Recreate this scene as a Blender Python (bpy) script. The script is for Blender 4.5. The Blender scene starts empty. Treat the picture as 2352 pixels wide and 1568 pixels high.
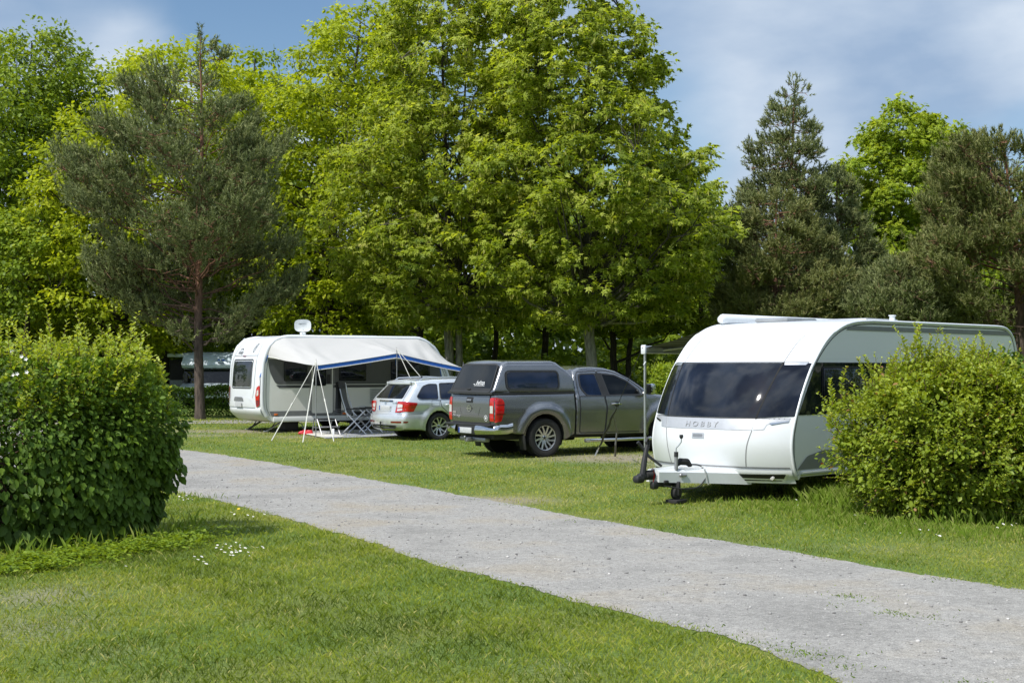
import bpy, bmesh, math, random
import numpy as np
from mathutils import Vector, Matrix
from mathutils.geometry import delaunay_2d_cdt

SC = bpy.context.scene
COL = SC.collection
RNG = np.random.default_rng(7)
random.seed(7)
R = math.radians

# ------------------------------------------------------------------ camera maths
F = 3267.0
CAM = (0.0, 0.0, 1.9)
PITCH = math.atan(61 / F)

def terr(Y):
    t = np.clip((np.asarray(Y, float) - 17) / 28.0, 0, 1)
    return 0.25 * t * t * (3 - 2 * t)

def ray(x, y):
    u = (x - 1176) / F
    v = (784 - y) / F
    c, s = math.cos(PITCH), math.sin(PITCH)
    return (u, c - v * s, s + v * c)

def gpt(x, y):
    """ground point seen in direction (x, y)"""
    d = ray(x, y)
    z = 0.0
    for _ in range(25):
        t = (z - CAM[2]) / d[2]
        z = float(terr(t * d[1]))
    return Vector((t * d[0], t * d[1], z))

def apt(x, y, Y):
    """point at distance Y in direction (x, y)"""
    d = ray(x, y)
    t = Y / d[1]
    return Vector((t * d[0], Y, CAM[2] + t * d[2]))

# ------------------------------------------------------------------ materials
def node_mat(name):
    m = bpy.data.materials.new(name)
    m.use_nodes = True
    nt = m.node_tree
    b = nt.nodes['Principled BSDF']
    return m, nt, b

def N(nt, t, **kw):
    n = nt.nodes.new(t)
    for k, v in kw.items():
        if k.startswith('i_'):
            n.inputs[k[2:].replace('_', ' ')].default_value = v
        else:
            setattr(n, k, v)
    return n

def ramp(nt, fac, stops, interp='LINEAR'):
    r = nt.nodes.new('ShaderNodeValToRGB')
    r.color_ramp.interpolation = interp
    e = r.color_ramp.elements
    while len(e) < len(stops):
        e.new(0.5)
    for q, (p, c) in zip(e, stops):
        q.position = p
        q.color = (c[0], c[1], c[2], 1)
    nt.links.new(fac, r.inputs[0])
    return r.outputs[0]

def simple(name, col, rough=0.5, metal=0.0, coat=0.0, spec=0.5, var=0.08, scale=6.0, bump=0.0, bscale=200.0,
           crough=0.05):
    """paint / plastic / metal with a faint procedural variation of tone"""
    m, nt, b = node_mat(name)
    tc = N(nt, 'ShaderNodeTexCoord')
    nz = N(nt, 'ShaderNodeTexNoise')
    nz.inputs['Scale'].default_value = scale
    nz.inputs['Detail'].default_value = 6
    nt.links.new(tc.outputs['Object'], nz.inputs['Vector'])
    lo = [c * (1 - var) for c in col]
    hi = [min(1, c * (1 + var)) for c in col]
    c = ramp(nt, nz.outputs['Fac'], [(0.3, lo), (0.7, hi)])
    nt.links.new(c, b.inputs['Base Color'])
    rr = N(nt, 'ShaderNodeMapRange')
    rr.inputs['To Min'].default_value = max(0.0, rough * 0.8)
    rr.inputs['To Max'].default_value = min(1.0, rough * 1.25)
    nt.links.new(nz.outputs['Fac'], rr.inputs['Value'])
    nt.links.new(rr.outputs[0], b.inputs['Roughness'])
    b.inputs['Metallic'].default_value = metal
    b.inputs['Coat Weight'].default_value = coat
    b.inputs['Coat Roughness'].default_value = crough
    b.inputs['Specular IOR Level'].default_value = spec
    if bump:
        n2 = N(nt, 'ShaderNodeTexNoise')
        n2.inputs['Scale'].default_value = bscale
        nt.links.new(tc.outputs['Object'], n2.inputs['Vector'])
        bp = N(nt, 'ShaderNodeBump')
        bp.inputs['Strength'].default_value = bump
        bp.inputs['Distance'].default_value = 0.01
        nt.links.new(n2.outputs['Fac'], bp.inputs['Height'])
        nt.links.new(bp.outputs[0], b.inputs['Normal'])
    return m

def gelcoat(name, col, dirt=0.12):
    """caravan skin: smooth, softly dirty towards the sill"""
    m, nt, b = node_mat(name)
    tc = N(nt, 'ShaderNodeTexCoord')
    sp = N(nt, 'ShaderNodeSeparateXYZ')
    nt.links.new(tc.outputs['Object'], sp.inputs[0])
    nz = N(nt, 'ShaderNodeTexNoise')
    nz.inputs['Scale'].default_value = 3.5
    nz.inputs['Detail'].default_value = 8
    nt.links.new(tc.outputs['Object'], nz.inputs['Vector'])
    mr = N(nt, 'ShaderNodeMapRange')
    mr.inputs['From Min'].default_value = 1.3
    mr.inputs['From Max'].default_value = 0.2
    nt.links.new(sp.outputs[2], mr.inputs['Value'])
    mu = N(nt, 'ShaderNodeMath', operation='MULTIPLY')
    nt.links.new(mr.outputs[0], mu.inputs[0])
    nt.links.new(nz.outputs['Fac'], mu.inputs[1])
    c = ramp(nt, mu.outputs[0], [(0.0, col), (1.0, [col[0] * (1 - dirt * 2.2), col[1] * (1 - dirt * 2.4), col[2] * (1 - dirt * 3)])])
    nt.links.new(c, b.inputs['Base Color'])
    b.inputs['Roughness'].default_value = 0.32
    b.inputs['Coat Weight'].default_value = 0.25
    b.inputs['Coat Roughness'].default_value = 0.08
    return m

def glass_dark(name, col=(0.012, 0.014, 0.018), rough=0.03, ior=1.6, coat=0.0):
    m, nt, b = node_mat(name)
    tc = N(nt, 'ShaderNodeTexCoord')
    nz = N(nt, 'ShaderNodeTexNoise')
    nz.inputs['Scale'].default_value = 2.0
    nz.inputs['Detail'].default_value = 5
    nt.links.new(tc.outputs['Object'], nz.inputs['Vector'])
    c = ramp(nt, nz.outputs['Fac'], [(0.35, [x * 0.6 for x in col]), (0.7, [x * 1.5 for x in col])])
    nt.links.new(c, b.inputs['Base Color'])
    b.inputs['Roughness'].default_value = rough
    b.inputs['IOR'].default_value = ior
    b.inputs['Coat Weight'].default_value = coat
    # faint waviness so reflections are not perfectly flat
    n2 = N(nt, 'ShaderNodeTexNoise')
    n2.inputs['Scale'].default_value = 1.3
    nt.links.new(tc.outputs['Object'], n2.inputs['Vector'])
    bp = N(nt, 'ShaderNodeBump')
    bp.inputs['Strength'].default_value = 0.25
    bp.inputs['Distance'].default_value = 0.03
    nt.links.new(n2.outputs['Fac'], bp.inputs['Height'])
    nt.links.new(bp.outputs[0], b.inputs['Normal'])
    return m

def carpaint(name, col, metal=0.75, rough=0.32, grime=(0.12, 0.11, 0.09)):
    m, nt, b = node_mat(name)
    tc = N(nt, 'ShaderNodeTexCoord')
    sp = N(nt, 'ShaderNodeSeparateXYZ')
    nt.links.new(tc.outputs['Object'], sp.inputs[0])
    nz = N(nt, 'ShaderNodeTexNoise')
    nz.inputs['Scale'].default_value = 5
    nz.inputs['Detail'].default_value = 8
    nt.links.new(tc.outputs['Object'], nz.inputs['Vector'])
    mr = N(nt, 'ShaderNodeMapRange')
    mr.inputs['From Min'].default_value = 0.95
    mr.inputs['From Max'].default_value = 0.2
    mr.inputs['To Max'].default_value = 0.75
    nt.links.new(sp.outputs[2], mr.inputs['Value'])
    mu = N(nt, 'ShaderNodeMath', operation='MULTIPLY')
    nt.links.new(mr.outputs[0], mu.inputs[0])
    nt.links.new(nz.outputs['Fac'], mu.inputs[1])
    mx = N(nt, 'ShaderNodeMix', data_type='RGBA')
    mx.inputs['A'].default_value = (*col, 1)
    mx.inputs['B'].default_value = (*grime, 1)
    nt.links.new(mu.outputs[0], mx.inputs['Factor'])
    nt.links.new(mx.outputs['Result'], b.inputs['Base Color'])
    b.inputs['Metallic'].default_value = metal
    b.inputs['Roughness'].default_value = rough
    b.inputs['Coat Weight'].default_value = 0.9
    b.inputs['Coat Roughness'].default_value = 0.03
    # metal flakes
    n2 = N(nt, 'ShaderNodeTexNoise')
    n2.inputs['Scale'].default_value = 900
    nt.links.new(tc.outputs['Object'], n2.inputs['Vector'])
    bp = N(nt, 'ShaderNodeBump')
    bp.inputs['Strength'].default_value = 0.08
    bp.inputs['Distance'].default_value = 0.002
    nt.links.new(n2.outputs['Fac'], bp.inputs['Height'])
    nt.links.new(bp.outputs[0], b.inputs['Normal'])
    return m

def leaf_mat(name, stops, trans=0.45, rough=0.5, tcol=None):
    """leaf colour from the per-leaf attribute 'tint', with light passing through"""
    m = bpy.data.materials.new(name)
    m.use_nodes = True
    nt = m.node_tree
    nt.nodes.clear()
    out = N(nt, 'ShaderNodeOutputMaterial')
    at = N(nt, 'ShaderNodeAttribute', attribute_name='tint')
    c = ramp(nt, at.outputs['Fac'], stops)
    b = N(nt, 'ShaderNodeBsdfPrincipled')
    b.inputs['Roughness'].default_value = rough
    b.inputs['Specular IOR Level'].default_value = 0.3
    nt.links.new(c, b.inputs['Base Color'])
    tr = N(nt, 'ShaderNodeBsdfTranslucent')
    hs = N(nt, 'ShaderNodeMix', data_type='RGBA', blend_type='MULTIPLY')
    hs.inputs['Factor'].default_value = 1
    nt.links.new(c, hs.inputs['A'])
    hs.inputs['B'].default_value = tcol or (1.5, 1.35, 0.5, 1)
    nt.links.new(hs.outputs['Result'], tr.inputs['Color'])
    mx = N(nt, 'ShaderNodeMixShader')
    mx.inputs[0].default_value = trans
    nt.links.new(b.outputs[0], mx.inputs[1])
    nt.links.new(tr.outputs[0], mx.inputs[2])
    nt.links.new(mx.outputs[0], out.inputs[0])
    return m

def bark_mat(name, lo, hi, scale=4.0, hi_z=None):
    m, nt, b = node_mat(name)
    tc = N(nt, 'ShaderNodeTexCoord')
    mp = N(nt, 'ShaderNodeMapping')
    mp.inputs['Scale'].default_value = (1, 1, 0.22)
    nt.links.new(tc.outputs['Object'], mp.inputs[0])
    nz = N(nt, 'ShaderNodeTexNoise')
    nz.inputs['Scale'].default_value = scale * 4
    nz.inputs['Detail'].default_value = 9
    nt.links.new(mp.outputs[0], nz.inputs['Vector'])
    c = ramp(nt, nz.outputs['Fac'], [(0.35, lo), (0.65, hi)])
    if hi_z:
        (z0, z1, l2, h2) = hi_z
        c2 = ramp(nt, nz.outputs['Fac'], [(0.35, l2), (0.65, h2)])
        sp = N(nt, 'ShaderNodeSeparateXYZ')
        nt.links.new(tc.outputs['Object'], sp.inputs[0])
        mr = N(nt, 'ShaderNodeMapRange')
        mr.inputs['From Min'].default_value = z0
        mr.inputs['From Max'].default_value = z1
        nt.links.new(sp.outputs[2], mr.inputs['Value'])
        mx = N(nt, 'ShaderNodeMix', data_type='RGBA')
        nt.links.new(mr.outputs[0], mx.inputs['Factor'])
        nt.links.new(c, mx.inputs['A'])
        nt.links.new(c2, mx.inputs['B'])
        c = mx.outputs['Result']
    nt.links.new(c, b.inputs['Base Color'])
    b.inputs['Roughness'].default_value = 0.9
    bp = N(nt, 'ShaderNodeBump')
    bp.inputs['Strength'].default_value = 0.8
    bp.inputs['Distance'].default_value = 0.03
    nt.links.new(nz.outputs['Fac'], bp.inputs['Height'])
    nt.links.new(bp.outputs[0], b.inputs['Normal'])
    return m

# ------------------------------------------------------------------ object helpers
def link(name, me, mat=None, parent=None, label=None):
    o = bpy.data.objects.new(name, me)
    COL.objects.link(o)
    if mat is not None and me is not None:
        me.materials.append(mat)
    if parent is not None:
        o.parent = parent
    if label:
        o['label'] = label
    return o

def tag(o, label=None, cat=None, group=None, kind=None):
    if label: o['label'] = label
    if cat: o['category'] = cat
    if group: o['group'] = group
    if kind: o['kind'] = kind
    return o

def thing(name, label, cat, loc=(0, 0, 0), rz=0.0, group=None):
    o = bpy.data.objects.new(name, None)
    o.empty_display_size = 0.2
    COL.objects.link(o)
    o.location = loc
    o.rotation_euler = (0, 0, rz)
    return tag(o, label, cat, group)

def dup(root, loc, rz, label=None, group=None):
    def cp(o, par):
        c = o.copy()
        COL.objects.link(c)
        c.parent = par
        for ch in list(o.children):
            cp(ch, c)
        return c
    r = cp(root, None)
    r.location = loc
    r.rotation_euler = (0, 0, rz)
    if label: r['label'] = label
    if group: r['group'] = group
    return r

def mesh_np(name, V, T, tint=None):
    """fast triangle mesh"""
    V = np.ascontiguousarray(V, np.float32)
    T = np.ascontiguousarray(T, np.int32)
    me = bpy.data.meshes.new(name)
    me.vertices.add(len(V))
    me.vertices.foreach_set('co', V.ravel())
    k = T.shape[1]
    me.loops.add(T.size)
    me.loops.foreach_set('vertex_index', T.ravel())
    me.polygons.add(len(T))
    me.polygons.foreach_set('loop_start', np.arange(0, T.size, k, dtype=np.int32))
    me.polygons.foreach_set('loop_total', np.full(len(T), k, np.int32))
    if tint is not None:
        a = me.attributes.new('tint', 'FLOAT', 'POINT')
        a.data.foreach_set('value', np.ascontiguousarray(tint, np.float32))
    me.update(calc_edges=True)
    return me

class MB:
    """collects shapes into one mesh"""
    def __init__(s):
        s.v, s.f = [], []
    def add(s, V, Fc):
        o = len(s.v)
        s.v += [tuple(map(float, p)) for p in V]
        s.f += [tuple(i + o for i in f) for f in Fc]
        return s
    def box(s, c, d, bev=0.0, rot=None):
        bm = bmesh.new()
        bmesh.ops.create_cube(bm, size=1)
        bmesh.ops.scale(bm, vec=Vector(d), verts=bm.verts)
        if bev > 0:
            bmesh.ops.bevel(bm, geom=bm.edges[:], offset=bev, segments=2, affect='EDGES', profile=0.5)
        if rot is not None:
            bmesh.ops.rotate(bm, matrix=rot, verts=bm.verts)
        bmesh.ops.translate(bm, vec=Vector(c), verts=bm.verts)
        bm.verts.index_update()
        s.add([v.co[:] for v in bm.verts], [[v.index for v in f.verts] for f in bm.faces])
        bm.free()
        return s
    def tube(s, pts, r, n=8, caps=True):
        pts = [Vector(p) for p in pts]
        rr = r if isinstance(r, (list, tuple, np.ndarray)) else [r] * len(pts)
        V, Fc = [], []
        up = None
        for i, p in enumerate(pts):
            t = (pts[min(i + 1, len(pts) - 1)] - pts[max(i - 1, 0)])
            if t.length < 1e-9: t = Vector((0, 0, 1))
            t.normalize()
            if up is None:
                up = Vector((0, 0, 1)) if abs(t.z) < 0.9 else Vector((1, 0, 0))
            a = up - t * up.dot(t)
            if a.length < 1e-6:
                a = Vector((1, 0, 0)) - t * t.x
            a.normalize()
            up = a
            b = t.cross(a)
            for k in range(n):
                th = 2 * math.pi * k / n
                V.append(p + (a * math.cos(th) + b * math.sin(th)) * rr[i])
        for i in range(len(pts) - 1):
            for k in range(n):
                Fc.append((i * n + k, i * n + (k + 1) % n, (i + 1) * n + (k + 1) % n, (i + 1) * n + k))
        if caps:
            Fc.append(tuple(range(n - 1, -1, -1)))
            Fc.append(tuple((len(pts) - 1) * n + k for k in range(n)))
        return s.add(V, Fc)
    def lathe(s, prof, c=(0, 0, 0), axis='y', n=32):
        """prof: [(r, h)] turned around an axis"""
        V, Fc = [], []
        for r, h in prof:
            for k in range(n):
                th = 2 * math.pi * k / n
                a, b = r * math.cos(th), r * math.sin(th)
                p = {'y': (a, h, b), 'z': (a, b, h), 'x': (h, a, b)}[axis]
                V.append((p[0] + c[0], p[1] + c[1], p[2] + c[2]))
        for i in range(len(prof) - 1):
            for k in range(n):
                Fc.append((i * n + k, i * n + (k + 1) % n, (i + 1) * n + (k + 1) % n, (i + 1) * n + k))
        return s.add(V, Fc)
    def grid(s, fn, nu, nv):
        V = [fn(i / nu, j / nv) for i in range(nu + 1) for j in range(nv + 1)]
        Fc = [(i * (nv + 1) + j, (i + 1) * (nv + 1) + j, (i + 1) * (nv + 1) + j + 1, i * (nv + 1) + j + 1)
              for i in range(nu) for j in range(nv)]
        return s.add(V, Fc)
    def prism(s, poly, fn0, fn1):
        """poly 2D -> two faces through fn0/fn1 joined by walls"""
        n = len(poly)
        V = [fn0(*p) for p in poly] + [fn1(*p) for p in poly]
        Fc = [tuple(range(n)), tuple(range(2 * n - 1, n - 1, -1))]
        Fc += [(i, (i + 1) % n, n + (i + 1) % n, n + i) for i in range(n)]
        return s.add(V, Fc)
    def shift(s, dx):
        s.v = [(p[0] + dx, p[1], p[2]) for p in s.v]
        return s
    def build(s, name, mat, parent=None, smooth=35, label=None, merge=0.0):
        me = bpy.data.meshes.new(name)
        me.from_pydata(s.v, [], s.f)
        if merge or smooth:
            bm = bmesh.new()
            bm.from_mesh(me)
            if merge:
                bmesh.ops.remove_doubles(bm, verts=bm.verts, dist=merge)
            bmesh.ops.recalc_face_normals(bm, faces=bm.faces)
            bm.to_mesh(me)
            bm.free()
        me.update()
        if smooth:
            me.polygons.foreach_set('use_smooth', [True] * len(me.polygons))
            me.set_sharp_from_angle(angle=R(smooth))
        return link(name, me, mat, parent, label)

# ------------------------------------------------------------------ 2D polygon helpers
def resample(poly, step, closed=True):
    out = []
    n = len(poly)
    for i in range(n if closed else n - 1):
        a, b = poly[i], poly[(i + 1) % n]
        L = math.dist(a, b)
        k = max(1, int(round(L / step)))
        for j in range(k):
            t = j / k
            out.append((a[0] + (b[0] - a[0]) * t, a[1] + (b[1] - a[1]) * t))
    if not closed:
        out.append(tuple(poly[-1]))
    return out

def spline(pts, k=6, closed=False):
    """Catmull-Rom through points"""
    P = [np.array(p, float) for p in pts]
    n = len(P)
    out = []
    for i in range(n if closed else n - 1):
        if closed:
            p0, p1, p2, p3 = P[(i - 1) % n], P[i], P[(i + 1) % n], P[(i + 2) % n]
        else:
            p0, p1, p2, p3 = P[max(i - 1, 0)], P[i], P[i + 1], P[min(i + 2, n - 1)]
        for j in range(k):
            t = j / k
            out.append(tuple(0.5 * ((2 * p1) + (-p0 + p2) * t + (2 * p0 - 5 * p1 + 4 * p2 - p3) * t * t + (-p0 + 3 * p1 - 3 * p2 + p3) * t ** 3)))
    if not closed:
        out.append(tuple(P[-1]))
    return out

def rpoly(poly, r, k=5):
    """polygon with rounded corners"""
    out = []
    n = len(poly)
    rr = r if isinstance(r, (list, tuple)) else [r] * n
    for i in range(n):
        a, b, c = [np.array(poly[j % n], float) for j in (i - 1, i, i + 1)]
        q = rr[i]
        if q <= 0:
            out.append(tuple(b)); continue
        u, w = a - b, c - b
        lu, lw = np.linalg.norm(u), np.linalg.norm(w)
        q = min(q, lu * 0.48, lw * 0.48)
        p0, p1 = b + u / lu * q, b + w / lw * q
        for j in range(k + 1):
            t = j / k
            out.append(tuple((1 - t) ** 2 * p0 + 2 * t * (1 - t) * b + t * t * p1))
    return out

def rrect(x0, x1, z0, z1, r):
    return rpoly([(x0, z0), (x1, z0), (x1, z1), (x0, z1)], r)

def inside(P, poly):
    P = np.asarray(P); q = np.asarray(poly)
    x, y = P[:, 0], P[:, 1]
    r = np.zeros(len(P), bool)
    n = len(q)
    for i in range(n):
        x0, y0 = q[i]; x1, y1 = q[(i + 1) % n]
        if y0 == y1: continue
        c = ((y0 > y) != (y1 > y)) & (x < (x1 - x0) * (y - y0) / (y1 - y0) + x0)
        r ^= c
    return r

def seg_dist(P, poly, rad=None):
    P = np.asarray(P, float); q = np.asarray(poly, float)
    best = np.full(len(P), 1e9); rr = np.zeros(len(P))
    n = len(q)
    for i in range(n):
        a, b = q[i], q[(i + 1) % n]
        d = b - a
        L = d @ d
        if L < 1e-12: continue
        t = np.clip(((P - a) @ d) / L, 0, 1)
        dd = np.linalg.norm(P - (a + t[:, None] * d), axis=1)
        m = dd < best
        best[m] = dd[m]
        if rad is not None: rr[m] = rad[i]
    return best, rr

def triangulate(outline, step, holes=(), extra=None):
    loops = [outline] + list(holes)
    V, E = [], []
    for lp in loops:
        o = len(V)
        V += list(lp)
        E += [(o + i, o + (i + 1) % len(lp)) for i in range(len(lp))]
    q = np.asarray(outline)
    x0, z0 = q.min(0); x1, z1 = q.max(0)
    G = []
    j = 0
    z = z0 + step * 0.5
    while z < z1:
        xs = np.arange(x0 + (step * 0.5 if j % 2 else 0), x1, step)
        G += [(x, z) for x in xs]
        z += step * 0.866; j += 1
    G = np.array(G) if G else np.zeros((0, 2))
    if extra is not None and len(extra):
        G = np.vstack([G, extra]) if len(G) else np.asarray(extra)
    if len(G):
        ok = inside(G, outline)
        for h in holes: ok &= ~inside(G, h)
        G = G[ok]
        ng = len(G)
        if ng:
            d = np.full(ng, 1e9)
            for lp in loops: d = np.minimum(d, seg_dist(G, lp)[0])
            G = G[d > (step * 0.35 if extra is None else 0.003)]
    V += [tuple(p) for p in G]
    res = delaunay_2d_cdt([Vector((float(a), float(b))) for a, b in V], E, [], 0, 1e-5)
    P = np.array([[v.x, v.y] for v in res[0]])
    T = np.array([list(f) for f in res[2] if len(f) == 3])
    cen = P[T].mean(1)
    ok = inside(cen, outline)
    for h in holes: ok &= ~inside(cen, h)
    return P, T[ok]

def patch(mb, poly, fn, step=0.08, holes=()):
    """polygon (a, b) mapped through fn(a, b) -> xyz"""
    P, T = triangulate(resample(poly, step * 0.9), step, [resample(h, step * 0.9) for h in holes])
    mb.add([fn(float(a), float(b)) for a, b in P], [tuple(map(int, t)) for t in T])
    return mb

def stripe(mb, line, w, fn, step=0.05, closed=False):
    """thin ribbon along a 2D polyline mapped through fn"""
    L = resample(line, step, closed)
    n = len(L)
    A, B = [], []
    for i in range(n):
        a = L[(i - 1) % n] if closed else L[max(i - 1, 0)]
        b = L[(i + 1) % n] if closed else L[min(i + 1, n - 1)]
        d = np.array(b) - np.array(a)
        d = d / (np.linalg.norm(d) + 1e-9)
        nn = np.array((-d[1], d[0])) * w / 2
        A.append(tuple(np.array(L[i]) + nn)); B.append(tuple(np.array(L[i]) - nn))
    V = [fn(*p) for p in A] + [fn(*p) for p in B]
    m = n if closed else n - 1
    mb.add(V, [(i, (i + 1) % n, n + (i + 1) % n, n + i) for i in range(m)])
    return mb

def text_obj(name, body, size, M4, mat, parent, extrude=0.002, shear=0.0, space=1.0, warp=None, offset=0.0, align='CENTER'):
    """lettering as a real mesh; M4 places it, warp bends it on to a curved surface"""
    cu = bpy.data.curves.new(name, 'FONT')
    cu.body = body; cu.size = size; cu.extrude = extrude; cu.shear = shear
    cu.space_character = space; cu.align_x = align; cu.offset = offset
    to = bpy.data.objects.new(name, cu)
    COL.objects.link(to)
    dg = bpy.context.evaluated_depsgraph_get()
    me = bpy.data.meshes.new_from_object(to.evaluated_get(dg))
    bpy.data.objects.remove(to)
    me.name = name
    if M4 is not None: me.transform(M4)
    if warp:
        for v in me.vertices: v.co = warp(v.co)
    me.materials.clear()
    return link(name, me, mat, parent)
# ------------------------------------------------------------------ foliage
def unit(v):
    return v / (np.linalg.norm(v, axis=-1, keepdims=True) + 1e-9)

# leaf templates: x = width, y = along the leaf, z = up; triangles
LEAF_OVAL = (np.array([(0, 0, 0), (-.30, .35, .06), (.30, .35, .06), (-.24, .72, .03), (.24, .72, .03), (0, 1.0, -.10), (0, .42, -.02)], float),
             np.array([(0, 6, 1), (0, 2, 6), (1, 6, 3), (2, 4, 6), (3, 6, 5), (6, 4, 5)]))
LEAF_SMALL = (np.array([(0, 0, 0), (-.27, .5, .07), (.27, .5, .07), (0, 1.0, -.05)], float),
              np.array([(0, 3, 1), (0, 2, 3)]))
LEAF_MAPLE = (np.array([(0, 0, 0), (-.55, .25, -.05), (-.22, .42, .04), (-.42, .8, -.06), (0, .62, .02), (0, 1.05, -.08), (.42, .8, -.06), (.22, .42, .04), (.55, .25, -.05)], float),
              np.array([(0, 2, 1), (0, 4, 2), (2, 4, 3), (0, 7, 4), (0, 8, 7), (7, 6, 4), (2, 5, 7)]))
LEAF_OAK = (np.array([(0, 0, 0), (-.33, .45, .05), (0, 1.0, -.05), (.33, .6, .05)], float),
            np.array([(0, 2, 1), (0, 3, 2)]))

def leaves(C, D, U, S, tpl):
    """C centres, D leaf direction, U rough up normal, S size; returns V, T"""
    D = unit(D)
    X = unit(np.cross(D, U))
    Z = np.cross(X, D)
    tv, tt = tpl
    V = (C[:, None, :] + S[:, None, None] * (tv[None, :, 0:1] * X[:, None, :] + tv[None, :, 1:2] * D[:, None, :] + tv[None, :, 2:3] * Z[:, None, :]))
    k = len(tv)
    T = (tt[None] + (np.arange(len(C)) * k)[:, None, None]).reshape(-1, 3)
    return V.reshape(-1, 3), T, k

def interp_prof(prof, t):
    P = np.array(prof, float)
    return np.interp(t, P[:, 0], P[:, 1]), np.interp(t, P[:, 0], P[:, 2])

def crown_points(rng, prof, n, H, zc=0.55, inner=0.35, lump=0.22, flat=1.0):
    """clump centres spread through an uneven crown; prof rows (height 0..1, radius, x offset)"""
    P = np.array(prof, float)
    tt = np.linspace(P[0, 0], P[-1, 0], 200)
    r, _ = interp_prof(prof, tt)
    w = np.maximum(r, 0.05) ** 1.35
    cdf = np.cumsum(w); cdf /= cdf[-1]
    t = np.interp(rng.random(n), cdf, tt)
    r, cx = interp_prof(prof, t)
    ph = rng.random(n) * 2 * math.pi
    a = rng.random(n)
    rad = (inner + (1 - inner) * a ** 0.55) * 1.06
    # lumps: the outline swings in and out with angle and height
    k1, k2, k3 = rng.random(3) * 6.28
    sw = 1 + lump * (np.sin(ph * 3 + t * 9 + k1) * 0.6 + np.sin(ph * 5 - t * 17 + k2) * 0.5 + np.sin(t * 31 + k3 + ph * 2) * 0.4)
    x = cx + r * rad * sw * np.cos(ph)
    y = r * rad * sw * np.sin(ph) * flat
    return np.stack([x, y, t * H], 1), ph, rad

def grow_branches(mb, rng, pts, H, trunk_line, tr, first=0.25, links=1.0, up=0.35, rtw=0.012):
    """trunk, limbs and twigs reaching the clump centres"""
    TL = np.array(trunk_line, float)
    zt = TL[:, 2]
    def tk(z):
        return np.array([np.interp(z, zt, TL[:, 0]), np.interp(z, zt, TL[:, 1]), z])
    top = zt[-1]
    def trad(z): return tr * max(0.12, 1 - (z / top) ** 0.9 * 0.93)
    line = [tk(z) for z in np.linspace(zt[0], top, 22)]
    line = [p + np.array([rng.normal(0, .03), rng.normal(0, .03), 0]) * (i > 2) * tr * 4 for i, p in enumerate(line)]
    rads = [trad(p[2]) for p in line]
    rads[0] *= 1.5; rads[1] *= 1.08
    mb.tube(line, rads, 10)
    order = rng.permutation(len(pts))
    nl = min(90, max(8, int(len(pts) * 0.10)))
    nodes = []
    # limbs
    for i in order[:nl]:
        p = pts[i]
        horiz = math.hypot(p[0] - tk(p[2])[0], p[1] - tk(p[2])[1])
        z0 = max(top * first, min(p[2] - horiz * up - 0.3, top * 0.93))
        a = tk(z0)
        mid = a + (p - a) * 0.5 + np.array([0, 0, -0.12 * horiz if up > 0 else 0.1 * horiz])
        mid += rng.normal(0, .05, 3) * horiz
        r0 = max(rtw * 1.5, trad(z0) * 0.45)
        cur = []
        for t in np.linspace(0, 1, 8):
            q = (1 - t) ** 2 * a + 2 * t * (1 - t) * mid + t * t * p
            q = q + rng.normal(0, .02, 3) * horiz * (0 < t < 1)
            cur.append(q)
            if t > 0.25: nodes.append(q)
        mb.tube(cur, list(np.linspace(r0, rtw, 8)), 5, caps=False)
    nodes = np.array(nodes)
    for i in order[nl:]:
        if rng.random() > links: continue
        p = pts[i]
        d = np.linalg.norm(nodes - p, axis=1) + np.maximum(0, nodes[:, 2] - p[2]) * 1.5
        a = nodes[int(np.argmin(d))]
        m = (a + p) / 2 + rng.normal(0, .06, 3) * d.min()
        mb.tube([a, m, p], [rtw * 1.2, rtw, rtw * 0.5], 3, caps=False)

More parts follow.
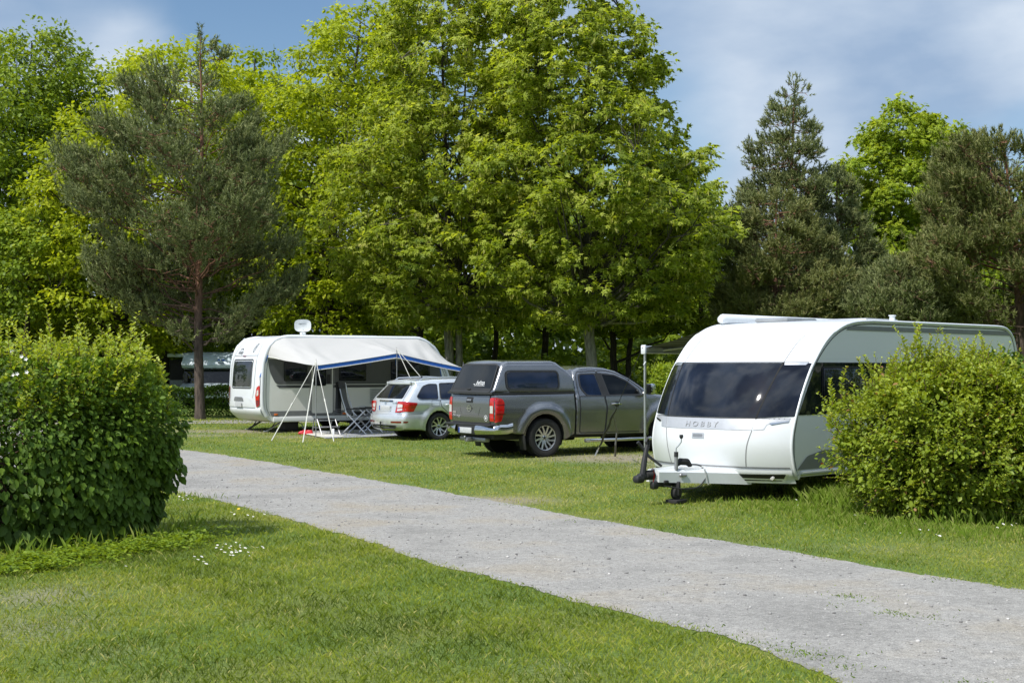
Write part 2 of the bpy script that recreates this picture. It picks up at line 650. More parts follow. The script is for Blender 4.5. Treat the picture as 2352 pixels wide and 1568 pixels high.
def broad_tree(name, label, cat_group, base, H, prof, tr, seed, leaf_m, bark_m, nclump, nleaf, clump_r, leaf_s,
               tpl=LEAF_OAK, pad=0.5, trunk_line=None, first=0.25, inner=0.35, lump=0.22, links=0.7, up=0.45,
               tassel=0, flat=1.0, tmean=0.5):
    rng = np.random.default_rng(seed)
    root = thing(name, label, 'tree', base, 0, cat_group)
    pts, ph, rad = crown_points(rng, prof, nclump, H, inner=inner, lump=lump, flat=flat)
    if trunk_line is None:
        cx0 = interp_prof(prof, 0.6)[1]; cx1 = interp_prof(prof, 0.95)[1]
        trunk_line = [(0, 0, -.1), (0.0, 0, H * .15), (float(cx0) * .5, 0, H * .5), (float(cx1), 0, H * .96)]
    lines = trunk_line if isinstance(trunk_line[0][0], (tuple, list)) else [trunk_line]
    mb = MB()
    for li, tl in enumerate(lines):
        sub = pts[li::len(lines)]
        grow_branches(mb, rng, sub, H, tl, tr * (1 if li == 0 else 0.8), first, links, up)
    mb.build('trunk', bark_m, root, smooth=60)
    # leaves: flattened sprays round each centre
    n = nclump * nleaf
    ci = np.repeat(np.arange(nclump), nleaf)
    cr = clump_r * (0.6 + 0.8 * rng.random(nclump))
    off = rng.normal(0, 1, (n, 3))
    off = unit(off) * (rng.random((n, 1)) ** 0.5)
    off[:, 2] *= pad
    # sprays lean outward and droop at the rim
    outv = pts.copy(); outv[:, 2] = 0; outv = unit(outv)
    offh = np.linalg.norm(off[:, :2], axis=1)
    off[:, 2] -= 0.25 * offh ** 2
    C = pts[ci] + off * cr[ci][:, None]
    D = off + outv[ci] * 0.4 + rng.normal(0, .45, (n, 3))
    D[:, 2] -= 0.35
    U = np.array([0, 0, 1.0]) + rng.normal(0, .45, (n, 3)) + outv[ci] * 0.35
    S = leaf_s * (0.55 + 0.75 * rng.random(n))
    V, T, k = leaves(C, D, U, S, tpl)
    ct = rng.normal(0, .13, nclump)
    hgt = pts[:, 2] / H
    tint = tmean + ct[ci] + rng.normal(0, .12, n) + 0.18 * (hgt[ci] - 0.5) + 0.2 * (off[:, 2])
    tint = np.repeat(np.clip(tint, 0, 1), k)
    if tassel:
        # hanging flower tassels of the maple: small narrow diamonds
        ti = rng.integers(0, n, tassel)
        C2 = C[ti] + np.array([0, 0, -.05])
        D2 = np.tile([0, 0, -1.0], (tassel, 1)) + rng.normal(0, .12, (tassel, 3))
        U2 = rng.normal(0, 1, (tassel, 3))
        tp = (LEAF_SMALL[0] * np.array([0.55, 1, 1]), LEAF_SMALL[1])
        V2, T2, k2 = leaves(C2, D2, U2, np.full(tassel, leaf_s * 1.1), tp)
        T = np.vstack([T, T2 + len(V)]); V = np.vstack([V, V2])
        tint = np.concatenate([tint, np.full(len(V2), 1.0)])
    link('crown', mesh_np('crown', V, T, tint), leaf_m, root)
    return root

def pine_tree(name, label, group, base, H, prof, tr, seed, needle_m, bark_m, nlimb, tufts, trunk_line=None,
              first=0.3, tuft=0.27, ln=19, rise=0.35, top_whorl=True, wid=0.015, flat=1.0, spread=1.0, clear=0):
    """Scots pine: limbs carry plates of upright needle tufts"""
    rng = np.random.default_rng(seed)
    root = thing(name, label, 'tree', base, 0, group)
    P = np.array(prof, float)
    mb = MB()
    if trunk_line is None:
        trunk_line = [(0, 0, -.1), (0.05, 0, H * .3), (-.05, 0, H * .6), (float(P[-1, 2]), 0, H)]
    TL = np.array(trunk_line, float)
    def tk(z): return np.array([np.interp(z, TL[:, 2], TL[:, 0]), np.interp(z, TL[:, 2], TL[:, 1]), z])
    zz = np.linspace(TL[0, 2], H * .985, 26)
    wob = rng.normal(0, .035, (26, 2)).cumsum(0) * 0.35
    line = [tk(z) + np.array([wob[i, 0], wob[i, 1], 0]) for i, z in enumerate(zz)]
    mb.tube(line, [tr * (1.25 if i == 0 else 1) * max(.06, 1 - (max(z, 0) / H) ** 1.15 * .96) for i, z in enumerate(zz)], 10)
    Cs, Ds, Hs = [], [], []
    tt = np.linspace(P[0, 0], P[-1, 0], 300)
    w = np.interp(tt, P[:, 0], P[:, 1]) ** 1.2 + 0.05
    cdf = np.cumsum(w) / w.sum()
    for i in range(nlimb):
        t = float(np.interp((i + rng.random()) / nlimb, cdf, tt))
        r, cx = interp_prof(prof, t)
        r = float(r); cx = float(cx)
        ph = rng.random() * 6.283
        if clear and math.sin(ph) < -.25 and t < clear and rng.random() < .8: ph = rng.choice([0.1, 3.0]) + rng.normal(0, .35)
        L = r * (0.62 + 0.50 * rng.random())
        tip = np.array([cx + L * math.cos(ph), L * math.sin(ph) * flat, t * H])
        z0 = tip[2] - L * rise * (0.6 + .8 * rng.random())
        if z0 < H * first: z0 = H * (first + .10 * rng.random())
        z0 = min(z0, H * 0.96)
        a = tk(z0)
        mid = a * .45 + tip * .55 + np.array([0, 0, -.10 * L]) + rng.normal(0, .06, 3) * L
        cur = [(1 - s) ** 2 * a + 2 * s * (1 - s) * mid + s * s * tip for s in np.linspace(0, 1, 9)]
        cur = [c + rng.normal(0, .025, 3) * L * (0 < j < 8) for j, c in enumerate(cur)]
        r0 = max(.02, tr * .28 * (1 - t * .7))
        mb.tube(cur, list(np.linspace(r0, .008, 9)), 5, caps=False)
        cur = np.array(cur)
        # side twigs with tufts
        s0 = rng.uniform(.30, .70)
        nt = max(4, int(tufts * (L / max(P[:, 1].max(), .1)) ** 1.2))
        s = s0 + (1 - s0) * rng.random(nt) ** 0.75
        idx = s * 8
        i0 = np.clip(idx.astype(int), 0, 7)
        f = (idx - i0)[:, None]
        p = cur[i0] * (1 - f) + cur[i0 + 1] * f
        ax = unit((cur[-1] - cur[0])[None])[0]
        side = np.array([-ax[1], ax[0], 0]); side /= (np.linalg.norm(side) + 1e-6)
        wdt = (0.16 + 0.30 * L * (1 - np.abs(s - .6))) * spread
        q = p + side * (rng.normal(0, .42, nt) * wdt)[:, None] + ax * (rng.normal(0, .2, nt) * wdt)[:, None]
        q[:, 2] += rng.normal(.05, .07 + .035 * L, nt)
        for j in range(0, nt, 5):
            mb.tube([p[j], (p[j] + q[j]) / 2 + rng.normal(0, .02, 3), q[j]], [.012, .009, .005], 3, caps=False)
        Cs.append(q)
        d = np.tile([0, 0, 1.0], (nt, 1)) * 0.75 + ax * 0.45 + unit(q - p) * .35 + rng.normal(0, .28, (nt, 3))
        Ds.append(d)
    # leader tufts at the top
    z = np.linspace(H * .88, H, 26)
    lead = np.array([tk(q) for q in z]) + rng.normal(0, .07, (26, 3)) * np.array([1, 1, .2])
    Cs.append(lead); Ds.append(np.tile([0, 0, 1.0], (26, 1)) + rng.normal(0, .25, (26, 3)))
    mb.build('trunk', bark_m, root, smooth=60)
    C = np.vstack(Cs); D = unit(np.vstack(Ds)); n = len(C)
    # each tuft: a short shoot with ln needle fans
    ci = np.repeat(np.arange(n), ln)
    m = n * ln
    along = rng.random(m) * tuft * 0.9
    dirn = unit(D[ci] * 1.0 + rng.normal(0, .55, (m, 3)))
    A = C[ci] + D[ci] * along[:, None]
    W = unit(np.cross(dirn, rng.normal(0, 1, (m, 3)))) * wid
    Ln = (tuft * (.32 + .36 * rng.random(m)))[:, None]
    V = np.stack([A - W, A + W, A + dirn * Ln], 1).reshape(-1, 3)
    T = np.arange(m * 3).reshape(-1, 3)
    tc = rng.normal(.45, .16, n)
    tint = np.clip(tc[ci] + along / tuft * .25 + rng.normal(0, .08, m), 0, 1)
    tint = np.repeat(tint, 3)
    link('crown', mesh_np('crown', V, T, tint), needle_m, root)
    return root

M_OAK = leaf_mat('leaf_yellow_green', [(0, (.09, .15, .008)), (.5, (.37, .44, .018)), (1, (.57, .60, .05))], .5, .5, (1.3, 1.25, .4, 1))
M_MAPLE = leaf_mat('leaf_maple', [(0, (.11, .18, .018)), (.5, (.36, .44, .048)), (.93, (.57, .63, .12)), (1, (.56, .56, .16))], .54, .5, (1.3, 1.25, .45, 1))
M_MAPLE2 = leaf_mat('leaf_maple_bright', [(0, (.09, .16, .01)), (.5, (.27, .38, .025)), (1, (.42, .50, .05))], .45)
M_DARK = leaf_mat('leaf_dark_green', [(0, (.045, .085, .008)), (.5, (.19, .28, .02)), (1, (.36, .44, .035))], .38)
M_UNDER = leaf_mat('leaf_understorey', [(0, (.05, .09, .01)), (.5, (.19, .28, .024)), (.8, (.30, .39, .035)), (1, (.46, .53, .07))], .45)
M_NEEDLE = leaf_mat('needle_grey_green', [(0, (.06, .075, .026)), (.5, (.17, .20, .075)), (.85, (.27, .30, .115)), (1, (.33, .33, .14))], .15, .6, (1.1, 1.2, .7, 1))
M_NEEDLE2 = leaf_mat('needle_brown_green', [(0, (.06, .072, .02)), (.5, (.165, .19, .055)), (.8, (.25, .265, .09)), (1, (.35, .33, .14))], .15, .6, (1.2, 1.1, .6, 1))
M_BARK = bark_mat('bark_grey_brown', (.035, .030, .022), (.10, .085, .065))
M_BARKG = bark_mat('bark_grey', (.12, .115, .10), (.30, .285, .24), hi_z=(3.2, 4.6, (.03, .027, .02), (.085, .075, .055)))
M_BARKD = bark_mat('bark_dark', (.018, .015, .011), (.055, .045, .033))
M_PINEB = bark_mat('bark_pine', (.045, .033, .026), (.12, .09, .07), hi_z=(2.6, 5.0, (.10, .045, .025), (.24, .115, .065)))

def spot(x, Y):
    """ground position at picture column x and distance Y"""
    return Vector(((x - 1176) / F * Y, Y, float(terr(Y))))

def prof_px(b, H, rows, Y):
    """crown outline rows (y, xl, xr) in picture units at distance Y -> (t, r, cx)"""
    out = []
    for y, xl, xr in rows:
        z = CAM[2] + (845 - y) / F * Y - b.z
        l = (xl - 1176) / F * Y - b.x; r = (xr - 1176) / F * Y - b.x
        out.append((z / H, max(.05, (r - l) / 2), (l + r) / 2))
    return sorted(out)

def top_h(b, y, Y): return CAM[2] + (845 - y) / F * Y - b.z

# ---- the pine in front of the left wood
b = spot(460, 46); H = top_h(b, 68, 46)
pine_tree('pine_tree', 'large grey green pine with a red brown trunk left of the white caravan', 'cluster of pines', b, H,
          prof_px(b, H, [(780, 350, 540), (720, 290, 600), (640, 230, 690), (580, 210, 770), (520, 205, 700), (450, 175, 650), (380, 160, 660), (320, 165, 640), (250, 225, 610), (190, 310, 565), (130, 385, 520), (68, 440, 468)], 46),
          .165, 11, M_NEEDLE, M_PINEB, 100, 180, trunk_line=[(0, 0, -.1), (-.12, 0, 3), (-.1, 0, 6), (.02, 0, 8.5), (-.05, 0, H)], first=.17, rise=.42, clear=.45)
# ---- deciduous wood, left
b = spot(205, 60); H = top_h(b, 95, 60)
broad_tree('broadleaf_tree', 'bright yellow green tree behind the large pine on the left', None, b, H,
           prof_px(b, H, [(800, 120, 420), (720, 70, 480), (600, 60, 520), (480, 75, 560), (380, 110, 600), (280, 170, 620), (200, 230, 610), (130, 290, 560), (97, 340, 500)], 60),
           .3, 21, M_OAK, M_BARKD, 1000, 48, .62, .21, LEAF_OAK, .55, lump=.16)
b = spot(40, 66); H = top_h(b, 62, 66)
broad_tree('broadleaf_tree', 'tall dark green tree at the left edge with two pointed tops', None, b, H,
           prof_px(b, H, [(800, -120, 120), (650, -150, 150), (480, -160, 170), (330, -150, 215), (220, -130, 235), (150, -90, 225), (100, -40, 180), (62, 60, 120)], 66),
           .34, 22, M_DARK, M_BARKD, 900, 56, .68, .23, LEAF_OAK, .7, lump=.14)
b = spot(-90, 60); H = top_h(b, 85, 60)
broad_tree('broadleaf_tree', 'dark green tree cut by the left edge of the picture', None, b, H,
           prof_px(b, H, [(800, -260, 20), (600, -280, 60), (400, -270, 70), (220, -230, 65), (120, -140, 45), (85, -60, 10)], 60),
           .3, 23, M_DARK, M_BARKD, 220, 70, .85, .22, LEAF_OAK, .7)
b = spot(600, 72); H = top_h(b, 100, 72)
broad_tree('broadleaf_tree', 'darker tree whose top fills the dip between the pine and the bright trees', None, b, H,
           prof_px(b, H, [(780, 440, 740), (500, 420, 780), (300, 450, 760), (220, 500, 740), (160, 500, 690), (120, 520, 610), (100, 530, 580)], 72),
           .32, 24, M_DARK, M_BARKD, 430, 76, .85, .24, LEAF_OAK, .6, lump=.2)
b = spot(745, 58); H = top_h(b, 12, 58)
broad_tree('broadleaf_tree', 'yellow green tree with spreading dark limbs between the pine and the maples', None, b, H,
           prof_px(b, H, [(760, 600, 900), (650, 560, 960), (520, 560, 980), (400, 590, 990), (300, 600, 980), (210, 600, 960), (130, 650, 960), (70, 710, 940), (12, 760, 920)], 58),
           .32, 25, M_OAK, M_BARKD, 1050, 46, .58, .20, LEAF_OAK, .45, lump=.2, tmean=.46)
# ---- the two big maples
b = spot(1042, 51); H = top_h(b, -90, 51)
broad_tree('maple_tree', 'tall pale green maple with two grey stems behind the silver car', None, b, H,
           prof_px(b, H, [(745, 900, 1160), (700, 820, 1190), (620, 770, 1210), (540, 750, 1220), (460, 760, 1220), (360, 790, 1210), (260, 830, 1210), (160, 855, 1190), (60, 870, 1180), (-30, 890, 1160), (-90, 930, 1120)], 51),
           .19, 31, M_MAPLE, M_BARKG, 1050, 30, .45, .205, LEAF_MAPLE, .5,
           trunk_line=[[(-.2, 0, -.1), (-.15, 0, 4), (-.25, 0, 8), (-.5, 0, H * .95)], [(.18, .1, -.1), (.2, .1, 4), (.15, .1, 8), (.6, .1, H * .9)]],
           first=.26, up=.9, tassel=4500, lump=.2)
b = spot(1360, 48); H = top_h(b, -70, 48)
broad_tree('maple_tree', 'large maple with a single pale grey trunk behind the dark pickup', None, b, H,
           prof_px(b, H, [(745, 1270, 1470), (715, 1200, 1540), (670, 1140, 1590), (610, 1120, 1625), (540, 1100, 1635), (470, 1090, 1640), (400, 1100, 1635), (330, 1110, 1585), (250, 1130, 1545), (170, 1130, 1520), (90, 1140, 1475), (0, 1150, 1430), (-70, 1190, 1400)], 48),
           .22, 32, M_MAPLE, M_BARKG, 1250, 30, .43, .215, LEAF_MAPLE, .5,
           trunk_line=[(0, 0, -.1), (0.0, 0, 1.2), (-.08, 0, 3.2), (-.25, 0, 6), (-.1, 0, H * .95)],
           first=.22, up=.85, tassel=4500, lump=.22)
b = spot(1420, 54); H = top_h(b, 330, 54)
broad_tree('maple_tree', 'smaller maple with dark leaning stems right of the pale trunk', None, b, H,
           prof_px(b, H, [(760, 1340, 1600), (680, 1320, 1620), (600, 1340, 1650), (500, 1380, 1655), (430, 1420, 1650), (360, 1500, 1590)], 54),
           .17, 33, M_MAPLE, M_BARKD, 260, 60, .6, .19, LEAF_MAPLE, .32,
           trunk_line=[[(-.1, 0, -.1), (-.2, 0, 3), (.8, 0, H * .9)], [(.35, .2, -.1), (.45, .2, 2.5), (1.6, .2, H * .8)]], first=.2, up=.7)
# ---- right side
b = spot(1795, 55); H = top_h(b, 178, 55)
pine_tree('pine_tree', 'tall thin topped pine standing against the sky on the right', 'cluster of pines', b, H,
          prof_px(b, H, [(720, 1640, 1960), (640, 1640, 1960), (560, 1660, 1930), (480, 1650, 1900), (440, 1680, 1915), (380, 1708, 1912), (320, 1732, 1905), (260, 1765, 1888), (215, 1792, 1872), (178, 1826, 1844)], 55),
          .19, 41, M_NEEDLE, M_PINEB, 150, 95, trunk_line=[(0, 0, -.1), (.1, 0, 4), (.4, 0, 8), (.62, 0, H)], first=.2, rise=-.15, wid=.016, spread=1.0)
b = spot(1780, 50); H = top_h(b, 440, 50)
pine_tree('pine_tree', 'brownish bushy pine directly behind the roof of the right caravan', 'cluster of pines', b, H,
          prof_px(b, H, [(760, 1640, 1960), (700, 1630, 1970), (640, 1650, 1960), (580, 1650, 1930), (520, 1680, 1900), (470, 1720, 1860), (440, 1760, 1800)], 50),
          .17, 42, M_NEEDLE2, M_PINEB, 70, 150, first=.1, rise=.1)
b = spot(1935, 56); H = top_h(b, 385, 56)
pine_tree('pine_tree', 'dark rounded pine between the thin pine and the bright maple', 'cluster of pines', b, H,
          prof_px(b, H, [(740, 1840, 2120), (640, 1850, 2080), (560, 1840, 1995), (480, 1840, 1980), (430, 1860, 1970), (385, 1905, 1955)], 56),
          .17, 43, M_NEEDLE, M_PINEB, 85, 130, first=.15, rise=.2)
b = spot(2065, 62); H = top_h(b, 228, 62)
broad_tree('maple_tree', 'bright green maple with upright shoots between the pines on the right', None, b, H,
           prof_px(b, H, [(760, 1980, 2240), (660, 1960, 2260), (560, 1960, 2240), (470, 1935, 2215), (400, 1945, 2205), (340, 1975, 2195), (290, 1998, 2175), (228, 2040, 2085)], 62),
           .22, 34, M_MAPLE2, M_BARK, 720, 46, .5, .22, LEAF_MAPLE, .5, first=.12, up=1.6, lump=.3, tmean=.58)
b = spot(2200, 66); H = top_h(b, 270, 66)
broad_tree('maple_tree', 'slim green maple top showing behind the far right pine', None, b, H,
           prof_px(b, H, [(700, 2140, 2300), (500, 2150, 2290), (400, 2160, 2260), (330, 2170, 2240), (270, 2195, 2215)], 66),
           .18, 35, M_MAPLE2, M_BARK, 230, 50, .5, .22, LEAF_MAPLE, .5, first=.2, up=1.6, lump=.3)
b = spot(2338, 47); H = top_h(b, 300, 47)
pine_tree('pine_tree', 'broad dark pine cut by the right edge of the picture', 'cluster of pines', b, H,
          prof_px(b, H, [(740, 2150, 2500), (660, 2090, 2540), (580, 2110, 2540), (500, 2130, 2540), (430, 2140, 2530), (370, 2140, 2500), (330, 2170, 2440), (300, 2260, 2340)], 47),
          .2, 44, M_NEEDLE2, M_PINEB, 100, 190, first=.22, rise=.5)
b = spot(2080, 48); H = top_h(b, 600, 48)
pine_tree('pine_tree', 'low grey green pine behind the middle of the right caravan', 'cluster of pines', b, H,
          prof_px(b, H, [(750, 1960, 2200), (700, 1950, 2200), (660, 1970, 2190), (625, 2000, 2150), (600, 2060, 2090)], 48),
          .13, 45, M_NEEDLE, M_PINEB, 55, 80, first=.1, rise=.1)
b = spot(2500, 56); H = top_h(b, 330, 56)
broad_tree('broadleaf_tree', 'dark tree behind the pine at the right edge', None, b, H,
           prof_px(b, H, [(760, 2330, 2700), (500, 2330, 2700), (400, 2360, 2660), (330, 2420, 2560)], 56),
           .25, 26, M_DARK, M_BARKD, 200, 60, .8, .24, LEAF_OAK, .6)
# ---- trees inside the wood whose stems show between the crowns
rows = [(965, 56, 420, .19, 870, 1060, 'dark ivy grey stem between the yellow green tree and the first maple'),
        (1138, 58, 400, .15, 1060, 1230, 'thin dark stem between the two maples'),
        (380, 62, 430, .2, 250, 520, 'shaded stem behind the motorhome and the large pine'),
        (1250, 62, 380, .2, 1160, 1360, 'shaded tree in the wood behind the dark pickup'),
        (1610, 60, 430, .18, 1500, 1720, 'shaded tree behind the left end of the right caravan'),
        (640, 62, 420, .2, 560, 780, 'shaded tree in the wood behind the roof of the left caravan'),
        (60, 58, 470, .2, -40, 180, 'shaded tree in the wood behind the left hedge')]
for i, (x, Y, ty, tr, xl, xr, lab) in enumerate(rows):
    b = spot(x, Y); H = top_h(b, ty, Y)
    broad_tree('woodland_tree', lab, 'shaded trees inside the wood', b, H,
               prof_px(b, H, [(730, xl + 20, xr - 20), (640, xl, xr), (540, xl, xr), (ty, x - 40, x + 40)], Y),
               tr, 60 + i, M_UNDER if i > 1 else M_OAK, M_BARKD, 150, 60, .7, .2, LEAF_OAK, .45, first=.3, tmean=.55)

# ---- the wood behind: dark mass of leaves nobody could count
def leaf_mass(name, rng, n, xfun, mat, size, tpl=LEAF_OAK, tmean=.45, tvar=.15, lumps=None, droop=-.35):
    C = xfun(rng, n)
    D = rng.normal(0, 1, (n, 3)); D[:, 2] += droop
    U = np.array([0, -.35, 1.0]) + rng.normal(0, .5, (n, 3))
    S = size * (.6 + .8 * rng.random(n))
    V, T, k = leaves(C, D, U, S, tpl)
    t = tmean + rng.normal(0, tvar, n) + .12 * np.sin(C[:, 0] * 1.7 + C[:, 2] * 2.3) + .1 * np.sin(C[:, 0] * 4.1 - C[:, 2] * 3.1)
    return mesh_np(name, V, T, np.repeat(np.clip(t, 0, 1), k))

def wood(rng, n):
    m = 3400
    cx = rng.uniform(-46, 46, m); cy = rng.uniform(66, 84, m); cz = rng.uniform(0, 1, m) ** 1.25
    top = 8.5 + 2.0 * np.sin(cx * .35) + 1.2 * np.sin(cx * .9 + 1) - np.where(cx > 9, 1.0, 0)
    cz = cz * top
    i = rng.integers(0, m, n)
    o = unit(rng.normal(0, 1, (n, 3))) * (rng.random((n, 1)) ** .5) * 1.15
    o[:, 2] *= .6
    P = np.stack([cx[i], cy[i], cz[i]], 1) + o
    P[:, 2] = np.maximum(P[:, 2], .1)
    return P
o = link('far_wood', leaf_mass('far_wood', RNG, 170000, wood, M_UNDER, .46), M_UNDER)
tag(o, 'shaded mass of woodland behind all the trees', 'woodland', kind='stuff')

def side_wood(rng, n):
    m = 420
    a = rng.uniform(0, 1, m)
    cx = 21 + 9 * rng.random(m) + 3 * np.sin(a * 9); cy = -22 + 62 * a
    cz = rng.random(m) * (7.5 + 2 * np.sin(a * 17) + 1.5 * np.sin(a * 41))
    i = rng.integers(0, m, n)
    P = np.stack([cx[i], cy[i], cz[i]], 1) + rng.normal(0, .7, (n, 3))
    P[:, 2] = np.maximum(P[:, 2], .1)
    P = P[P[:, 0] > .42 * P[:, 1] + 4.5]
    return np.resize(P, (n, 3)) if len(P) < n else P[:n]
o = link('side_wood', leaf_mass('side_wood', RNG, 16000, side_wood, M_UNDER, .55), M_UNDER)
tag(o, 'band of trees beside the camp site beyond the right edge', 'woodland', kind='stuff')

def scrub(rng, n):
    m = 520
    cx = rng.uniform(-26, 24, m); cy = rng.uniform(55, 63, m)
    cy = np.where((cx > -16.5) & (cx < -10), rng.uniform(63, 66, m), cy)
    cz = rng.uniform(0, 1, m) * (1.5 + 1.3 * (np.sin(cx * .8) * .5 + .5) + 1.0 * (np.sin(cx * 2.1) * .5 + .5))
    i = rng.integers(0, m, n)
    o = unit(rng.normal(0, 1, (n, 3))) * (rng.random((n, 1)) ** .5) * .55
    o[:, 2] *= .6
    P = np.stack([cx[i], cy[i], cz[i]], 1) + o
    P[:, 2] = np.maximum(P[:, 2], .3)
    return P
o = link('understorey', leaf_mass('understorey', RNG, 42000, scrub, M_UNDER, .17, tmean=.55, tvar=.2), M_UNDER)
tag(o, 'low leafy scrub under the trees behind the camp pitches', 'undergrowth', kind='stuff')

# ------------------------------------------------------------------ hedges and bushes
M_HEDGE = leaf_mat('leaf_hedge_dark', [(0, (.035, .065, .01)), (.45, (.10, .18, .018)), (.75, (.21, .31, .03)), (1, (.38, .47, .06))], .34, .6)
M_SHOOT = leaf_mat('leaf_hedge_shoots', [(0, (.10, .17, .015)), (.5, (.27, .37, .03)), (1, (.44, .50, .09))], .42, .45)
M_BUSH = leaf_mat('leaf_bush', [(0, (.05, .09, .01)), (.45, (.21, .285, .022)), (.9, (.42, .48, .06)), (1, (.34, .19, .07))], .38, .45)
M_TWIG = simple('twig', (.10, .055, .035), .8, var=.3, scale=20)

def bulk(rng, n, ax, rx, ry, H, prof, inner=.78, flat_end=4.0, lump=.08, seedp=0.0):
    """points in the outer shell of a hedge body; ax = (centre, direction angle); superellipse plan; prof(t)=width factor"""
    (cx, cy, gz), ang = ax
    t = rng.random(n) ** .95
    P = np.array(prof, float)
    wf = np.interp(t, P[:, 0], P[:, 1])
    ph = rng.random(n) * 6.283
    e = 2 / flat_end
    c, s = np.cos(ph), np.sin(ph)
    ex = np.sign(c) * np.abs(c) ** e; ey = np.sign(s) * np.abs(s) ** e
    depth = 1 - (1 - inner) * rng.random(n) ** 1.6
    sw = 1 + lump * (np.sin(ph * 5 + t * 7 + seedp) + .7 * np.sin(ph * 11 - t * 9 + 2 * seedp) + .6 * np.sin(t * 23 + ph * 4))
    k = wf * depth * sw
    lx, ly = ex * rx * k, ey * ry * k
    ca, sa = math.cos(ang), math.sin(ang)
    nx, ny = ex / rx, ey / ry
    X = cx + lx * ca - ly * sa; Y = cy + lx * sa + ly * ca
    NX = nx * ca - ny * sa; NY = nx * sa + ny * ca
    slope = -np.gradient(np.interp(np.linspace(0, 1, 200), P[:, 0], P[:, 1]), 1 / 199)
    nz = np.interp(t, np.linspace(0, 1, 200), slope) * .45
    Nn = unit(np.stack([NX, NY, nz], 1) * np.array([1, 1, 1]) + 1e-6)
    Nn[:, 2] += nz * .5
    return np.stack([X, Y, gz + t * H], 1), unit(Nn), t, depth

def shoots(mb, rng, starts, dirs, L, nleaf, leaf_s, tpl, out, tbase=.6):
    """leafy shoots: stems plus paired leaves; appends (V,T,tint)"""
    for p, d, l in zip(starts, dirs, L):
        d = d / np.linalg.norm(d)
        bend = rng.normal(0, .18, 3); bend[2] = -abs(bend[2]) * .6
        pts = [p + d * l * s + bend * l * s * s for s in np.linspace(0, 1, 6)]
        mb.tube(pts, list(np.linspace(.0045, .0015, 6)), 4, caps=False)
        s = np.linspace(.12, 1, nleaf)
        P = np.array([p + d * l * q + bend * l * q * q for q in s])
        a = rng.random() * 6.28
        sd = np.stack([np.cos(a + np.arange(nleaf) * 2.4), np.sin(a + np.arange(nleaf) * 2.4), np.full(nleaf, .25)], 1)
        D = unit(sd * 1.0 + d * .55 + rng.normal(0, .2, (nleaf, 3)))
        U = np.tile([0, 0, 1.0], (nleaf, 1)) + rng.normal(0, .35, (nleaf, 3)) - sd * .1
        S = leaf_s * (1.15 - .55 * s) * rng.uniform(.8, 1.2, nleaf)
        V, T, k = leaves(P, D, U, S, tpl)
        out.append((V, T, np.repeat(np.clip(tbase + .3 * s + rng.normal(0, .1, nleaf), 0, 1), k)))

def merge_parts(name, parts):
    Vs, Ts, ts, o = [], [], [], 0
    for V, T, t in parts:
        Vs.append(V); Ts.append(T + o); ts.append(t); o += len(V)
    return mesh_np(name, np.vstack(Vs), np.vstack(Ts), np.concatenate(ts))

def local_to(root, me):
    """leaf coordinates were made in world space: move them to the plant's own origin"""
    me.transform(Matrix.Translation(-root.location))
    return me

# left hedge
hr = np.random.default_rng(301)
root = thing('hedge', 'large dense hedge with white blossom filling the left of the picture', 'hedge', (-5.6, 15.4, 0))
ang = R(30)
hc = ((-5.80, 15.25, 0.0), ang)
HP = [(0, .84), (.1, .90), (.35, 1.0), (.6, 1.06), (.8, 1.03), (.92, .97), (1, .86)]
n = 40000
C, Nn, t, dep = bulk(hr, n, hc, 2.05, .88, 1.98, HP, inner=.62, lump=.035)
D = Nn * .55 + np.array([0, 0, -1.0]) * (.9 - .9 * t[:, None] ** 2) + hr.normal(0, .35, (n, 3)) + np.array([0, 0, .5]) * t[:, None] ** 3
U = Nn * 1.0 + np.array([0, 0, .45]) + hr.normal(0, .28, (n, 3))
big = np.clip(1.2 - t, .5, 1)
V, T, k = leaves(C, D, U, .125 * big * (.65 + .6 * hr.random(n)), LEAF_OVAL)
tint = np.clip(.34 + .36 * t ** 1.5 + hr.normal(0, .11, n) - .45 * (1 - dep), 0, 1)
parts = [(V, T, np.repeat(tint, k))]
# interior leaves so the hedge is thick, not hollow
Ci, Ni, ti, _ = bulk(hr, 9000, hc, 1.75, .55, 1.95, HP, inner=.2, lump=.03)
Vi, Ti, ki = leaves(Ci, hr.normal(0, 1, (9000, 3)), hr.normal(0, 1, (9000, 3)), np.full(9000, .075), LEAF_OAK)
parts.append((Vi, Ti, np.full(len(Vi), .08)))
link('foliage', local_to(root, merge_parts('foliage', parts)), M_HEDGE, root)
# shoots on the top
mb = MB(); out = []
Cs, Ns, ts, _ = bulk(hr, 1500, hc, 1.95, .85, 2.05, HP, inner=.35, lump=.03)
sel = ts > .62
Cs, Ns = Cs[sel], Ns[sel]
dr = Ns * .35 + np.array([0, 0, 1.0]) + hr.normal(0, .25, Cs.shape)
shoots(mb, hr, Cs, dr, hr.uniform(.16, .42, len(Cs)), 14, .074, LEAF_OVAL, out, .58)
tops = bulk(hr, 26, hc, 1.7, .6, 2.1, [(0, 1), (1, 1)], inner=.2)[0]; tops[:, 2] = 2.0 + hr.random(26) * .05
shoots(mb, hr, tops, np.array([.05, 0, 1.0]) + hr.normal(0, .22, (26, 3)), hr.uniform(.35, .62, 26), 24, .064, LEAF_OVAL, out, .6)
link('shoots', local_to(root, merge_parts('shoots', out)), M_SHOOT, root)
for i in range(46):
    q = bulk(hr, 2, hc, 1.6, .5, 1.8, [(0, .7), (1, 1)], inner=.5)[0]
    p0 = Vector((q[0][0], q[0][1], -.05)); p2 = Vector(q[1]); p1 = Vector((q[0][0] * .7 + q[1][0] * .3, q[0][1] * .7 + q[1][1] * .3, p2.z * .5))
    mb.tube([p0, p1, p2], [.014, .010, .005], 5, caps=False)
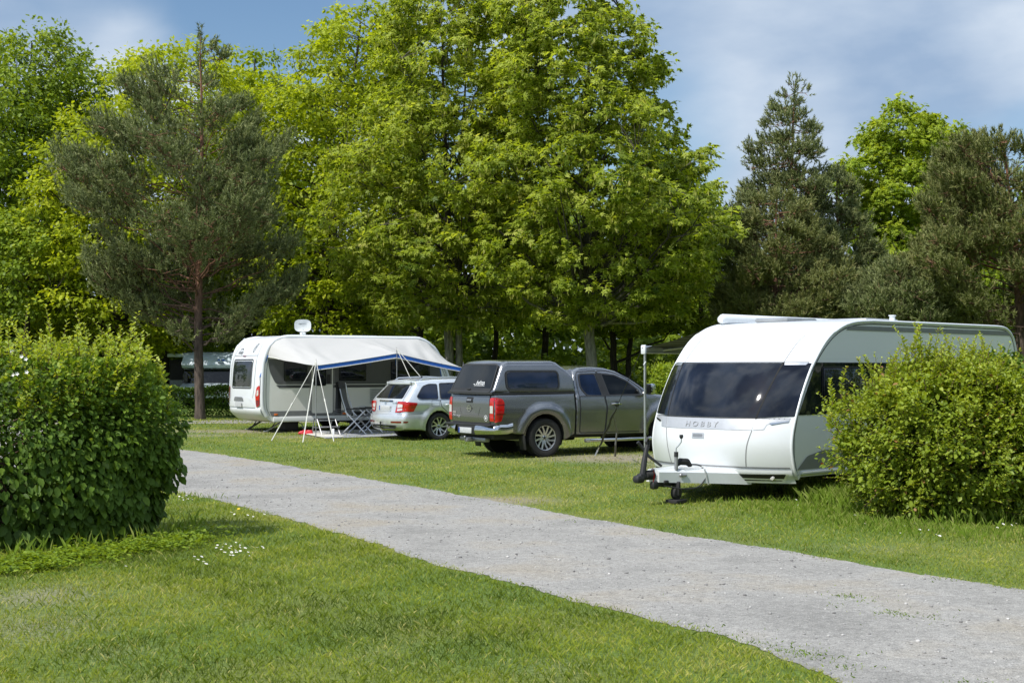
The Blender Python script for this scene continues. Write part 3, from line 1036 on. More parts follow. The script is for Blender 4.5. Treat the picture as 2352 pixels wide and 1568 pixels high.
me_o = mb.build('stem', M_TWIG, root, smooth=60)
local_to(root, me_o.data)
# white blossom of the hedge
M_WHITEF = simple('petal_white', (.82, .80, .78), .6, var=.05)
mb = MB()
for x, y in [(28, 806), (50, 818), (60, 824), (40, 858), (30, 860), (62, 854)]:
    p = apt(x, y, 14.5 + hr.uniform(-.2, .3))
    for kk in range(5):
        a = kk * 1.2566
        q = p + Vector((math.cos(a) * .011, -.004, math.sin(a) * .011))
        mb.add([p[:], (q.x - math.sin(a) * .009, q.y - .006, q.z + math.cos(a) * .009), (p.x + math.cos(a) * .024, p.y - .012, p.z + math.sin(a) * .024), (q.x + math.sin(a) * .009, q.y - .006, q.z - math.cos(a) * .009)], [(0, 1, 2, 3)])
o = mb.build('blossom', M_WHITEF, root, smooth=0)
local_to(root, o.data)

def bush(name, label, c, rx, ry, H, prof, n, leaf, mat, nshoot, seed, tb=.35, shoot_leaf=.045, tall=(), lump=.10, slen=(.18, .45)):
    rg = np.random.default_rng(seed)
    root = thing(name, label, 'bush', (c[0], c[1], c[2]))
    ax = (c, R(10))
    C, Nn, t, dep = bulk(rg, n, ax, rx, ry, H, prof, inner=.55, flat_end=2.2, lump=lump, seedp=seed)
    # gather leaves into sprays
    m = n // 22
    i = rg.integers(0, m, n)
    Cc = C[:m][i] + rg.normal(0, 1, (n, 3)) * np.array([.085, .085, .05])
    tt = t[:m][i]; dd = dep[:m][i]; NN = Nn[:m][i]
    D = NN * .8 + np.array([0, 0, -.25]) + rg.normal(0, .55, (n, 3))
    U = np.array([0, 0, 1.0]) + NN * .5 + rg.normal(0, .35, (n, 3))
    V, T, k = leaves(Cc, D, U, leaf * (.6 + .8 * rg.random(n)), LEAF_OVAL if leaf > .05 else LEAF_SMALL)
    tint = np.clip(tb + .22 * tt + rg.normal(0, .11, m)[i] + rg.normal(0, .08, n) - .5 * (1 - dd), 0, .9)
    tint[rg.random(n) < .012] = 1.0
    parts = [(V, T, np.repeat(tint, k))]
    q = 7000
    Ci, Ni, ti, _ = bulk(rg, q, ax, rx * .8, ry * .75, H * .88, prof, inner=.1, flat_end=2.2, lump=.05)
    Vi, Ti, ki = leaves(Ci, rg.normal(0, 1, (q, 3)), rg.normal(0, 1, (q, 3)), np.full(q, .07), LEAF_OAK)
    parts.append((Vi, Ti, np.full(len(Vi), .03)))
    mb = MB()
    Cs, Ns, ts, _ = bulk(rg, nshoot, ax, rx * .98, ry * .98, H * .98, prof, inner=.8, flat_end=2.2, lump=lump, seedp=seed)
    dr = Ns * .8 + np.array([0, 0, .65]) + rg.normal(0, .3, Cs.shape)
    shoots(mb, rg, Cs, dr, rg.uniform(slen[0], slen[1], len(Cs)), 13, shoot_leaf, LEAF_SMALL if leaf < .05 else LEAF_OVAL, parts, .45)
    if len(tall):
        P = np.array([a for a, _, _ in tall]); Dn = np.array([d for _, d, _ in tall]); L = np.array([l for _, _, l in tall])
        shoots(mb, rg, P, Dn, L, 30, shoot_leaf * 1.15, LEAF_OVAL, parts, .5)
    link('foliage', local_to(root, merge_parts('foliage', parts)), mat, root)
    for _ in range(40):
        e = bulk(rg, 1, ax, rx * .8, ry * .8, H * .85, prof, inner=.5, flat_end=2.2)[0][0]
        b0 = Vector((c[0] + rg.normal(0, .18), c[1] + rg.normal(0, .15), c[2] - .05))
        e = Vector(e); md = b0.lerp(e, .5) + Vector((0, 0, .15))
        mb.tube([b0, md, e], [.013, .009, .004], 5, caps=False)
    o = mb.build('stem', M_TWIG, root, smooth=60)
    local_to(root, o.data)
    return root

tall = []
tr_ = np.random.default_rng(5)
for x, y0, y1 in [(2085, 850, 735), (2105, 840, 712), (2120, 845, 725), (2140, 850, 745), (2160, 855, 760), (2185, 860, 752), (2230, 870, 765), (2255, 870, 750), (2200, 860, 770),
                  (2060, 870, 775), (1985, 880, 812), (2005, 880, 800), (2040, 880, 790), (1930, 915, 840), (1915, 930, 868), (2290, 880, 790), (2320, 890, 800), (1905, 990, 940),
                  (2095, 820, 745), (2115, 830, 740), (2130, 840, 760), (2175, 850, 775), (2215, 850, 775), (2245, 850, 780), (2268, 860, 775)]:
    a = apt(x + tr_.uniform(-6, 6), y0, 18.1); e = apt(x + tr_.uniform(-10, 10), y1, 18.1)
    tall.append((np.array(a), np.array(e - a) + np.array([0, tr_.uniform(-.1, .1), 0]), (e - a).length))
bush('flowering_bush', 'big light green bush hiding the middle of the right caravan', (5.66, 18.3, .02), 1.32, 1.15, 1.93,
     [(0, .66), (.12, .82), (.35, 1.0), (.55, 1.02), (.75, .90), (.9, .62), (1, .25)], 42000, .060, M_BUSH, 1000, 77, .40, .060, tall, lump=.13)
bush('broadleaf_bush', 'dark shaded bush at the right edge behind the light green bush', (6.9, 19.2, .03), 1.35, 1.1, 2.0,
     [(0, .85), (.2, .95), (.6, 1.0), (.85, .85), (1, .5)], 22000, .075, M_HEDGE, 260, 78, .25, .06)
bush('young_bush', 'small bright green bush between the dark pickup and the right caravan', tuple(spot(1545, 38)), 0.75, .6, 1.75,
     [(0, .8), (.4, 1.0), (.75, .8), (1, .4)], 9000, .06, M_SHOOT, 120, 79, .4, .06)

# clipped hedge between the pitches, behind the left caravan
rg = np.random.default_rng(88)
root = thing('clipped_hedge', 'low clipped dark hedge in front of the motorhome', 'hedge', (-12, 49, .25))
def lowhedge(n, inner=.75):
    x = rg.uniform(-18.5, -5.5, n); s = rg.random(n)
    y = np.where(s < .6, 48.2 + rg.random(n) * .25, 48.2 + rg.random(n) * 1.2)
    z = np.where(s < .6, rg.random(n) * 1.0, 1.0 - rg.random(n) * .15)
    return np.stack([x, y, z + .25 + .05 * np.sin(x * 3)], 1)
n = 26000
C = lowhedge(n)
V, T, k = leaves(C, rg.normal(0, 1, (n, 3)) + np.array([0, -.5, -.2]), np.array([0, -.5, 1]) + rg.normal(0, .5, (n, 3)), .085 * (.6 + .8 * rg.random(n)), LEAF_OAK)
me = mesh_np('foliage', V, T, np.repeat(np.clip(rg.normal(.42, .15, n), 0, 1), k))
link('foliage', local_to(root, me), M_HEDGE, root)
# ------------------------------------------------------------------ ground, track, grass
def g2(x, y):
    p = gpt(x, y); return (p.x, p.y)

UP = [(-420, 905), (60, 968), (300, 1010), (400, 1029), (560, 1052), (700, 1076), (850, 1101), (1000, 1126), (1150, 1153), (1300, 1181), (1400, 1199), (1500, 1217), (1650, 1241), (1800, 1265), (1950, 1290), (2100, 1315), (2250, 1340), (2360, 1358), (2700, 1410)]
LO = [(-700, 1000), (-200, 1052), (200, 1098), (400, 1130), (520, 1155), (620, 1181), (740, 1214), (850, 1244), (925, 1273), (1000, 1295), (1120, 1325), (1250, 1361), (1380, 1392), (1500, 1424), (1620, 1453), (1750, 1496), (1850, 1532), (1945, 1572), (2120, 1650), (2400, 1760)]
def extended(P, k0, k1):
    a, b = np.array(P[0]), np.array(P[1]); c, d = np.array(P[-1]), np.array(P[-2])
    return [tuple(a + (a - b) / np.linalg.norm(a - b) * k0)] + P + [tuple(c + (c - d) / np.linalg.norm(c - d) * k1)]
pu = spline(extended([g2(*p) for p in UP], 12, 14), 10); pl = spline(extended([g2(*p) for p in LO], 12, 14), 10)
def ragged(line, seed):
    L = resample(line, .06, False)
    rg = np.random.default_rng(seed)
    out = []
    for i, p in enumerate(L):
        s = i * .06
        o = .035 * math.sin(s * 2.1 + seed) + .03 * math.sin(s * 5.3) + .018 * math.sin(s * 13.7 + 1) + rg.normal(0, .018)
        out.append((p[0] + o * .3, p[1] + o))
    return out
PU, PL = ragged(pu, 3), ragged(pl, 4)
PATH = PU + PL[::-1]
P2U = spline([g2(*p) for p in [(-200, 962), (300, 966), (430, 966), (500, 965), (560, 964.5), (640, 964), (900, 962)]], 6)
P2L = spline([g2(*p) for p in [(-200, 974), (300, 974), (430, 973), (500, 972.5), (560, 972), (640, 971), (900, 969)]], 6)

def on_path(x, y):
    P = np.stack([x, y], 1)
    u = np.interp(x, [p[0] for p in pu], [p[1] for p in pu])
    l = np.interp(x, [p[0] for p in pl], [p[1] for p in pl])
    return (y < u) & (y > l), u - y, y - l

# ground sheet
xs = np.concatenate([[-900, -400, -200, -100, -60, -40], np.arange(-30, 30.01, .3), [40, 60, 100, 200, 400, 900]])
ys = np.concatenate([[-300, -100, -30, -5, 2], np.arange(5, 62, .3), [66, 72, 80, 100, 140, 220, 400, 900]])
gx, gy = np.meshgrid(xs, ys, indexing='ij')
gz = terr(gy)
near = (np.abs(gx) < 31) & (gy > 4) & (gy < 62)
nzv = .012 * np.sin(gx * 1.3 + gy * .7) + .010 * np.sin(gx * 2.9 - gy * 1.7)
V = np.stack([gx, gy, gz + 0 * nzv], -1).reshape(-1, 3)
nx_, ny_ = len(xs), len(ys)
I = (np.arange(nx_ - 1)[:, None] * ny_ + np.arange(ny_ - 1)[None]).ravel()
Q = np.stack([I, I + ny_, I + ny_ + 1, I + 1], 1)
me = mesh_np('ground', V, Q)
BARE = [(1440, 1052, 2.0, .5, .9), (1560, 1070, 1.4, .5, .6), (560, 990, 2.6, .35, .85), (700, 1003, 1.6, .3, .6), (455, 1000, 1.3, .3, .6), (1130, 1150, 1.0, .25, .9), (60, 1440, .9, .35, .5), (90, 1370, .7, .3, .6), (260, 1500, .5, .2, .35), (900, 1500, .4, .2, .3), (1250, 1530, .5, .15, .35), (620, 1420, .4, .2, .25), (2000, 1260, .8, .2, .35), (900, 1090, .8, .2, .4), (1620, 1100, 1.2, .6, .5)]
def bare(x, y):
    r = np.zeros_like(x)
    for vx, vy, rx, ry, a in BARE:
        cx, cy = g2(vx, vy)
        r = np.maximum(r, a * np.exp(-(((x - cx) / rx) ** 2 + ((y - cy) / (ry * 3)) ** 2)))
    return r
at = me.attributes.new('bare', 'FLOAT', 'POINT')
at.data.foreach_set('value', bare(V[:, 0], V[:, 1]).astype(np.float32))

m, nt, bsdf = node_mat('lawn_soil')
tc = N(nt, 'ShaderNodeTexCoord')
n1 = N(nt, 'ShaderNodeTexNoise'); n1.inputs['Scale'].default_value = .45; n1.inputs['Detail'].default_value = 9
n2 = N(nt, 'ShaderNodeTexNoise'); n2.inputs['Scale'].default_value = 26; n2.inputs['Detail'].default_value = 8
nt.links.new(tc.outputs['Object'], n1.inputs['Vector']); nt.links.new(tc.outputs['Object'], n2.inputs['Vector'])
ca = ramp(nt, n2.outputs['Fac'], [(.3, (.045, .075, .008)), (.55, (.10, .16, .016)), (.75, (.19, .24, .035))])
cb = ramp(nt, n2.outputs['Fac'], [(.3, (.07, .09, .014)), (.55, (.17, .19, .035)), (.75, (.29, .27, .08))])
mr = N(nt, 'ShaderNodeMapRange'); mr.inputs['From Min'].default_value = .42; mr.inputs['From Max'].default_value = .66
nt.links.new(n1.outputs['Fac'], mr.inputs['Value'])
mx = N(nt, 'ShaderNodeMix', data_type='RGBA')
nt.links.new(mr.outputs[0], mx.inputs['Factor']); nt.links.new(ca, mx.inputs['A']); nt.links.new(cb, mx.inputs['B'])
ab = N(nt, 'ShaderNodeAttribute', attribute_name='bare')
mu = N(nt, 'ShaderNodeMath', operation='MULTIPLY_ADD'); mu.inputs[1].default_value = .9; 
nt.links.new(n2.outputs['Fac'], mu.inputs[0]); nt.links.new(ab.outputs['Fac'], mu.inputs[2])
m2 = N(nt, 'ShaderNodeMapRange'); m2.inputs['From Min'].default_value = .62; m2.inputs['From Max'].default_value = 1.0
nt.links.new(mu.outputs[0], m2.inputs['Value'])
mb_ = N(nt, 'ShaderNodeMath', operation='MULTIPLY'); nt.links.new(m2.outputs[0], mb_.inputs[0]); nt.links.new(ab.outputs['Fac'], mb_.inputs[1])
cs = ramp(nt, n2.outputs['Fac'], [(.3, (.17, .135, .09)), (.7, (.36, .31, .23))])
m3 = N(nt, 'ShaderNodeMix', data_type='RGBA')
nt.links.new(mb_.outputs[0], m3.inputs['Factor']); nt.links.new(mx.outputs['Result'], m3.inputs['A']); nt.links.new(cs, m3.inputs['B'])
nt.links.new(m3.outputs['Result'], bsdf.inputs['Base Color'])
bsdf.inputs['Roughness'].default_value = .95
bp = N(nt, 'ShaderNodeBump'); bp.inputs['Strength'].default_value = .9; bp.inputs['Distance'].default_value = .03
nt.links.new(n2.outputs['Fac'], bp.inputs['Height']); nt.links.new(bp.outputs[0], bsdf.inputs['Normal'])
tag(link('ground', me, m), 'camp site lawn with worn yellowish patches', kind='structure')

# gravel track
m, nt, bsdf = node_mat('gravel_surface')
tc = N(nt, 'ShaderNodeTexCoord')
def tex(kind, scale, det=None, **kw):
    t = N(nt, kind, **kw); t.inputs['Scale'].default_value = scale
    if det is not None: t.inputs['Detail'].default_value = det
    nt.links.new(tc.outputs['Object'], t.inputs['Vector']); return t
v1 = tex('ShaderNodeTexVoronoi', 60); v2 = tex('ShaderNodeTexVoronoi', 150)
g1 = tex('ShaderNodeTexNoise', .7, 8); g3 = tex('ShaderNodeTexNoise', 9, 8)
sv = N(nt, 'ShaderNodeSeparateColor'); nt.links.new(v1.outputs['Color'], sv.inputs[0])
s2 = N(nt, 'ShaderNodeSeparateColor'); nt.links.new(v2.outputs['Color'], s2.inputs[0])
av = N(nt, 'ShaderNodeMath', operation='ADD'); nt.links.new(sv.outputs[0], av.inputs[0]); nt.links.new(s2.outputs[1], av.inputs[1])
hv = N(nt, 'ShaderNodeMath', operation='MULTIPLY'); hv.inputs[1].default_value = .5; nt.links.new(av.outputs[0], hv.inputs[0])
c1 = ramp(nt, hv.outputs[0], [(.05, (.20, .192, .182)), (.35, (.30, .29, .265)), (.7, (.375, .36, .33)), (.95, (.50, .48, .445))])
c2 = ramp(nt, g1.outputs['Fac'], [(.33, (.78, .775, .77)), (.5, (1, .99, .985)), (.68, (1.0, .92, .80))])
c3 = ramp(nt, g3.outputs['Fac'], [(.3, (.82, .82, .82)), (.6, (1, 1, 1))])
ma = N(nt, 'ShaderNodeMix', data_type='RGBA', blend_type='MULTIPLY'); ma.inputs['Factor'].default_value = 1
nt.links.new(c1, ma.inputs['A']); nt.links.new(c2, ma.inputs['B'])
mc = N(nt, 'ShaderNodeMix', data_type='RGBA', blend_type='MULTIPLY'); mc.inputs['Factor'].default_value = 1
nt.links.new(ma.outputs['Result'], mc.inputs['A']); nt.links.new(c3, mc.inputs['B'])
nt.links.new(mc.outputs['Result'], bsdf.inputs['Base Color'])
bsdf.inputs['Roughness'].default_value = .93
bp = N(nt, 'ShaderNodeBump'); bp.inputs['Strength'].default_value = .8; bp.inputs['Distance'].default_value = .012
nt.links.new(v1.outputs['Distance'], bp.inputs['Height']); nt.links.new(bp.outputs[0], bsdf.inputs['Normal'])
M_GRAVEL = m
def sheet(name, U, L, lift, n=40):
    """strip between two polylines, following the terrain"""
    k = min(len(U), len(L)); k = 900 if k > 300 else 60
    def rs(A):
        A = np.array(A); d = np.concatenate([[0], np.cumsum(np.linalg.norm(np.diff(A, axis=0), axis=1))])
        s = np.linspace(0, d[-1], k); return np.stack([np.interp(s, d, A[:, 0]), np.interp(s, d, A[:, 1])], 1)
    U, L = rs(U), rs(L)
    w = np.linspace(0, 1, n)[None, :, None]
    G = U[:, None] * (1 - w) + L[:, None] * w
    V = np.concatenate([G, (terr(G[..., 1]) + lift)[..., None]], -1).reshape(-1, 3)
    I = (np.arange(k - 1)[:, None] * n + np.arange(n - 1)[None]).ravel()
    return mesh_np(name, V, np.stack([I, I + 1, I + n + 1, I + n], 1))
PP, PT = triangulate([(float(a), float(b)) for a, b in PATH], .45)
tag(link('path', mesh_np('path', np.concatenate([PP, (terr(PP[:, 1]) + .005)[:, None]], 1), PT), M_GRAVEL), 'grey gravel track crossing the lawn', kind='structure')
tag(link('path', sheet('path', P2U, P2L, .006, 4), M_GRAVEL), 'pale gravel strip beyond the left caravan', kind='structure')

# loose stones on the track
rg = np.random.default_rng(12)
n = 10000
x = rg.uniform(-6, 9, n * 3); y = rg.uniform(8, 30, n * 3)
ok, du, dl = on_path(x, y)
vis = ok & (np.abs(x) < .37 * y + .5)
x, y = x[vis][:n], y[vis][:n]; n = len(x)
ico = bmesh.new(); bmesh.ops.create_icosphere(ico, subdivisions=1, radius=1)
iv = np.array([v.co[:] for v in ico.verts]); it = np.array([[v.index for v in f.verts] for f in ico.faces]); ico.free()
iv = iv[:]; kk = len(iv)
S = rg.gamma(1.8, .0026, n).clip(.0025, .020)
sc = rg.uniform(.6, 1.3, (n, 1, 3)) * np.array([1, 1, .6])
V = iv[None] * sc * S[:, None, None] * rg.uniform(.8, 1.2, (n, kk, 1)) + np.stack([x, y, terr(y) + .005 + S * .25], 1)[:, None]
T = (it[None] + (np.arange(n) * kk)[:, None, None]).reshape(-1, 3)
M_STONE = leaf_mat('stone', [(0, (.14, .135, .13)), (.7, (.33, .32, .305)), (1, (.58, .56, .53))], 0.0, .9)
o = link('gravel', mesh_np('gravel', V.reshape(-1, 3), T, np.repeat(rg.random(n), kk)), M_STONE)
tag(o, 'loose pale stones scattered over the gravel track', 'gravel', kind='stuff')

# grass blades
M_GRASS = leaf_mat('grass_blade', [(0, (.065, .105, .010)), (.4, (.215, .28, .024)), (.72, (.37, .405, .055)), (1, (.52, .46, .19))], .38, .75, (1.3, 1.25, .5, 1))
def tone(x, y):
    return (.5 + .16 * np.sin(x * .9 + 1.3 * np.sin(y * .37)) * np.cos(y * .55 + .6) + .10 * np.sin(x * 2.7 + y * 1.9) + .08 * np.sin(x * 5.1 - y * 3.3) + .05 * np.sin(x * 11 + y * 9))
def blades(rg, x, y, h, w, tint, lean=.45, clump=None):
    n = len(x)
    a = rg.random(n) * 6.283
    sx, sy = np.cos(a) * w, np.sin(a) * w
    l = rg.normal(0, lean, (n, 2)) * h[:, None]
    z = terr(y) - .003
    b = np.stack([x, y, z], 1)
    V = np.empty((n, 4, 3))
    V[:, 0] = b + np.stack([sx, sy, np.zeros(n)], 1)
    V[:, 1] = b - np.stack([sx, sy, np.zeros(n)], 1)
    mid = b + np.stack([l[:, 0] * .35, l[:, 1] * .35, h * .6], 1)
    V[:, 2] = mid + np.stack([sx, sy, np.zeros(n)], 1) * .7
    V[:, 3] = b + np.stack([l[:, 0], l[:, 1], h * .95], 1)
    # two triangles: base pair to mid, mid to tip
    T = np.array([[0, 1, 2], [1, 3, 2]])
    T = (T[None] + (np.arange(n) * 4)[:, None, None]).reshape(-1, 3)
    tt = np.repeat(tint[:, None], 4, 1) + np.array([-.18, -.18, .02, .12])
    return V.reshape(-1, 3), T, np.clip(tt, 0, 1).ravel()
def blocked(x, y):
    """under the vehicles and bodies of the hedges nothing can be seen of the lawn"""
    r = np.zeros(len(x), bool)
    c, s = math.cos(R(30)), math.sin(R(30))
    lx = (x + 6.05) * c + (y - 15.15) * s; ly = -(x + 6.05) * s + (y - 15.15) * c
    r |= (np.abs(lx) < 1.55) & (np.abs(ly) < .45)
    r |= ((x - 5.4) / 1.0) ** 2 + ((y - 18.3) / .7) ** 2 < 1
    return r
parts = []
rg = np.random.default_rng(55)
for (y0, y1, dens, hh, ww) in [(8.0, 11, 3000, .042, .0032), (11, 15, 1900, .046, .0042), (15, 20, 1050, .050, .0058), (20, 27, 520, .055, .009), (27, 36, 250, .055, .014), (36, 47, 110, .06, .022)]:
    A = (y1 - y0) * .98 * (y0 + y1) / 2
    n = int(A * dens)
    y = np.sqrt(rg.random(n) * (y1 ** 2 - y0 ** 2) + y0 ** 2)
    x = (rg.random(n) * 2 - 1) * (.46 * y + 1.0)
    ok, du, dl = on_path(x, y)
    rp = rg.random(n) ** 3 * .22 + .02
    keep = ~((du > rp) & (dl > rp)) & ~blocked(x, y)
    bb = bare(x, y)
    keep &= rg.random(n) > bb * .9
    keep &= rg.random(n) < .72 + .4 * tone(x * 2.3, y * 2.1)
    x, y = x[keep], y[keep]
    tn = tone(x, y)
    edge = np.minimum(np.abs(on_path(x, y)[1]), np.abs(on_path(x, y)[2]))
    h = hh * (.45 + .7 * rg.random(len(x))) * (.75 + .5 * tone(x * 1.7 + 3, y * 1.3))
    h *= np.where(edge < .25, .65, 1)
    # the lower lawn is greener and longer, the upper pitch is shorter and yellower
    upper = y > np.interp(x, [p[0] for p in pu], [p[1] for p in pu])
    h *= np.where(upper, .8, 1.1)
    tint = np.where(upper, .56, .44) + (tn - .5) * 1.25 + rg.normal(0, .13, len(x)) + np.where(edge < .3, .12, 0)
    dry = rg.random(len(x)) < np.where(upper, .10, .045) + bare(x, y) * .3
    tint = np.where(dry, .95, tint)
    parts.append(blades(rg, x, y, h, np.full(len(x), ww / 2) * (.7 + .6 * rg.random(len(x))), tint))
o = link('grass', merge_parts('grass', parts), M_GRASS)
tag(o, 'mown lawn grass on both sides of the gravel track', 'grass', kind='stuff')

# long grass along the feet of hedge and bush
M_TALL = leaf_mat('grass_long', [(0, (.07, .13, .01)), (.5, (.19, .29, .025)), (1, (.42, .43, .15))], .4, .7, (1.3, 1.25, .5, 1))
parts = []
def strip(px, n, spread, h0, h1, w):
    P = np.array([g2(*p) for p in px]); d = np.concatenate([[0], np.cumsum(np.linalg.norm(np.diff(P, axis=0), axis=1))])
    s = rg.random(n) * d[-1]
    x = np.interp(s, d, P[:, 0]) + rg.normal(0, spread, n); y = np.interp(s, d, P[:, 1]) + rg.normal(0, spread, n)
    h = h0 + (h1 - h0) * rg.random(n) ** 2.2
    parts.append(blades(rg, x, y, h, np.full(n, w / 2), np.clip(rg.normal(.5, .18, n), 0, 1), .28))
strip([(-60, 1300), (150, 1275), (300, 1262), (400, 1240), (440, 1205)], 520, .14, .04, .28, .0035)
strip([(380, 1250), (430, 1240)], 160, .12, .05, .2, .004)
strip([(1850, 1125), (1950, 1165), (2100, 1190), (2240, 1200), (2360, 1195)], 9500, .22, .04, .27, .005)
strip([(1650, 1120), (1750, 1128), (1850, 1125), (1920, 1120)], 3200, .15, .04, .15, .005)
strip([(1750, 1160), (2000, 1205), (2352, 1240)], 6500, .45, .04, .14, .006)
strip([(410, 1140), (470, 1150)], 150, .2, .04, .12, .005)
tw = np.random.default_rng(91)
for cxv, cyv, k_ in [(1935, 1368, 34), (1960, 1372, 26), (1985, 1382, 18), (2040, 1408, 30), (2075, 1412, 26), (2105, 1418, 24), (2125, 1414, 10), (1925, 1392, 8), (1300, 1195, 14), (1480, 1228, 10), (1750, 1478, 40), (1810, 1495, 46), (1850, 1505, 40), (1890, 1512, 24), (1660, 1462, 36), (1700, 1480, 30), (1600, 1440, 26), (1945, 1535, 30), (2170, 1330, 26), (1880, 1282, 20), (700, 1092, 14), (620, 1178, 16), (1080, 1148, 20), (1170, 1160, 22), (2230, 1568, 20)]:
    c0 = g2(cxv, cyv); k2 = k_ * 2
    x = c0[0] + tw.standard_t(2, k2) * .07; y = c0[1] + tw.standard_t(2, k2) * .06
    parts.append(blades(tw, x, y, tw.uniform(.010, .03, k2), np.full(k2, .005), np.clip(tw.normal(.35, .2, k2), 0, 1), .6))
# seed heads
o = link('long_grass', merge_parts('long_grass', parts), M_TALL)
tag(o, 'long grass growing along the feet of the hedge and the bush', 'long grass', kind='stuff')

# low leafy weeds in front of the left hedge
n = 7000
P = np.array([g2(*p) for p in [(-80, 1335), (60, 1318), (200, 1290), (330, 1268), (440, 1255), (455, 1240)]])
d = np.concatenate([[0], np.cumsum(np.linalg.norm(np.diff(P, axis=0), axis=1))])
m_ = 330
s = rg.random(m_) * d[-1]
cx = np.interp(s, d, P[:, 0]) + rg.normal(0, .15, m_); cy = np.interp(s, d, P[:, 1]) + rg.uniform(-.1, .75, m_) + .14 * np.sin(s * 4.1) + .10 * np.sin(s * 9.7)
hh = rg.uniform(.02, .15, m_) * (.6 + .5 * np.sin(s * 5.3) ** 2)
i = rg.integers(0, m_, n)
C = np.stack([cx[i] + rg.normal(0, .05, n), cy[i] + rg.normal(0, .05, n), hh[i] * rg.random(n) ** .5 + .01], 1)
a = rg.random(n) * 6.28
D = np.stack([np.cos(a), np.sin(a), rg.normal(.1, .3, n)], 1)
V, T, k = leaves(C, D, np.array([0, 0, 1.0]) + rg.normal(0, .3, (n, 3)), .042 * (.4 + rg.random(n)), LEAF_OVAL)
o = link('weeds', mesh_np('weeds', V, T, np.repeat(np.clip(rg.normal(.28, .16, n), 0, 1), k)), M_SHOOT)
tag(o, 'low broad leaved weeds at the foot of the left hedge', 'ground cover', kind='stuff')

# ---- daisies and dandelions, each a flower of its own
M_PETAL = simple('daisy_petal', (.80, .79, .76), .6, var=.05)
M_EYE = simple('daisy_eye', (.65, .42, .03), .7, var=.15)
M_STALK = simple('stalk', (.10, .16, .03), .7, var=.2)
def daisy_meshes(pet, r, h, n=11):
    mb = MB()
    for k in range(n):
        a = 6.283 * k / n
        ca, sa = math.cos(a), math.sin(a)
        q = .16 * r
        mb.add([(ca * .2 * r - sa * q, sa * .2 * r + ca * q, h), (ca * .2 * r + sa * q, sa * .2 * r - ca * q, h), (ca * r + sa * q * 1.2, sa * r - ca * q * 1.2, h + .12 * r), (ca * r - sa * q * 1.2, sa * r + ca * q * 1.2, h + .12 * r)], [(0, 1, 2, 3)])
    return mb
first = None
def flower(name, label, cat, group, pm, em, r, h):
    root = thing(name, label, cat, (0, 0, 0), 0, group)
    daisy_meshes(None, r, h).build('petal', pm, root, smooth=0)
    e = MB(); e.lathe([(0, h + .25 * r), (.18 * r, h + .22 * r), (.3 * r, h + .05 * r)], axis='z', n=8); e.build('eye', em, root)
    s = MB(); s.tube([(0, 0, 0), (.003, 0, h * .5), (0, 0, h)], .0015, 4); s.build('stalk', M_STALK, root)
    return root
spots_a = [(500, 1258), (510, 1262), (517, 1255), (524, 1266), (531, 1260), (538, 1270), (545, 1264), (552, 1272), (560, 1268), (567, 1275), (530, 1276), (542, 1279), (520, 1272), (556, 1281), (508, 1270), (573, 1268), (578, 1277), (548, 1257), (534, 1284), (563, 1260), (526, 1281), (497, 1265), (570, 1282), (515, 1279), (541, 1252),
           (445, 1286), (452, 1295), (459, 1287), (466, 1300), (470, 1306), (588, 1266), (598, 1266), (600, 1280), (287, 1308), (603, 1265)]
spots_b = [(412, 1146), (418, 1149), (424, 1147), (430, 1150), (436, 1148), (421, 1152), (441, 1151), (408, 1150), (427, 1145), (528, 1184), (540, 1186), (566, 1190), (580, 1192), (605, 1188)]
spots_c = [(2075, 1213), (2090, 1222), (2098, 1208), (2110, 1225), (2118, 1230), (2125, 1213), (2132, 1228), (2145, 1235), (2160, 1222), (2300, 1212), (2318, 1214), (2330, 1209), (2288, 1222), (2040, 1205), (2155, 1240), (1810, 1148), (1825, 1155), (1840, 1143), (1855, 1160), (1800, 1162), (1962, 1190), (2000, 1203), (1835, 1166), (2065, 1230), (2110, 1240), (1985, 1212), (2215, 1215)]
da = flower('daisy', 'small white daisy in the tight cluster on the lawn right of the left hedge', 'daisy', 'daisies clustered right of the left hedge', M_PETAL, M_EYE, .017, .055)
db = flower('daisy', 'small white daisy beside the near edge of the gravel track', 'daisy', 'daisies beside the near edge of the track', M_PETAL, M_EYE, .016, .05)
dc = flower('daisy', 'small white daisy in the grass before the light green bush', 'daisy', 'daisies before the light green bush', M_PETAL, M_EYE, .017, .06)
for src, sp in ((da, spots_a), (db, spots_b), (dc, spots_c)):
    for j, (x, y) in enumerate(sp):
        p = gpt(x, y)
        rz = rg.random() * 6.28
        o = src if j == 0 else dup(src, p, rz)
        o.location = p
        o.rotation_euler = (R(rg.uniform(8, 38)), R(rg.uniform(-22, 22)), rz * .3)
        o.scale = tuple([rg.uniform(.62, 1.05)] * 3)
M_YELLOW = simple('dandelion_petal', (.75, .50, .02), .6, var=.1)
for (x, y), lab in (((1832, 1134), 'single yellow dandelion beside the corner of the right caravan'), ((549, 1178), 'small yellow dandelion near the edge of the gravel track')):
    o = flower('dandelion', lab, 'dandelion', None, M_YELLOW, M_YELLOW, .02, .07)
    o.location = gpt(x, y); o.rotation_euler = (R(30), 0, 0)
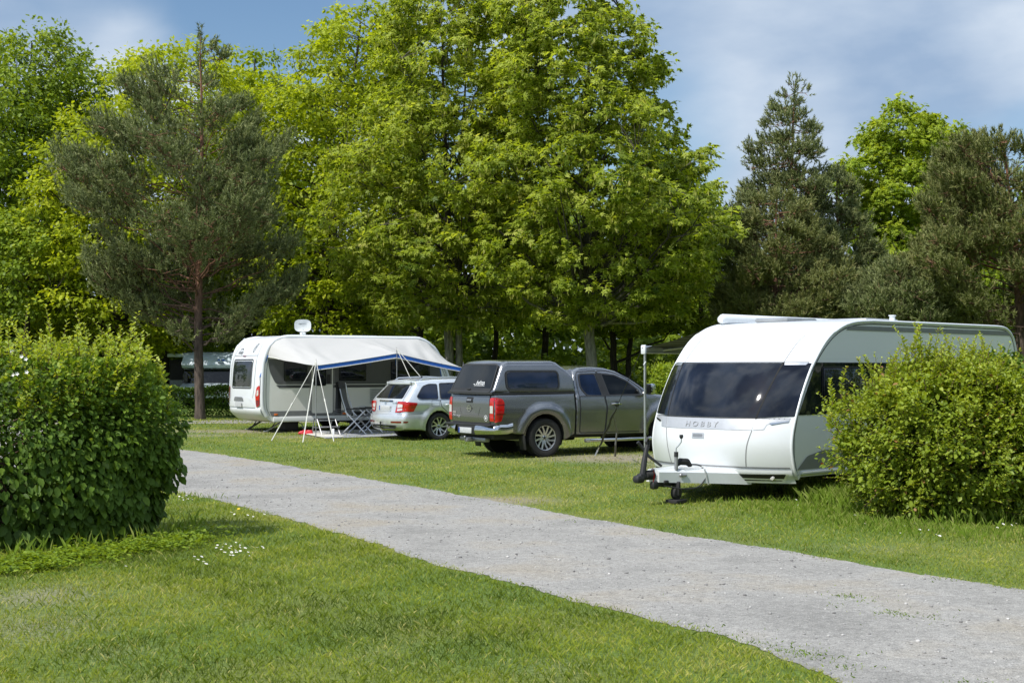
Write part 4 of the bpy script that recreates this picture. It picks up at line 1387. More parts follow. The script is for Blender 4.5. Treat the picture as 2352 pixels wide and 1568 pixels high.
# ------------------------------------------------------------------ shared vehicle materials
M_WHITE = gelcoat('caravan_white', (.70, .725, .745), .07)
M_WHITE2 = gelcoat('caravan_side_grey_white', (.80, .81, .79), .06)
M_SILVERP = simple('silver_trim', (.50, .51, .53), .35, .35, coat=.3, var=.04)
M_GREYP = simple('dark_grey_panel', (.06, .062, .065), .4, 0, coat=.3, var=.06)
M_GREYM = simple('mid_grey_panel', (.19, .195, .20), .45, 0, coat=.2, var=.06)
M_BLACK = simple('black_plastic', (.018, .018, .019), .55, var=.2)
M_RUBBER = simple('rubber', (.022, .021, .020), .85, var=.3, scale=12, bump=.2)
M_SEAL = simple('dark_seal', (.03, .031, .033), .6, var=.1)
M_SEAM = simple('seam_grey', (.22, .22, .225), .6, var=.1)
M_CHROME = simple('chrome', (.62, .62, .61), .09, 1.0, var=.05)
M_ALU = simple('aluminium', (.62, .63, .64), .32, .9, var=.06)
M_STEEL = simple('steel_dull', (.35, .35, .36), .45, .8, var=.15)
M_GLASSC = glass_dark('caravan_window', (.008, .010, .016), .03, 1.5, .0)
M_GLASSB = glass_dark('tinted_window_blue', (.008, .014, .034), .03, 1.5, .1)
M_GLASSK = glass_dark('window_black', (.008, .009, .009), .04, 1.42, .0)
M_RED = simple('red_lamp', (.48, .008, .008), .12, 0, coat=1.0, var=.25, scale=25)
M_REDD = simple('red_lamp_dark', (.16, .004, .005), .15, 0, coat=1.0, var=.3, scale=25)
M_CLEAR = simple('clear_lamp', (.72, .70, .68), .12, 0.3, coat=1.0, var=.2, scale=40)
M_ORANGE = simple('orange_lamp', (.75, .16, .01), .2, 0, coat=.8, var=.2, scale=40)
M_PLATE = simple('number_plate', (.50, .51, .52), .5, var=.10, scale=22)
M_PLATEB = simple('plate_blue_strip', (.02, .06, .30), .5)
M_LOGOG = simple('logo_grey', (.13, .14, .15), .5, var=.05)
M_LOGOW = simple('logo_white', (.75, .76, .77), .5, var=.05)
M_BLUE = simple('blue_webbing', (.02, .12, .46), .7, var=.15, scale=12)
M_ROPE = simple('guy_rope', (.62, .61, .55), .8, var=.2, scale=60)
M_DARKIN = simple('wheel_well', (.010, .010, .010), .9, var=.2)

def wheel(parent, c, r, w, side, spokes=5, style='twin', rim_r=None, rot=0.0):
    """road wheel with tyre, rim, spokes and hub; side = -1 faces local -y"""
    rim_r = rim_r or r * .68
    x, y, z = c
    root = bpy.data.objects.new('wheel', None); COL.objects.link(root); root.parent = parent; root.location = c
    root.empty_display_size = .1
    mb = MB()
    hw = w / 2
    prof = [(rim_r * .96, -hw * .72), (rim_r, -hw * .86), (rim_r + (r - rim_r) * .3, -hw), (r * .93, -hw * .97), (r * .985, -hw * .80), (r, -hw * .55)]
    for q in (-.28, 0, .28):
        prof += [(r, hw * (q - .07)), (r - .012, hw * (q - .05)), (r - .012, hw * (q + .03)), (r, hw * (q + .05))]
    prof += [(r, hw * .55), (r * .985, hw * .8), (r * .93, hw * .97), (rim_r + (r - rim_r) * .3, hw), (rim_r, hw * .86), (rim_r * .96, hw * .72)]
    mb.lathe(prof, n=56)
    # tread lugs on the shoulders
    for k in range(56):
        a = 6.2832 * k / 56
        for s_ in (-1, 1):
            cc_ = Vector((math.cos(a) * (r - .006), s_ * hw * .78, math.sin(a) * (r - .006)))
            mb.box(cc_, (.02, hw * .34, .024), 0, Matrix.Rotation(-a, 3, 'Y'))
    mb.build('tyre', M_RUBBER, root, 40)
    s = side
    mb = MB()
    mb.lathe([(rim_r * 1.0, s * hw * .86), (rim_r * .985, s * hw * .93), (rim_r * .95, s * hw * .90), (rim_r * .93, s * hw * .70), (rim_r * .90, -s * hw * .6)], n=56)
    mb.build('rim', M_ALU if style != 'steel' else M_STEEL, root, 40)
    mb = MB()
    mb.lathe([(0, s * hw * .18), (rim_r * .90, s * hw * .12), (rim_r * .92, -s * hw * .2)], n=32)
    mb.lathe([(0, s * hw * .42), (rim_r * .55, s * hw * .40), (rim_r * .56, s * hw * .2)], n=32)
    mb.build('brake_disc', M_DARKIN, root, 40)
    mb = MB()
    for k in range(spokes):
        a0 = rot + 6.2832 * k / spokes
        prs = ((-.16, -.30), (.16, .30)) if style == 'twin' else ((0, 0),)
        for d0, d1 in prs:
            V = []
            for (rr, dd, wd, yy) in ((rim_r * .16, d0 * .9, .10, .58), (rim_r * .55, (d0 + d1) / 2, .07, .74), (rim_r * .94, d1 + (.10 if style == 'twin' else 0), .075, .86)):
                aa = a0 + dd
                t = (-math.sin(aa), math.cos(aa))
                for e in (-1, 1):
                    px = math.cos(aa) * rr + e * t[0] * rim_r * wd; pz = math.sin(aa) * rr + e * t[1] * rim_r * wd
                    V.append((px, s * hw * yy, pz)); V.append((px * .99, s * hw * (yy - .30), pz * .99))
            Fc = []
            for q in range(2):
                o = q * 4
                Fc += [(o, o + 2, o + 6, o + 4), (o, o + 4, o + 5, o + 1), (o + 2, o + 3, o + 7, o + 6)]
            mb.add(V, Fc)
    mb.lathe([(0, s * hw * .66), (rim_r * .13, s * hw * .66), (rim_r * .20, s * hw * .58), (rim_r * .22, s * hw * .3)], n=20)
    mb.build('spokes', M_ALU if style != 'steel' else M_STEEL, root, 30)
    mb = MB()
    mb.lathe([(0, s * hw * .70), (rim_r * .09, s * hw * .69), (rim_r * .12, s * hw * .64)], n=16)
    for k in range(5):
        a = 6.2832 * k / 5 + .3
        mb.lathe([(0, s * hw * .655), (.009, s * hw * .655), (.009, s * hw * .5)], (math.cos(a) * rim_r * .17, 0, math.sin(a) * rim_r * .17), n=8)
    mb.build('hub_cap', M_BLACK, root, 30)
    return root

class Body:
    """body shell grown from its side outline: fn w(x,z) = half width, rounded towards the outline"""
    def __init__(s, outline, wfn, rad, crown=0.0, step=.05):
        """outline [(x,z,r,crown)] r = edge rounding, crown = bulge across"""
        P = []
        n = len(outline)
        for i in range(n):
            a, b = outline[i], outline[(i + 1) % n]
            L = math.dist(a[:2], b[:2]); k = max(1, int(round(L / step)))
            for j in range(k):
                t = j / k
                P.append([a[q] + (b[q] - a[q]) * t for q in range(4)])
        s.P = np.array(P); s.w = wfn; s.step = step
        s.poly = [tuple(p[:2]) for p in s.P]
        q = s.P[:, :2]
        tng = np.roll(q, -1, 0) - np.roll(q, 1, 0)
        tng /= np.linalg.norm(tng, axis=1)[:, None] + 1e-9
        area = 0.5 * np.sum(q[:, 0] * np.roll(q[:, 1], -1) - np.roll(q[:, 0], -1) * q[:, 1])
        sg = 1 if area > 0 else -1
        s.nrm = np.stack([tng[:, 1], -tng[:, 0]], 1) * sg
    def half(s, x, z):
        x = np.atleast_1d(x).astype(float); z = np.atleast_1d(z).astype(float)
        e, r = seg_dist(np.stack([x, z], 1), s.poly, s.P[:, 2])
        ins = inside(np.stack([x, z], 1), s.poly)
        e = np.where(ins, e, 0)
        q = np.clip(r - e, 0, None)
        f = np.where(e < r, r - np.sqrt(np.maximum(r * r - q * q, 0)), 0)
        return s.w(x, z) - f
    def half1(s, x, z):
        if not hasattr(s, 'A_'):
            q = s.P[:, :2]; s.A_ = q; s.D_ = np.roll(q, -1, 0) - q; s.L_ = (s.D_ ** 2).sum(1) + 1e-12
        p = np.array((x, z)); v = p - s.A_
        t = np.clip((v * s.D_).sum(1) / s.L_, 0, 1)
        dd = ((v - s.D_ * t[:, None]) ** 2).sum(1); i = int(dd.argmin()); e = math.sqrt(dd[i]); r = s.P[i, 2]
        y0, y1 = s.A_[:, 1], s.A_[:, 1] + s.D_[:, 1]
        c = ((y0 > z) != (y1 > z)); xs_ = s.A_[c, 0] + s.D_[c, 0] * (z - y0[c]) / (s.D_[c, 1])
        if (xs_ > x).sum() % 2 == 0: e = 0
        f = r - math.sqrt(max(r * r - (r - e) ** 2, 0)) if e < r else 0
        return float(s.w(np.array([x]), np.array([z]))[0]) - f
    def on(s, side, off):
        return lambda a, b: (a, side * (s.half1(a, b) + off), b)
    def build(s, name, mat, parent, holes=(), m=10):
        ex = []
        for fr in (.08, .25, .5, .8, 1.15):
            ex += list(s.P[:, :2] - s.nrm * (s.P[:, 2:3] * fr))
        ex = np.array(ex)
        e, r = seg_dist(ex, s.poly)
        P, T = triangulate(s.poly, s.step, [resample(h, s.step) for h in holes], ex[e > .002])
        h = s.half(P[:, 0], P[:, 1])
        nb = len(s.poly)
        # boundary points: exactly w - r
        wb = s.w(s.P[:, 0], s.P[:, 1]) - s.P[:, 2]
        h[:nb] = wb
        mb = MB()
        for sd in (-1, 1):
            mb.add([(p[0], sd * hh, p[1]) for p, hh in zip(P, h)], [tuple(map(int, t)) for t in T])
        V, Fc = [], []
        ts = np.linspace(-1, 1, m + 1)
        for i in range(nb):
            for t in ts:
                c = s.P[i, 3] * (1 - abs(t) ** 2.2)
                V.append((s.P[i, 0] + s.nrm[i, 0] * c, t * wb[i], s.P[i, 1] + s.nrm[i, 1] * c))
        for i in range(nb):
            j = (i + 1) % nb
            for k in range(m):
                Fc.append((i * (m + 1) + k, j * (m + 1) + k, j * (m + 1) + k + 1, i * (m + 1) + k + 1))
        mb.add(V, Fc)
        return mb.build(name, mat, parent, 42, merge=.0015)
    def rear(s, off=0.004, zr=None, lo=True):
        """fn (y, z) -> point on the rear (low x) face of the shell"""
        q = s.P
        def f(y, z):
            # lowest-x outline point at this z
            best = None
            n = len(q)
            for i in range(n):
                a, b = q[i], q[(i + 1) % n]
                if (a[1] - z) * (b[1] - z) <= 0 and abs(a[1] - b[1]) > 1e-9:
                    t = (z - a[1]) / (b[1] - a[1])
                    p = a + (b - a) * t
                    if best is None or p[0] < best[0]: best = np.append(p, 0); nn = s.nrm[i]
            if best is None: best = q[np.argmin(abs(q[:, 1] - z) + q[:, 0])]; nn = s.nrm[0]
            wb = float(s.w(np.array([best[0]]), np.array([best[1]]))[0]) - best[2]
            t = min(1, abs(y) / wb)
            c = best[3] * (1 - t ** 2.2)
            nx_ = max(abs(float(nn[0])), .35)
            c = c / nx_
            x = best[0]
            if abs(y) > wb:      # on the rounded corner
                rr = max(best[2], 1e-3); e = min(rr, abs(y) - wb)
                x = best[0] + rr - math.sqrt(max(rr * rr - e * e, 0))
            return (x - c - off / nx_, y, z)
        return f

# ================================================================== grey pickup with hard top
def make_pickup():
    psi = R(33); s_, c_ = math.sin(psi), math.cos(psi)
    # rear wheel (local x = 1.22, y = -.79) stands at (.646, 28.9)
    X0 = .646 - 1.22 * c_ - .86 * s_; Y0 = 28.9 - 1.22 * s_ + .86 * c_
    root = thing('pickup_truck', 'dark grey pickup truck with a matching hard top over its bed', 'pickup truck', (X0, Y0, float(terr(28.9)) + .0), psi)
    PAINT = carpaint('paint_graphite', (.225, .228, .234), .82, .26)
    WR, WC, FC = .39, 1.22, 4.37
    def flare(x, z, cx, cz=.40):
        d = np.hypot(x - cx, z - cz)
        return .055 * np.clip(1 - ((d - .57) / .115) ** 2, 0, 1) ** .7 * (z > .2)
    def side(x, z):
        w = .895 - .05 * np.clip((.75 - z) / .45, 0, 1) ** 1.5 - .035 * np.clip((z - 1.0) / .3, 0, 1) ** 1.5
        w += .012 * np.exp(-((z - .93) / .10) ** 2)
        w += flare(x, z, WC) + flare(x, z, FC)
        w -= .05 * np.clip((x - 4.6) / .6, 0, 1) ** 2
        return w
    def arch(cx, r=.475, z0=.33, n=12):
        a0 = math.asin((z0 - .40) / r)
        return [(cx + r * math.cos(a), .40 + r * math.sin(a)) for a in np.linspace(math.pi - a0, a0, n)]
    rc = .05
    bed = [(0.06, .55, .05, .03), (.02, .8, .05, .03), (.02, 1.15, .05, .03), (.05, 1.27, .03, .02), (1.98, 1.28, .02, 0), (1.98, .45, .01, 0)]
    bed += [(x, z, .012, 0) for x, z in arch(WC)[::-1]]
    bed += [(WC - .49, .46, .03, 0), (.3, .50, .04, 0)]
    B1 = Body(bed, side, None, step=.05)
    B1.build('bed', PAINT, root)
    def cabw(x, z):
        w = side(x, z)
        g = np.clip((z - 1.20) / .6, 0, 1)
        return w - .21 * g ** 1.15
    cab = [(2.02, .44, .01, 0), (2.02, 1.28, .02, 0), (2.04, 1.62, .05, .02), (2.09, 1.76, .09, .03), (2.25, 1.815, .10, .03), (2.6, 1.83, .10, .03), (2.95, 1.805, .10, .03), (3.2, 1.745, .09, .03),
           (3.5, 1.60, .07, .04), (3.75, 1.44, .06, .06), (3.98, 1.29, .06, .05), (4.2, 1.245, .10, .05), (4.6, 1.20, .12, .05), (5.0, 1.10, .12, .05), (5.16, .98, .10, .05), (5.22, .75, .10, .08), (5.24, .5, .08, .08), (5.1, .34, .04, .03), (4.9, .33, .03, 0)]
    cab += [(x, z, .012, 0) for x, z in arch(FC)[::-1]]
    cab += [(FC - .49, .42, .02, 0), (2.4, .42, .03, 0)]
    B2 = Body(cab, cabw, None, step=.06)
    B2.build('cab', PAINT, root)
    # hard top
    def capw(x, z):
        return .862 - .11 * np.clip((z - 1.30) / .62, 0, 1) ** 1.3
    cap = [(-.01, 1.325, .02, .03), (.02, 1.36, .05, .03), (.27, 1.86, .08, .035), (.33, 1.925, .10, .03), (.42, 1.945, .11, .025), (1.52, 1.95, .11, .025), (1.62, 1.925, .10, .02), (1.88, 1.745, .08, .02), (1.99, 1.62, .05, .01), (2.0, 1.325, .02, 0)]
    B3 = Body(cap, capw, None, step=.05)
    B3.build('hard_top', PAINT, root)
    mb = MB(); stripe(mb, [(-.02, 1.298), (2.0, 1.303)], .035, lambda a, b: (a, -.873, b)); stripe(mb, [(-.02, 1.298), (2.0, 1.303)], .035, lambda a, b: (a, .873, b))
    mb.grid(lambda u, v: (-.028 - .02 * (1 - (2 * u - 1) ** 2), -.868 + 1.736 * u, 1.278 + .045 * v), 10, 1)
    mb.build('hard_top_seal', M_SEAL, root)
    # side windows of the hard top
    for sd in (-1, 1):
        f = B3.on(sd, .012); fr = rrect(.33, 1.60, 1.375, 1.745, .10)
        mb = MB(); patch(mb, rrect(.355, 1.575, 1.40, 1.72, .08), f, .09); o = mb.build('window', M_GLASSB, root, 60)
        mb = MB(); stripe(mb, fr, .035, B3.on(sd, .018), .04, True); mb.build('window_frame', M_SEAL, o, 60)
    # rear glass door of the hard top
    def rear_cap(y, z, off=.012):
        t = (z - 1.33) / .55
        x = 0.0 + t * .265 - .03 * (1 - (abs(y) / .8) ** 2)
        return (x - off, y, z)
    mb = MB(); patch(mb, rpoly([(-.765, 1.345), (.765, 1.345), (.665, 1.865), (-.665, 1.865)], .07), lambda a, b: rear_cap(a, b), .1)
    o = mb.build('rear_window', M_GLASSK, root, 60)
    mb = MB(); stripe(mb, rpoly([(-.775, 1.335), (.775, 1.335), (.675, 1.878), (-.675, 1.878)], .08), .028, lambda a, b: rear_cap(a, b, .018), .05, True); mb.build('window_frame', M_SEAL, o, 60)
    mb = MB(); patch(mb, rpoly([(-.75, 1.345), (.75, 1.345), (.735, 1.40), (-.735, 1.40)], .01), lambda a, b: rear_cap(a, b, .016), .12); mb.box((-.035, 0, 1.375), (.03, .10, .035), .008); mb.build('latch', M_BLACK, o, 60)
    def wt(co): return Vector(rear_cap(-co.x + .0, co.y, .017 + co.z))
    # text runs left to right as seen from behind: local -y is to the right
    text_obj('lettering', 'beltop.', .115, Matrix.Translation((.33, 1.475, 0)) @ Matrix.Diagonal((1, 1, .4, 1)), M_LOGOW, o, .002, .2, 1.0, wt)
    mb = MB(); stripe(mb, [(-.50, 1.452), (-.12, 1.452)], .008, lambda a, b: rear_cap(a, b, .017)); stripe(mb, [(-.08, 1.478), (-.14, 1.478)], .010, lambda a, b: rear_cap(a, b, .017)); mb.build('underline', M_LOGOW, o)
    # door seams, doors, windows on the cab
    rdoor = rpoly([(2.10, .47), (2.74, .47), (2.78, 1.0), (2.73, 1.30), (2.66, 1.745), (2.15, 1.72), (2.10, 1.60)], .05)
    fdoor = rpoly([(2.76, .47), (3.72, .47), (3.80, .62), (3.83, 1.20), (3.72, 1.40), (3.42, 1.60), (3.12, 1.715), (2.90, 1.75), (2.68, 1.745), (2.75, 1.30), (2.80, 1.0)], [.03, .06, .04, .05, .03, .03, .03, .03, .03, .02, .02])
    rwin = rpoly([(2.17, 1.40), (2.30, 1.235), (2.69, 1.225), (2.60, 1.685), (2.19, 1.675)], [.08, .06, .03, .04, .07])
    fwin = rpoly([(2.87, 1.235), (3.70, 1.245), (3.66, 1.34), (3.38, 1.54), (3.10, 1.655), (2.77, 1.685)], [.03, .05, .03, .03, .04, .03])
    for sd in (-1, 1):
        mb = MB(); stripe(mb, rdoor, .016, B2.on(sd, .0035), .04, True); stripe(mb, fdoor, .016, B2.on(sd, .0045), .04, True)
        mb.build('door_gap', M_SEAL, root, 60)
        mb = MB(); patch(mb, rpoly([(2.11, .48), (2.73, .48), (2.77, 1.0), (2.72, 1.215), (2.12, 1.215)], .04), B2.on(sd, .007), .09); mb.build('door', PAINT, root, 60, label='narrow rear hinged door')
        mb = MB(); patch(mb, rpoly([(2.77, .48), (3.71, .48), (3.79, .62), (3.82, 1.225), (2.765, 1.215), (2.81, 1.0)], .03), B2.on(sd, .007), .09); fd = mb.build('door', PAINT, root, 60)
        for wn in (rwin, fwin):
            mb = MB(); patch(mb, wn, B2.on(sd, .010), .09); o = mb.build('window', M_GLASSB if wn is rwin else M_GLASSK, root, 60)
            mb = MB(); stripe(mb, wn, .024, B2.on(sd, .013), .04, True); mb.build('window_frame', M_SEAL, o, 60)
        mb = MB(); patch(mb, [(2.70, 1.235), (2.86, 1.235), (2.77, 1.70), (2.62, 1.70)], B2.on(sd, .012), .09); mb.build('pillar_trim', M_BLACK, root, 60)
        mb = MB(); stripe(mb, [(2.12, 1.222), (3.76, 1.232)], .018, B2.on(sd, .016)); mb.build('waist_trim', M_SEAL, root)
        y = sd * .915
        mb = MB(); mb.tube([(2.90, y, 1.055), (2.94, y + sd * .035, 1.06), (3.12, y + sd * .035, 1.06), (3.17, y, 1.055)], [.014, .017, .017, .014], 8); mb.build('handle', M_CHROME, fd)
        mb = MB(); mb.lathe([(0, y + sd * .002), (.055, y + sd * .003), (.06, y)], (3.04, 0, 1.05), n=16); mb.build('handle_recess', M_BLACK, fd)
        # mirror
        mb = MB(); mb.box((3.83, sd * 1.05, 1.36), (.14, .20, .24), .045); mb.tube([(3.80, sd * .85, 1.27), (3.82, sd * .98, 1.28)], .025, 8); mr_ = mb.build('mirror', M_CHROME, root)
        mb = MB(); mb.box((3.755, sd * 1.05, 1.36), (.01, .17, .20), .004); mb.build('mirror_glass', M_GLASSK, mr_)
        # step bar
        mb = MB(); mb.tube([(2.20, sd * .93, .315), (2.27, sd * .985, .315), (3.85, sd * .985, .315), (3.93, sd * .93, .315)], .036, 12); mb.build('step_bar', M_CHROME, root)
        mb = MB(); mb.box((2.24, sd * .97, .315), (.14, .10, .085), .03); mb.box((3.88, sd * .97, .315), (.10, .10, .085), .03); mb.build('step_end', M_ALU, root)
        # tail light wraps the corner
        mb = MB(); tl = rpoly([(.03, .72), (.17, .745), (.225, .93), (.245, 1.12), (.20, 1.19), (.03, 1.22)], [.02, .03, .03, .03, .03, .02])
        patch(mb, tl, B1.on(sd, .014), .05)
        fr_ = B1.rear(.012)
        patch(mb, rpoly([(sd * .865, .74), (sd * .865, 1.22), (sd * .735, 1.20), (sd * .735, .74)], .02), fr_, .05)
        tlo = mb.build('tail_light', M_RED, root, 50, merge=.001)
        mb = MB(); patch(mb, rpoly([(sd * .85, .90), (sd * .85, 1.05), (sd * .745, 1.05), (sd * .745, .90)], .015), B1.rear(.017), .05); mb.build('reversing_lamp', M_CLEAR, tlo, 50)
        mb = MB(); stripe(mb, [(.05, .885), (.25, .885)], .02, B1.on(sd, .018)); stripe(mb, [(.05, 1.07), (.26, 1.075)], .015, B1.on(sd, .018)); mb.build('lamp_divider', M_REDD, tlo)
        # lips round the arches
        for cx in (WC, FC):
            mb = MB(); stripe(mb, arch(cx, .50, .38), .028, (B1 if cx == WC else B2).on(sd, .006), .04); mb.build('arch_lip', PAINT, root, 60)
        # mud flap
        mb = MB(); mb.box((.70, sd * .86, .31), (.02, .22, .30), .006, Matrix.Rotation(R(-8), 3, 'Y')); mb.build('mud_flap', M_BLACK, root)
    # windscreen
    def ws(y, z):
        t = (z - 1.30) / .42
        xs_ = np.interp(z, [1.29, 1.44, 1.60, 1.745], [3.98, 3.75, 3.5, 3.2])
        return (float(xs_) + .05 + .012 - .05 * (abs(y) / .7) ** 2, y, z + .03)
    mb = MB(); patch(mb, rpoly([(-.74, 1.32), (.74, 1.32), (.62, 1.70), (-.62, 1.70)], .06), ws, .1); mb.build('windscreen', M_GLASSK, root, 60)
    # hood seam, headlights, grille, front bumper: mostly hidden behind the caravan
    mb = MB(); mb.box((5.20, 0, .83), (.08, 1.05, .30), .03); mb.build('grille', M_BLACK, root)
    for sd in (-1, 1):
        mb = MB(); mb.box((5.06, sd * .68, .92), (.26, .28, .20), .06); mb.build('headlight', M_CLEAR, root)
    # tailgate
    R1 = B1.rear(.010)
    mb = MB(); patch(mb, rpoly([(-.715, .70), (.715, .70), (.715, 1.255), (-.715, 1.255)], .03), R1, .08); tg = mb.build('tailgate', PAINT, root, 60)
    mb = MB(); stripe(mb, rrect(-.725, .725, .69, 1.265, .03), .014, B1.rear(.006), .05, True); mb.build('gate_gap', M_SEAL, tg, 60)
    mb = MB(); stripe(mb, [(-.715, 1.245), (.715, 1.245)], .02, B1.rear(.022)); stripe(mb, [(-.40, 1.02), (-.33, .86), (.33, .86), (.40, 1.02)], .012, B1.rear(.014)); mb.build('gate_crease', PAINT, tg)
    mb = MB(); patch(mb, rrect(-.13, .13, 1.10, 1.215, .03), B1.rear(.014), .05); mb.build('handle_recess', M_BLACK, tg)
    mb = MB(); patch(mb, rrect(-.09, .09, 1.14, 1.175, .01), B1.rear(.030), .05); mb.build('handle', M_STEEL, tg)
    # round badge with a bar
    def ring(mb, cy, cz, r0, r1, f, n=28):
        V = [f(cy + r * math.cos(6.2832 * k / n), cz + r * math.sin(6.2832 * k / n)) for r in (r0, r1) for k in range(n)]
        mb.add(V, [(k, (k + 1) % n, n + (k + 1) % n, n + k) for k in range(n)])
    mb = MB(); ring(mb, 0, .985, .052, .068, B1.rear(.028)); patch(mb, [(-.09, .972), (.09, .972), (.09, .998), (-.09, .998)], B1.rear(.031), .05); mb.build('badge', M_CHROME, tg)
    mb = MB(); ring(mb, -.60, .80, .050, .060, B1.rear(.013)); ring(mb, -.60, .80, .0, .025, B1.rear(.013)); mb.build('sticker', M_LOGOW, tg)
    def wr(co): return Vector(B1.rear(.014 + co.z)(-co.x, co.y))
    text_obj('lettering', 'NAVARA', .085, Matrix.Translation((-.54, .795, 0)) @ Matrix.Diagonal((1, .9, 1, 1)), M_CHROME, tg, .003, 0, 1.05, wr)
    mb = MB(); patch(mb, rrect(.54, .70, .875, .925, .008), B1.rear(.016), .05); mb.build('model_badge', M_CHROME, tg)
    # bumper
    def bx(y, z, o):
        return -.10 - o + .14 * (abs(y) / .92) ** 3
    for sd in (-1, 1):
        mb = MB()
        prof = [(.47, 0.0), (.48, .035), (.56, .055), (.64, .035), (.66, .0), (.66, -.10)]
        V = []
        ys = np.linspace(.38, .93, 14)
        nn = len(prof)
        for y in ys:
            for z, o in prof:
                zz = z + .03 * max(0, (y - .38)) if z < .5 else z
                V.append((bx(y, z, o), sd * y, zz))
        for x in (.15, .30, .42):
            for z, o in prof:
                V.append((x, sd * (.93 + o * .4), z + .018 + .03 * (x > .3)))
        m_ = len(ys) + 3
        Fc = [(i * nn + j, (i + 1) * nn + j, (i + 1) * nn + j + 1, i * nn + j + 1) for i in range(m_ - 1) for j in range(nn - 1)]
        mb.add(V, Fc); mb.build('bumper_corner', M_CHROME, root, 60)
    mb = MB(); mb.box((.04, 0, .66), (.26, 1.76, .05), .02); mb.box((-.02, 0, .56), (.14, .80, .20), .03); mb.build('bumper_step', M_BLACK, root)
    mb = MB(); mb.box((-.098, 0.05, .545), (.008, .50, .115), .003); pl_ = mb.build('number_plate', M_PLATE, root)
    mb = MB(); mb.box((-.1035, .275, .545), (.003, .045, .105), 0); mb.build('plate_strip', M_PLATEB, pl_)
    mb = MB(); mb.box((.10, 0, .36), (.12, 1.0, .09), .02); mb.box((.0, .0, .35), (.22, .10, .08), .015); mb.tube([(-.12, 0, .34), (-.13, 0, .40)], .014, 8); mb.lathe([(0, .435), (.018, .43), (.025, .41), (.018, .39), (.01, .385)], (-.13, 0, 0), 'z', 12); mb.build('tow_bar', M_STEEL, root)
    # underside
    mb = MB(); mb.box((2.6, 0, .44), (4.9, 1.3, .16), .03); mb.box((1.22, 0, .40), (.14, 1.5, .12), .04); mb.box((4.37, 0, .38), (.14, 1.5, .10), .04); mb.box((2.2, .35, .34), (1.1, .34, .16), .04); mb.build('chassis', M_BLACK, root)
    for cx in (WC, FC):
        mb = MB()
        for sd in (-1, 1):
            mb.grid(lambda u, v: (cx + .468 * math.cos(math.pi * (1.12 - 1.24 * u)), sd * (.50 + .36 * v), .40 + .468 * math.sin(math.pi * (1.12 - 1.24 * u))), 20, 2)
            mb.lathe([(0, sd * .5), (.47, sd * .5)], (cx, 0, .40), n=24)
        mb.build('wheel_well', M_DARKIN, root)
        for sd in (-1, 1):
            wheel(root, (cx, sd * .80, WR), WR, .26, sd, 6, 'twin', rim_r=.255, rot=.4 if sd < 0 else .1)
    # antenna
    mb = MB(); mb.tube([(3.0, .4, 1.83), (2.85, .4, 1.98)], .004, 5); mb.build('antenna', M_BLACK, root)
    return root
make_pickup()

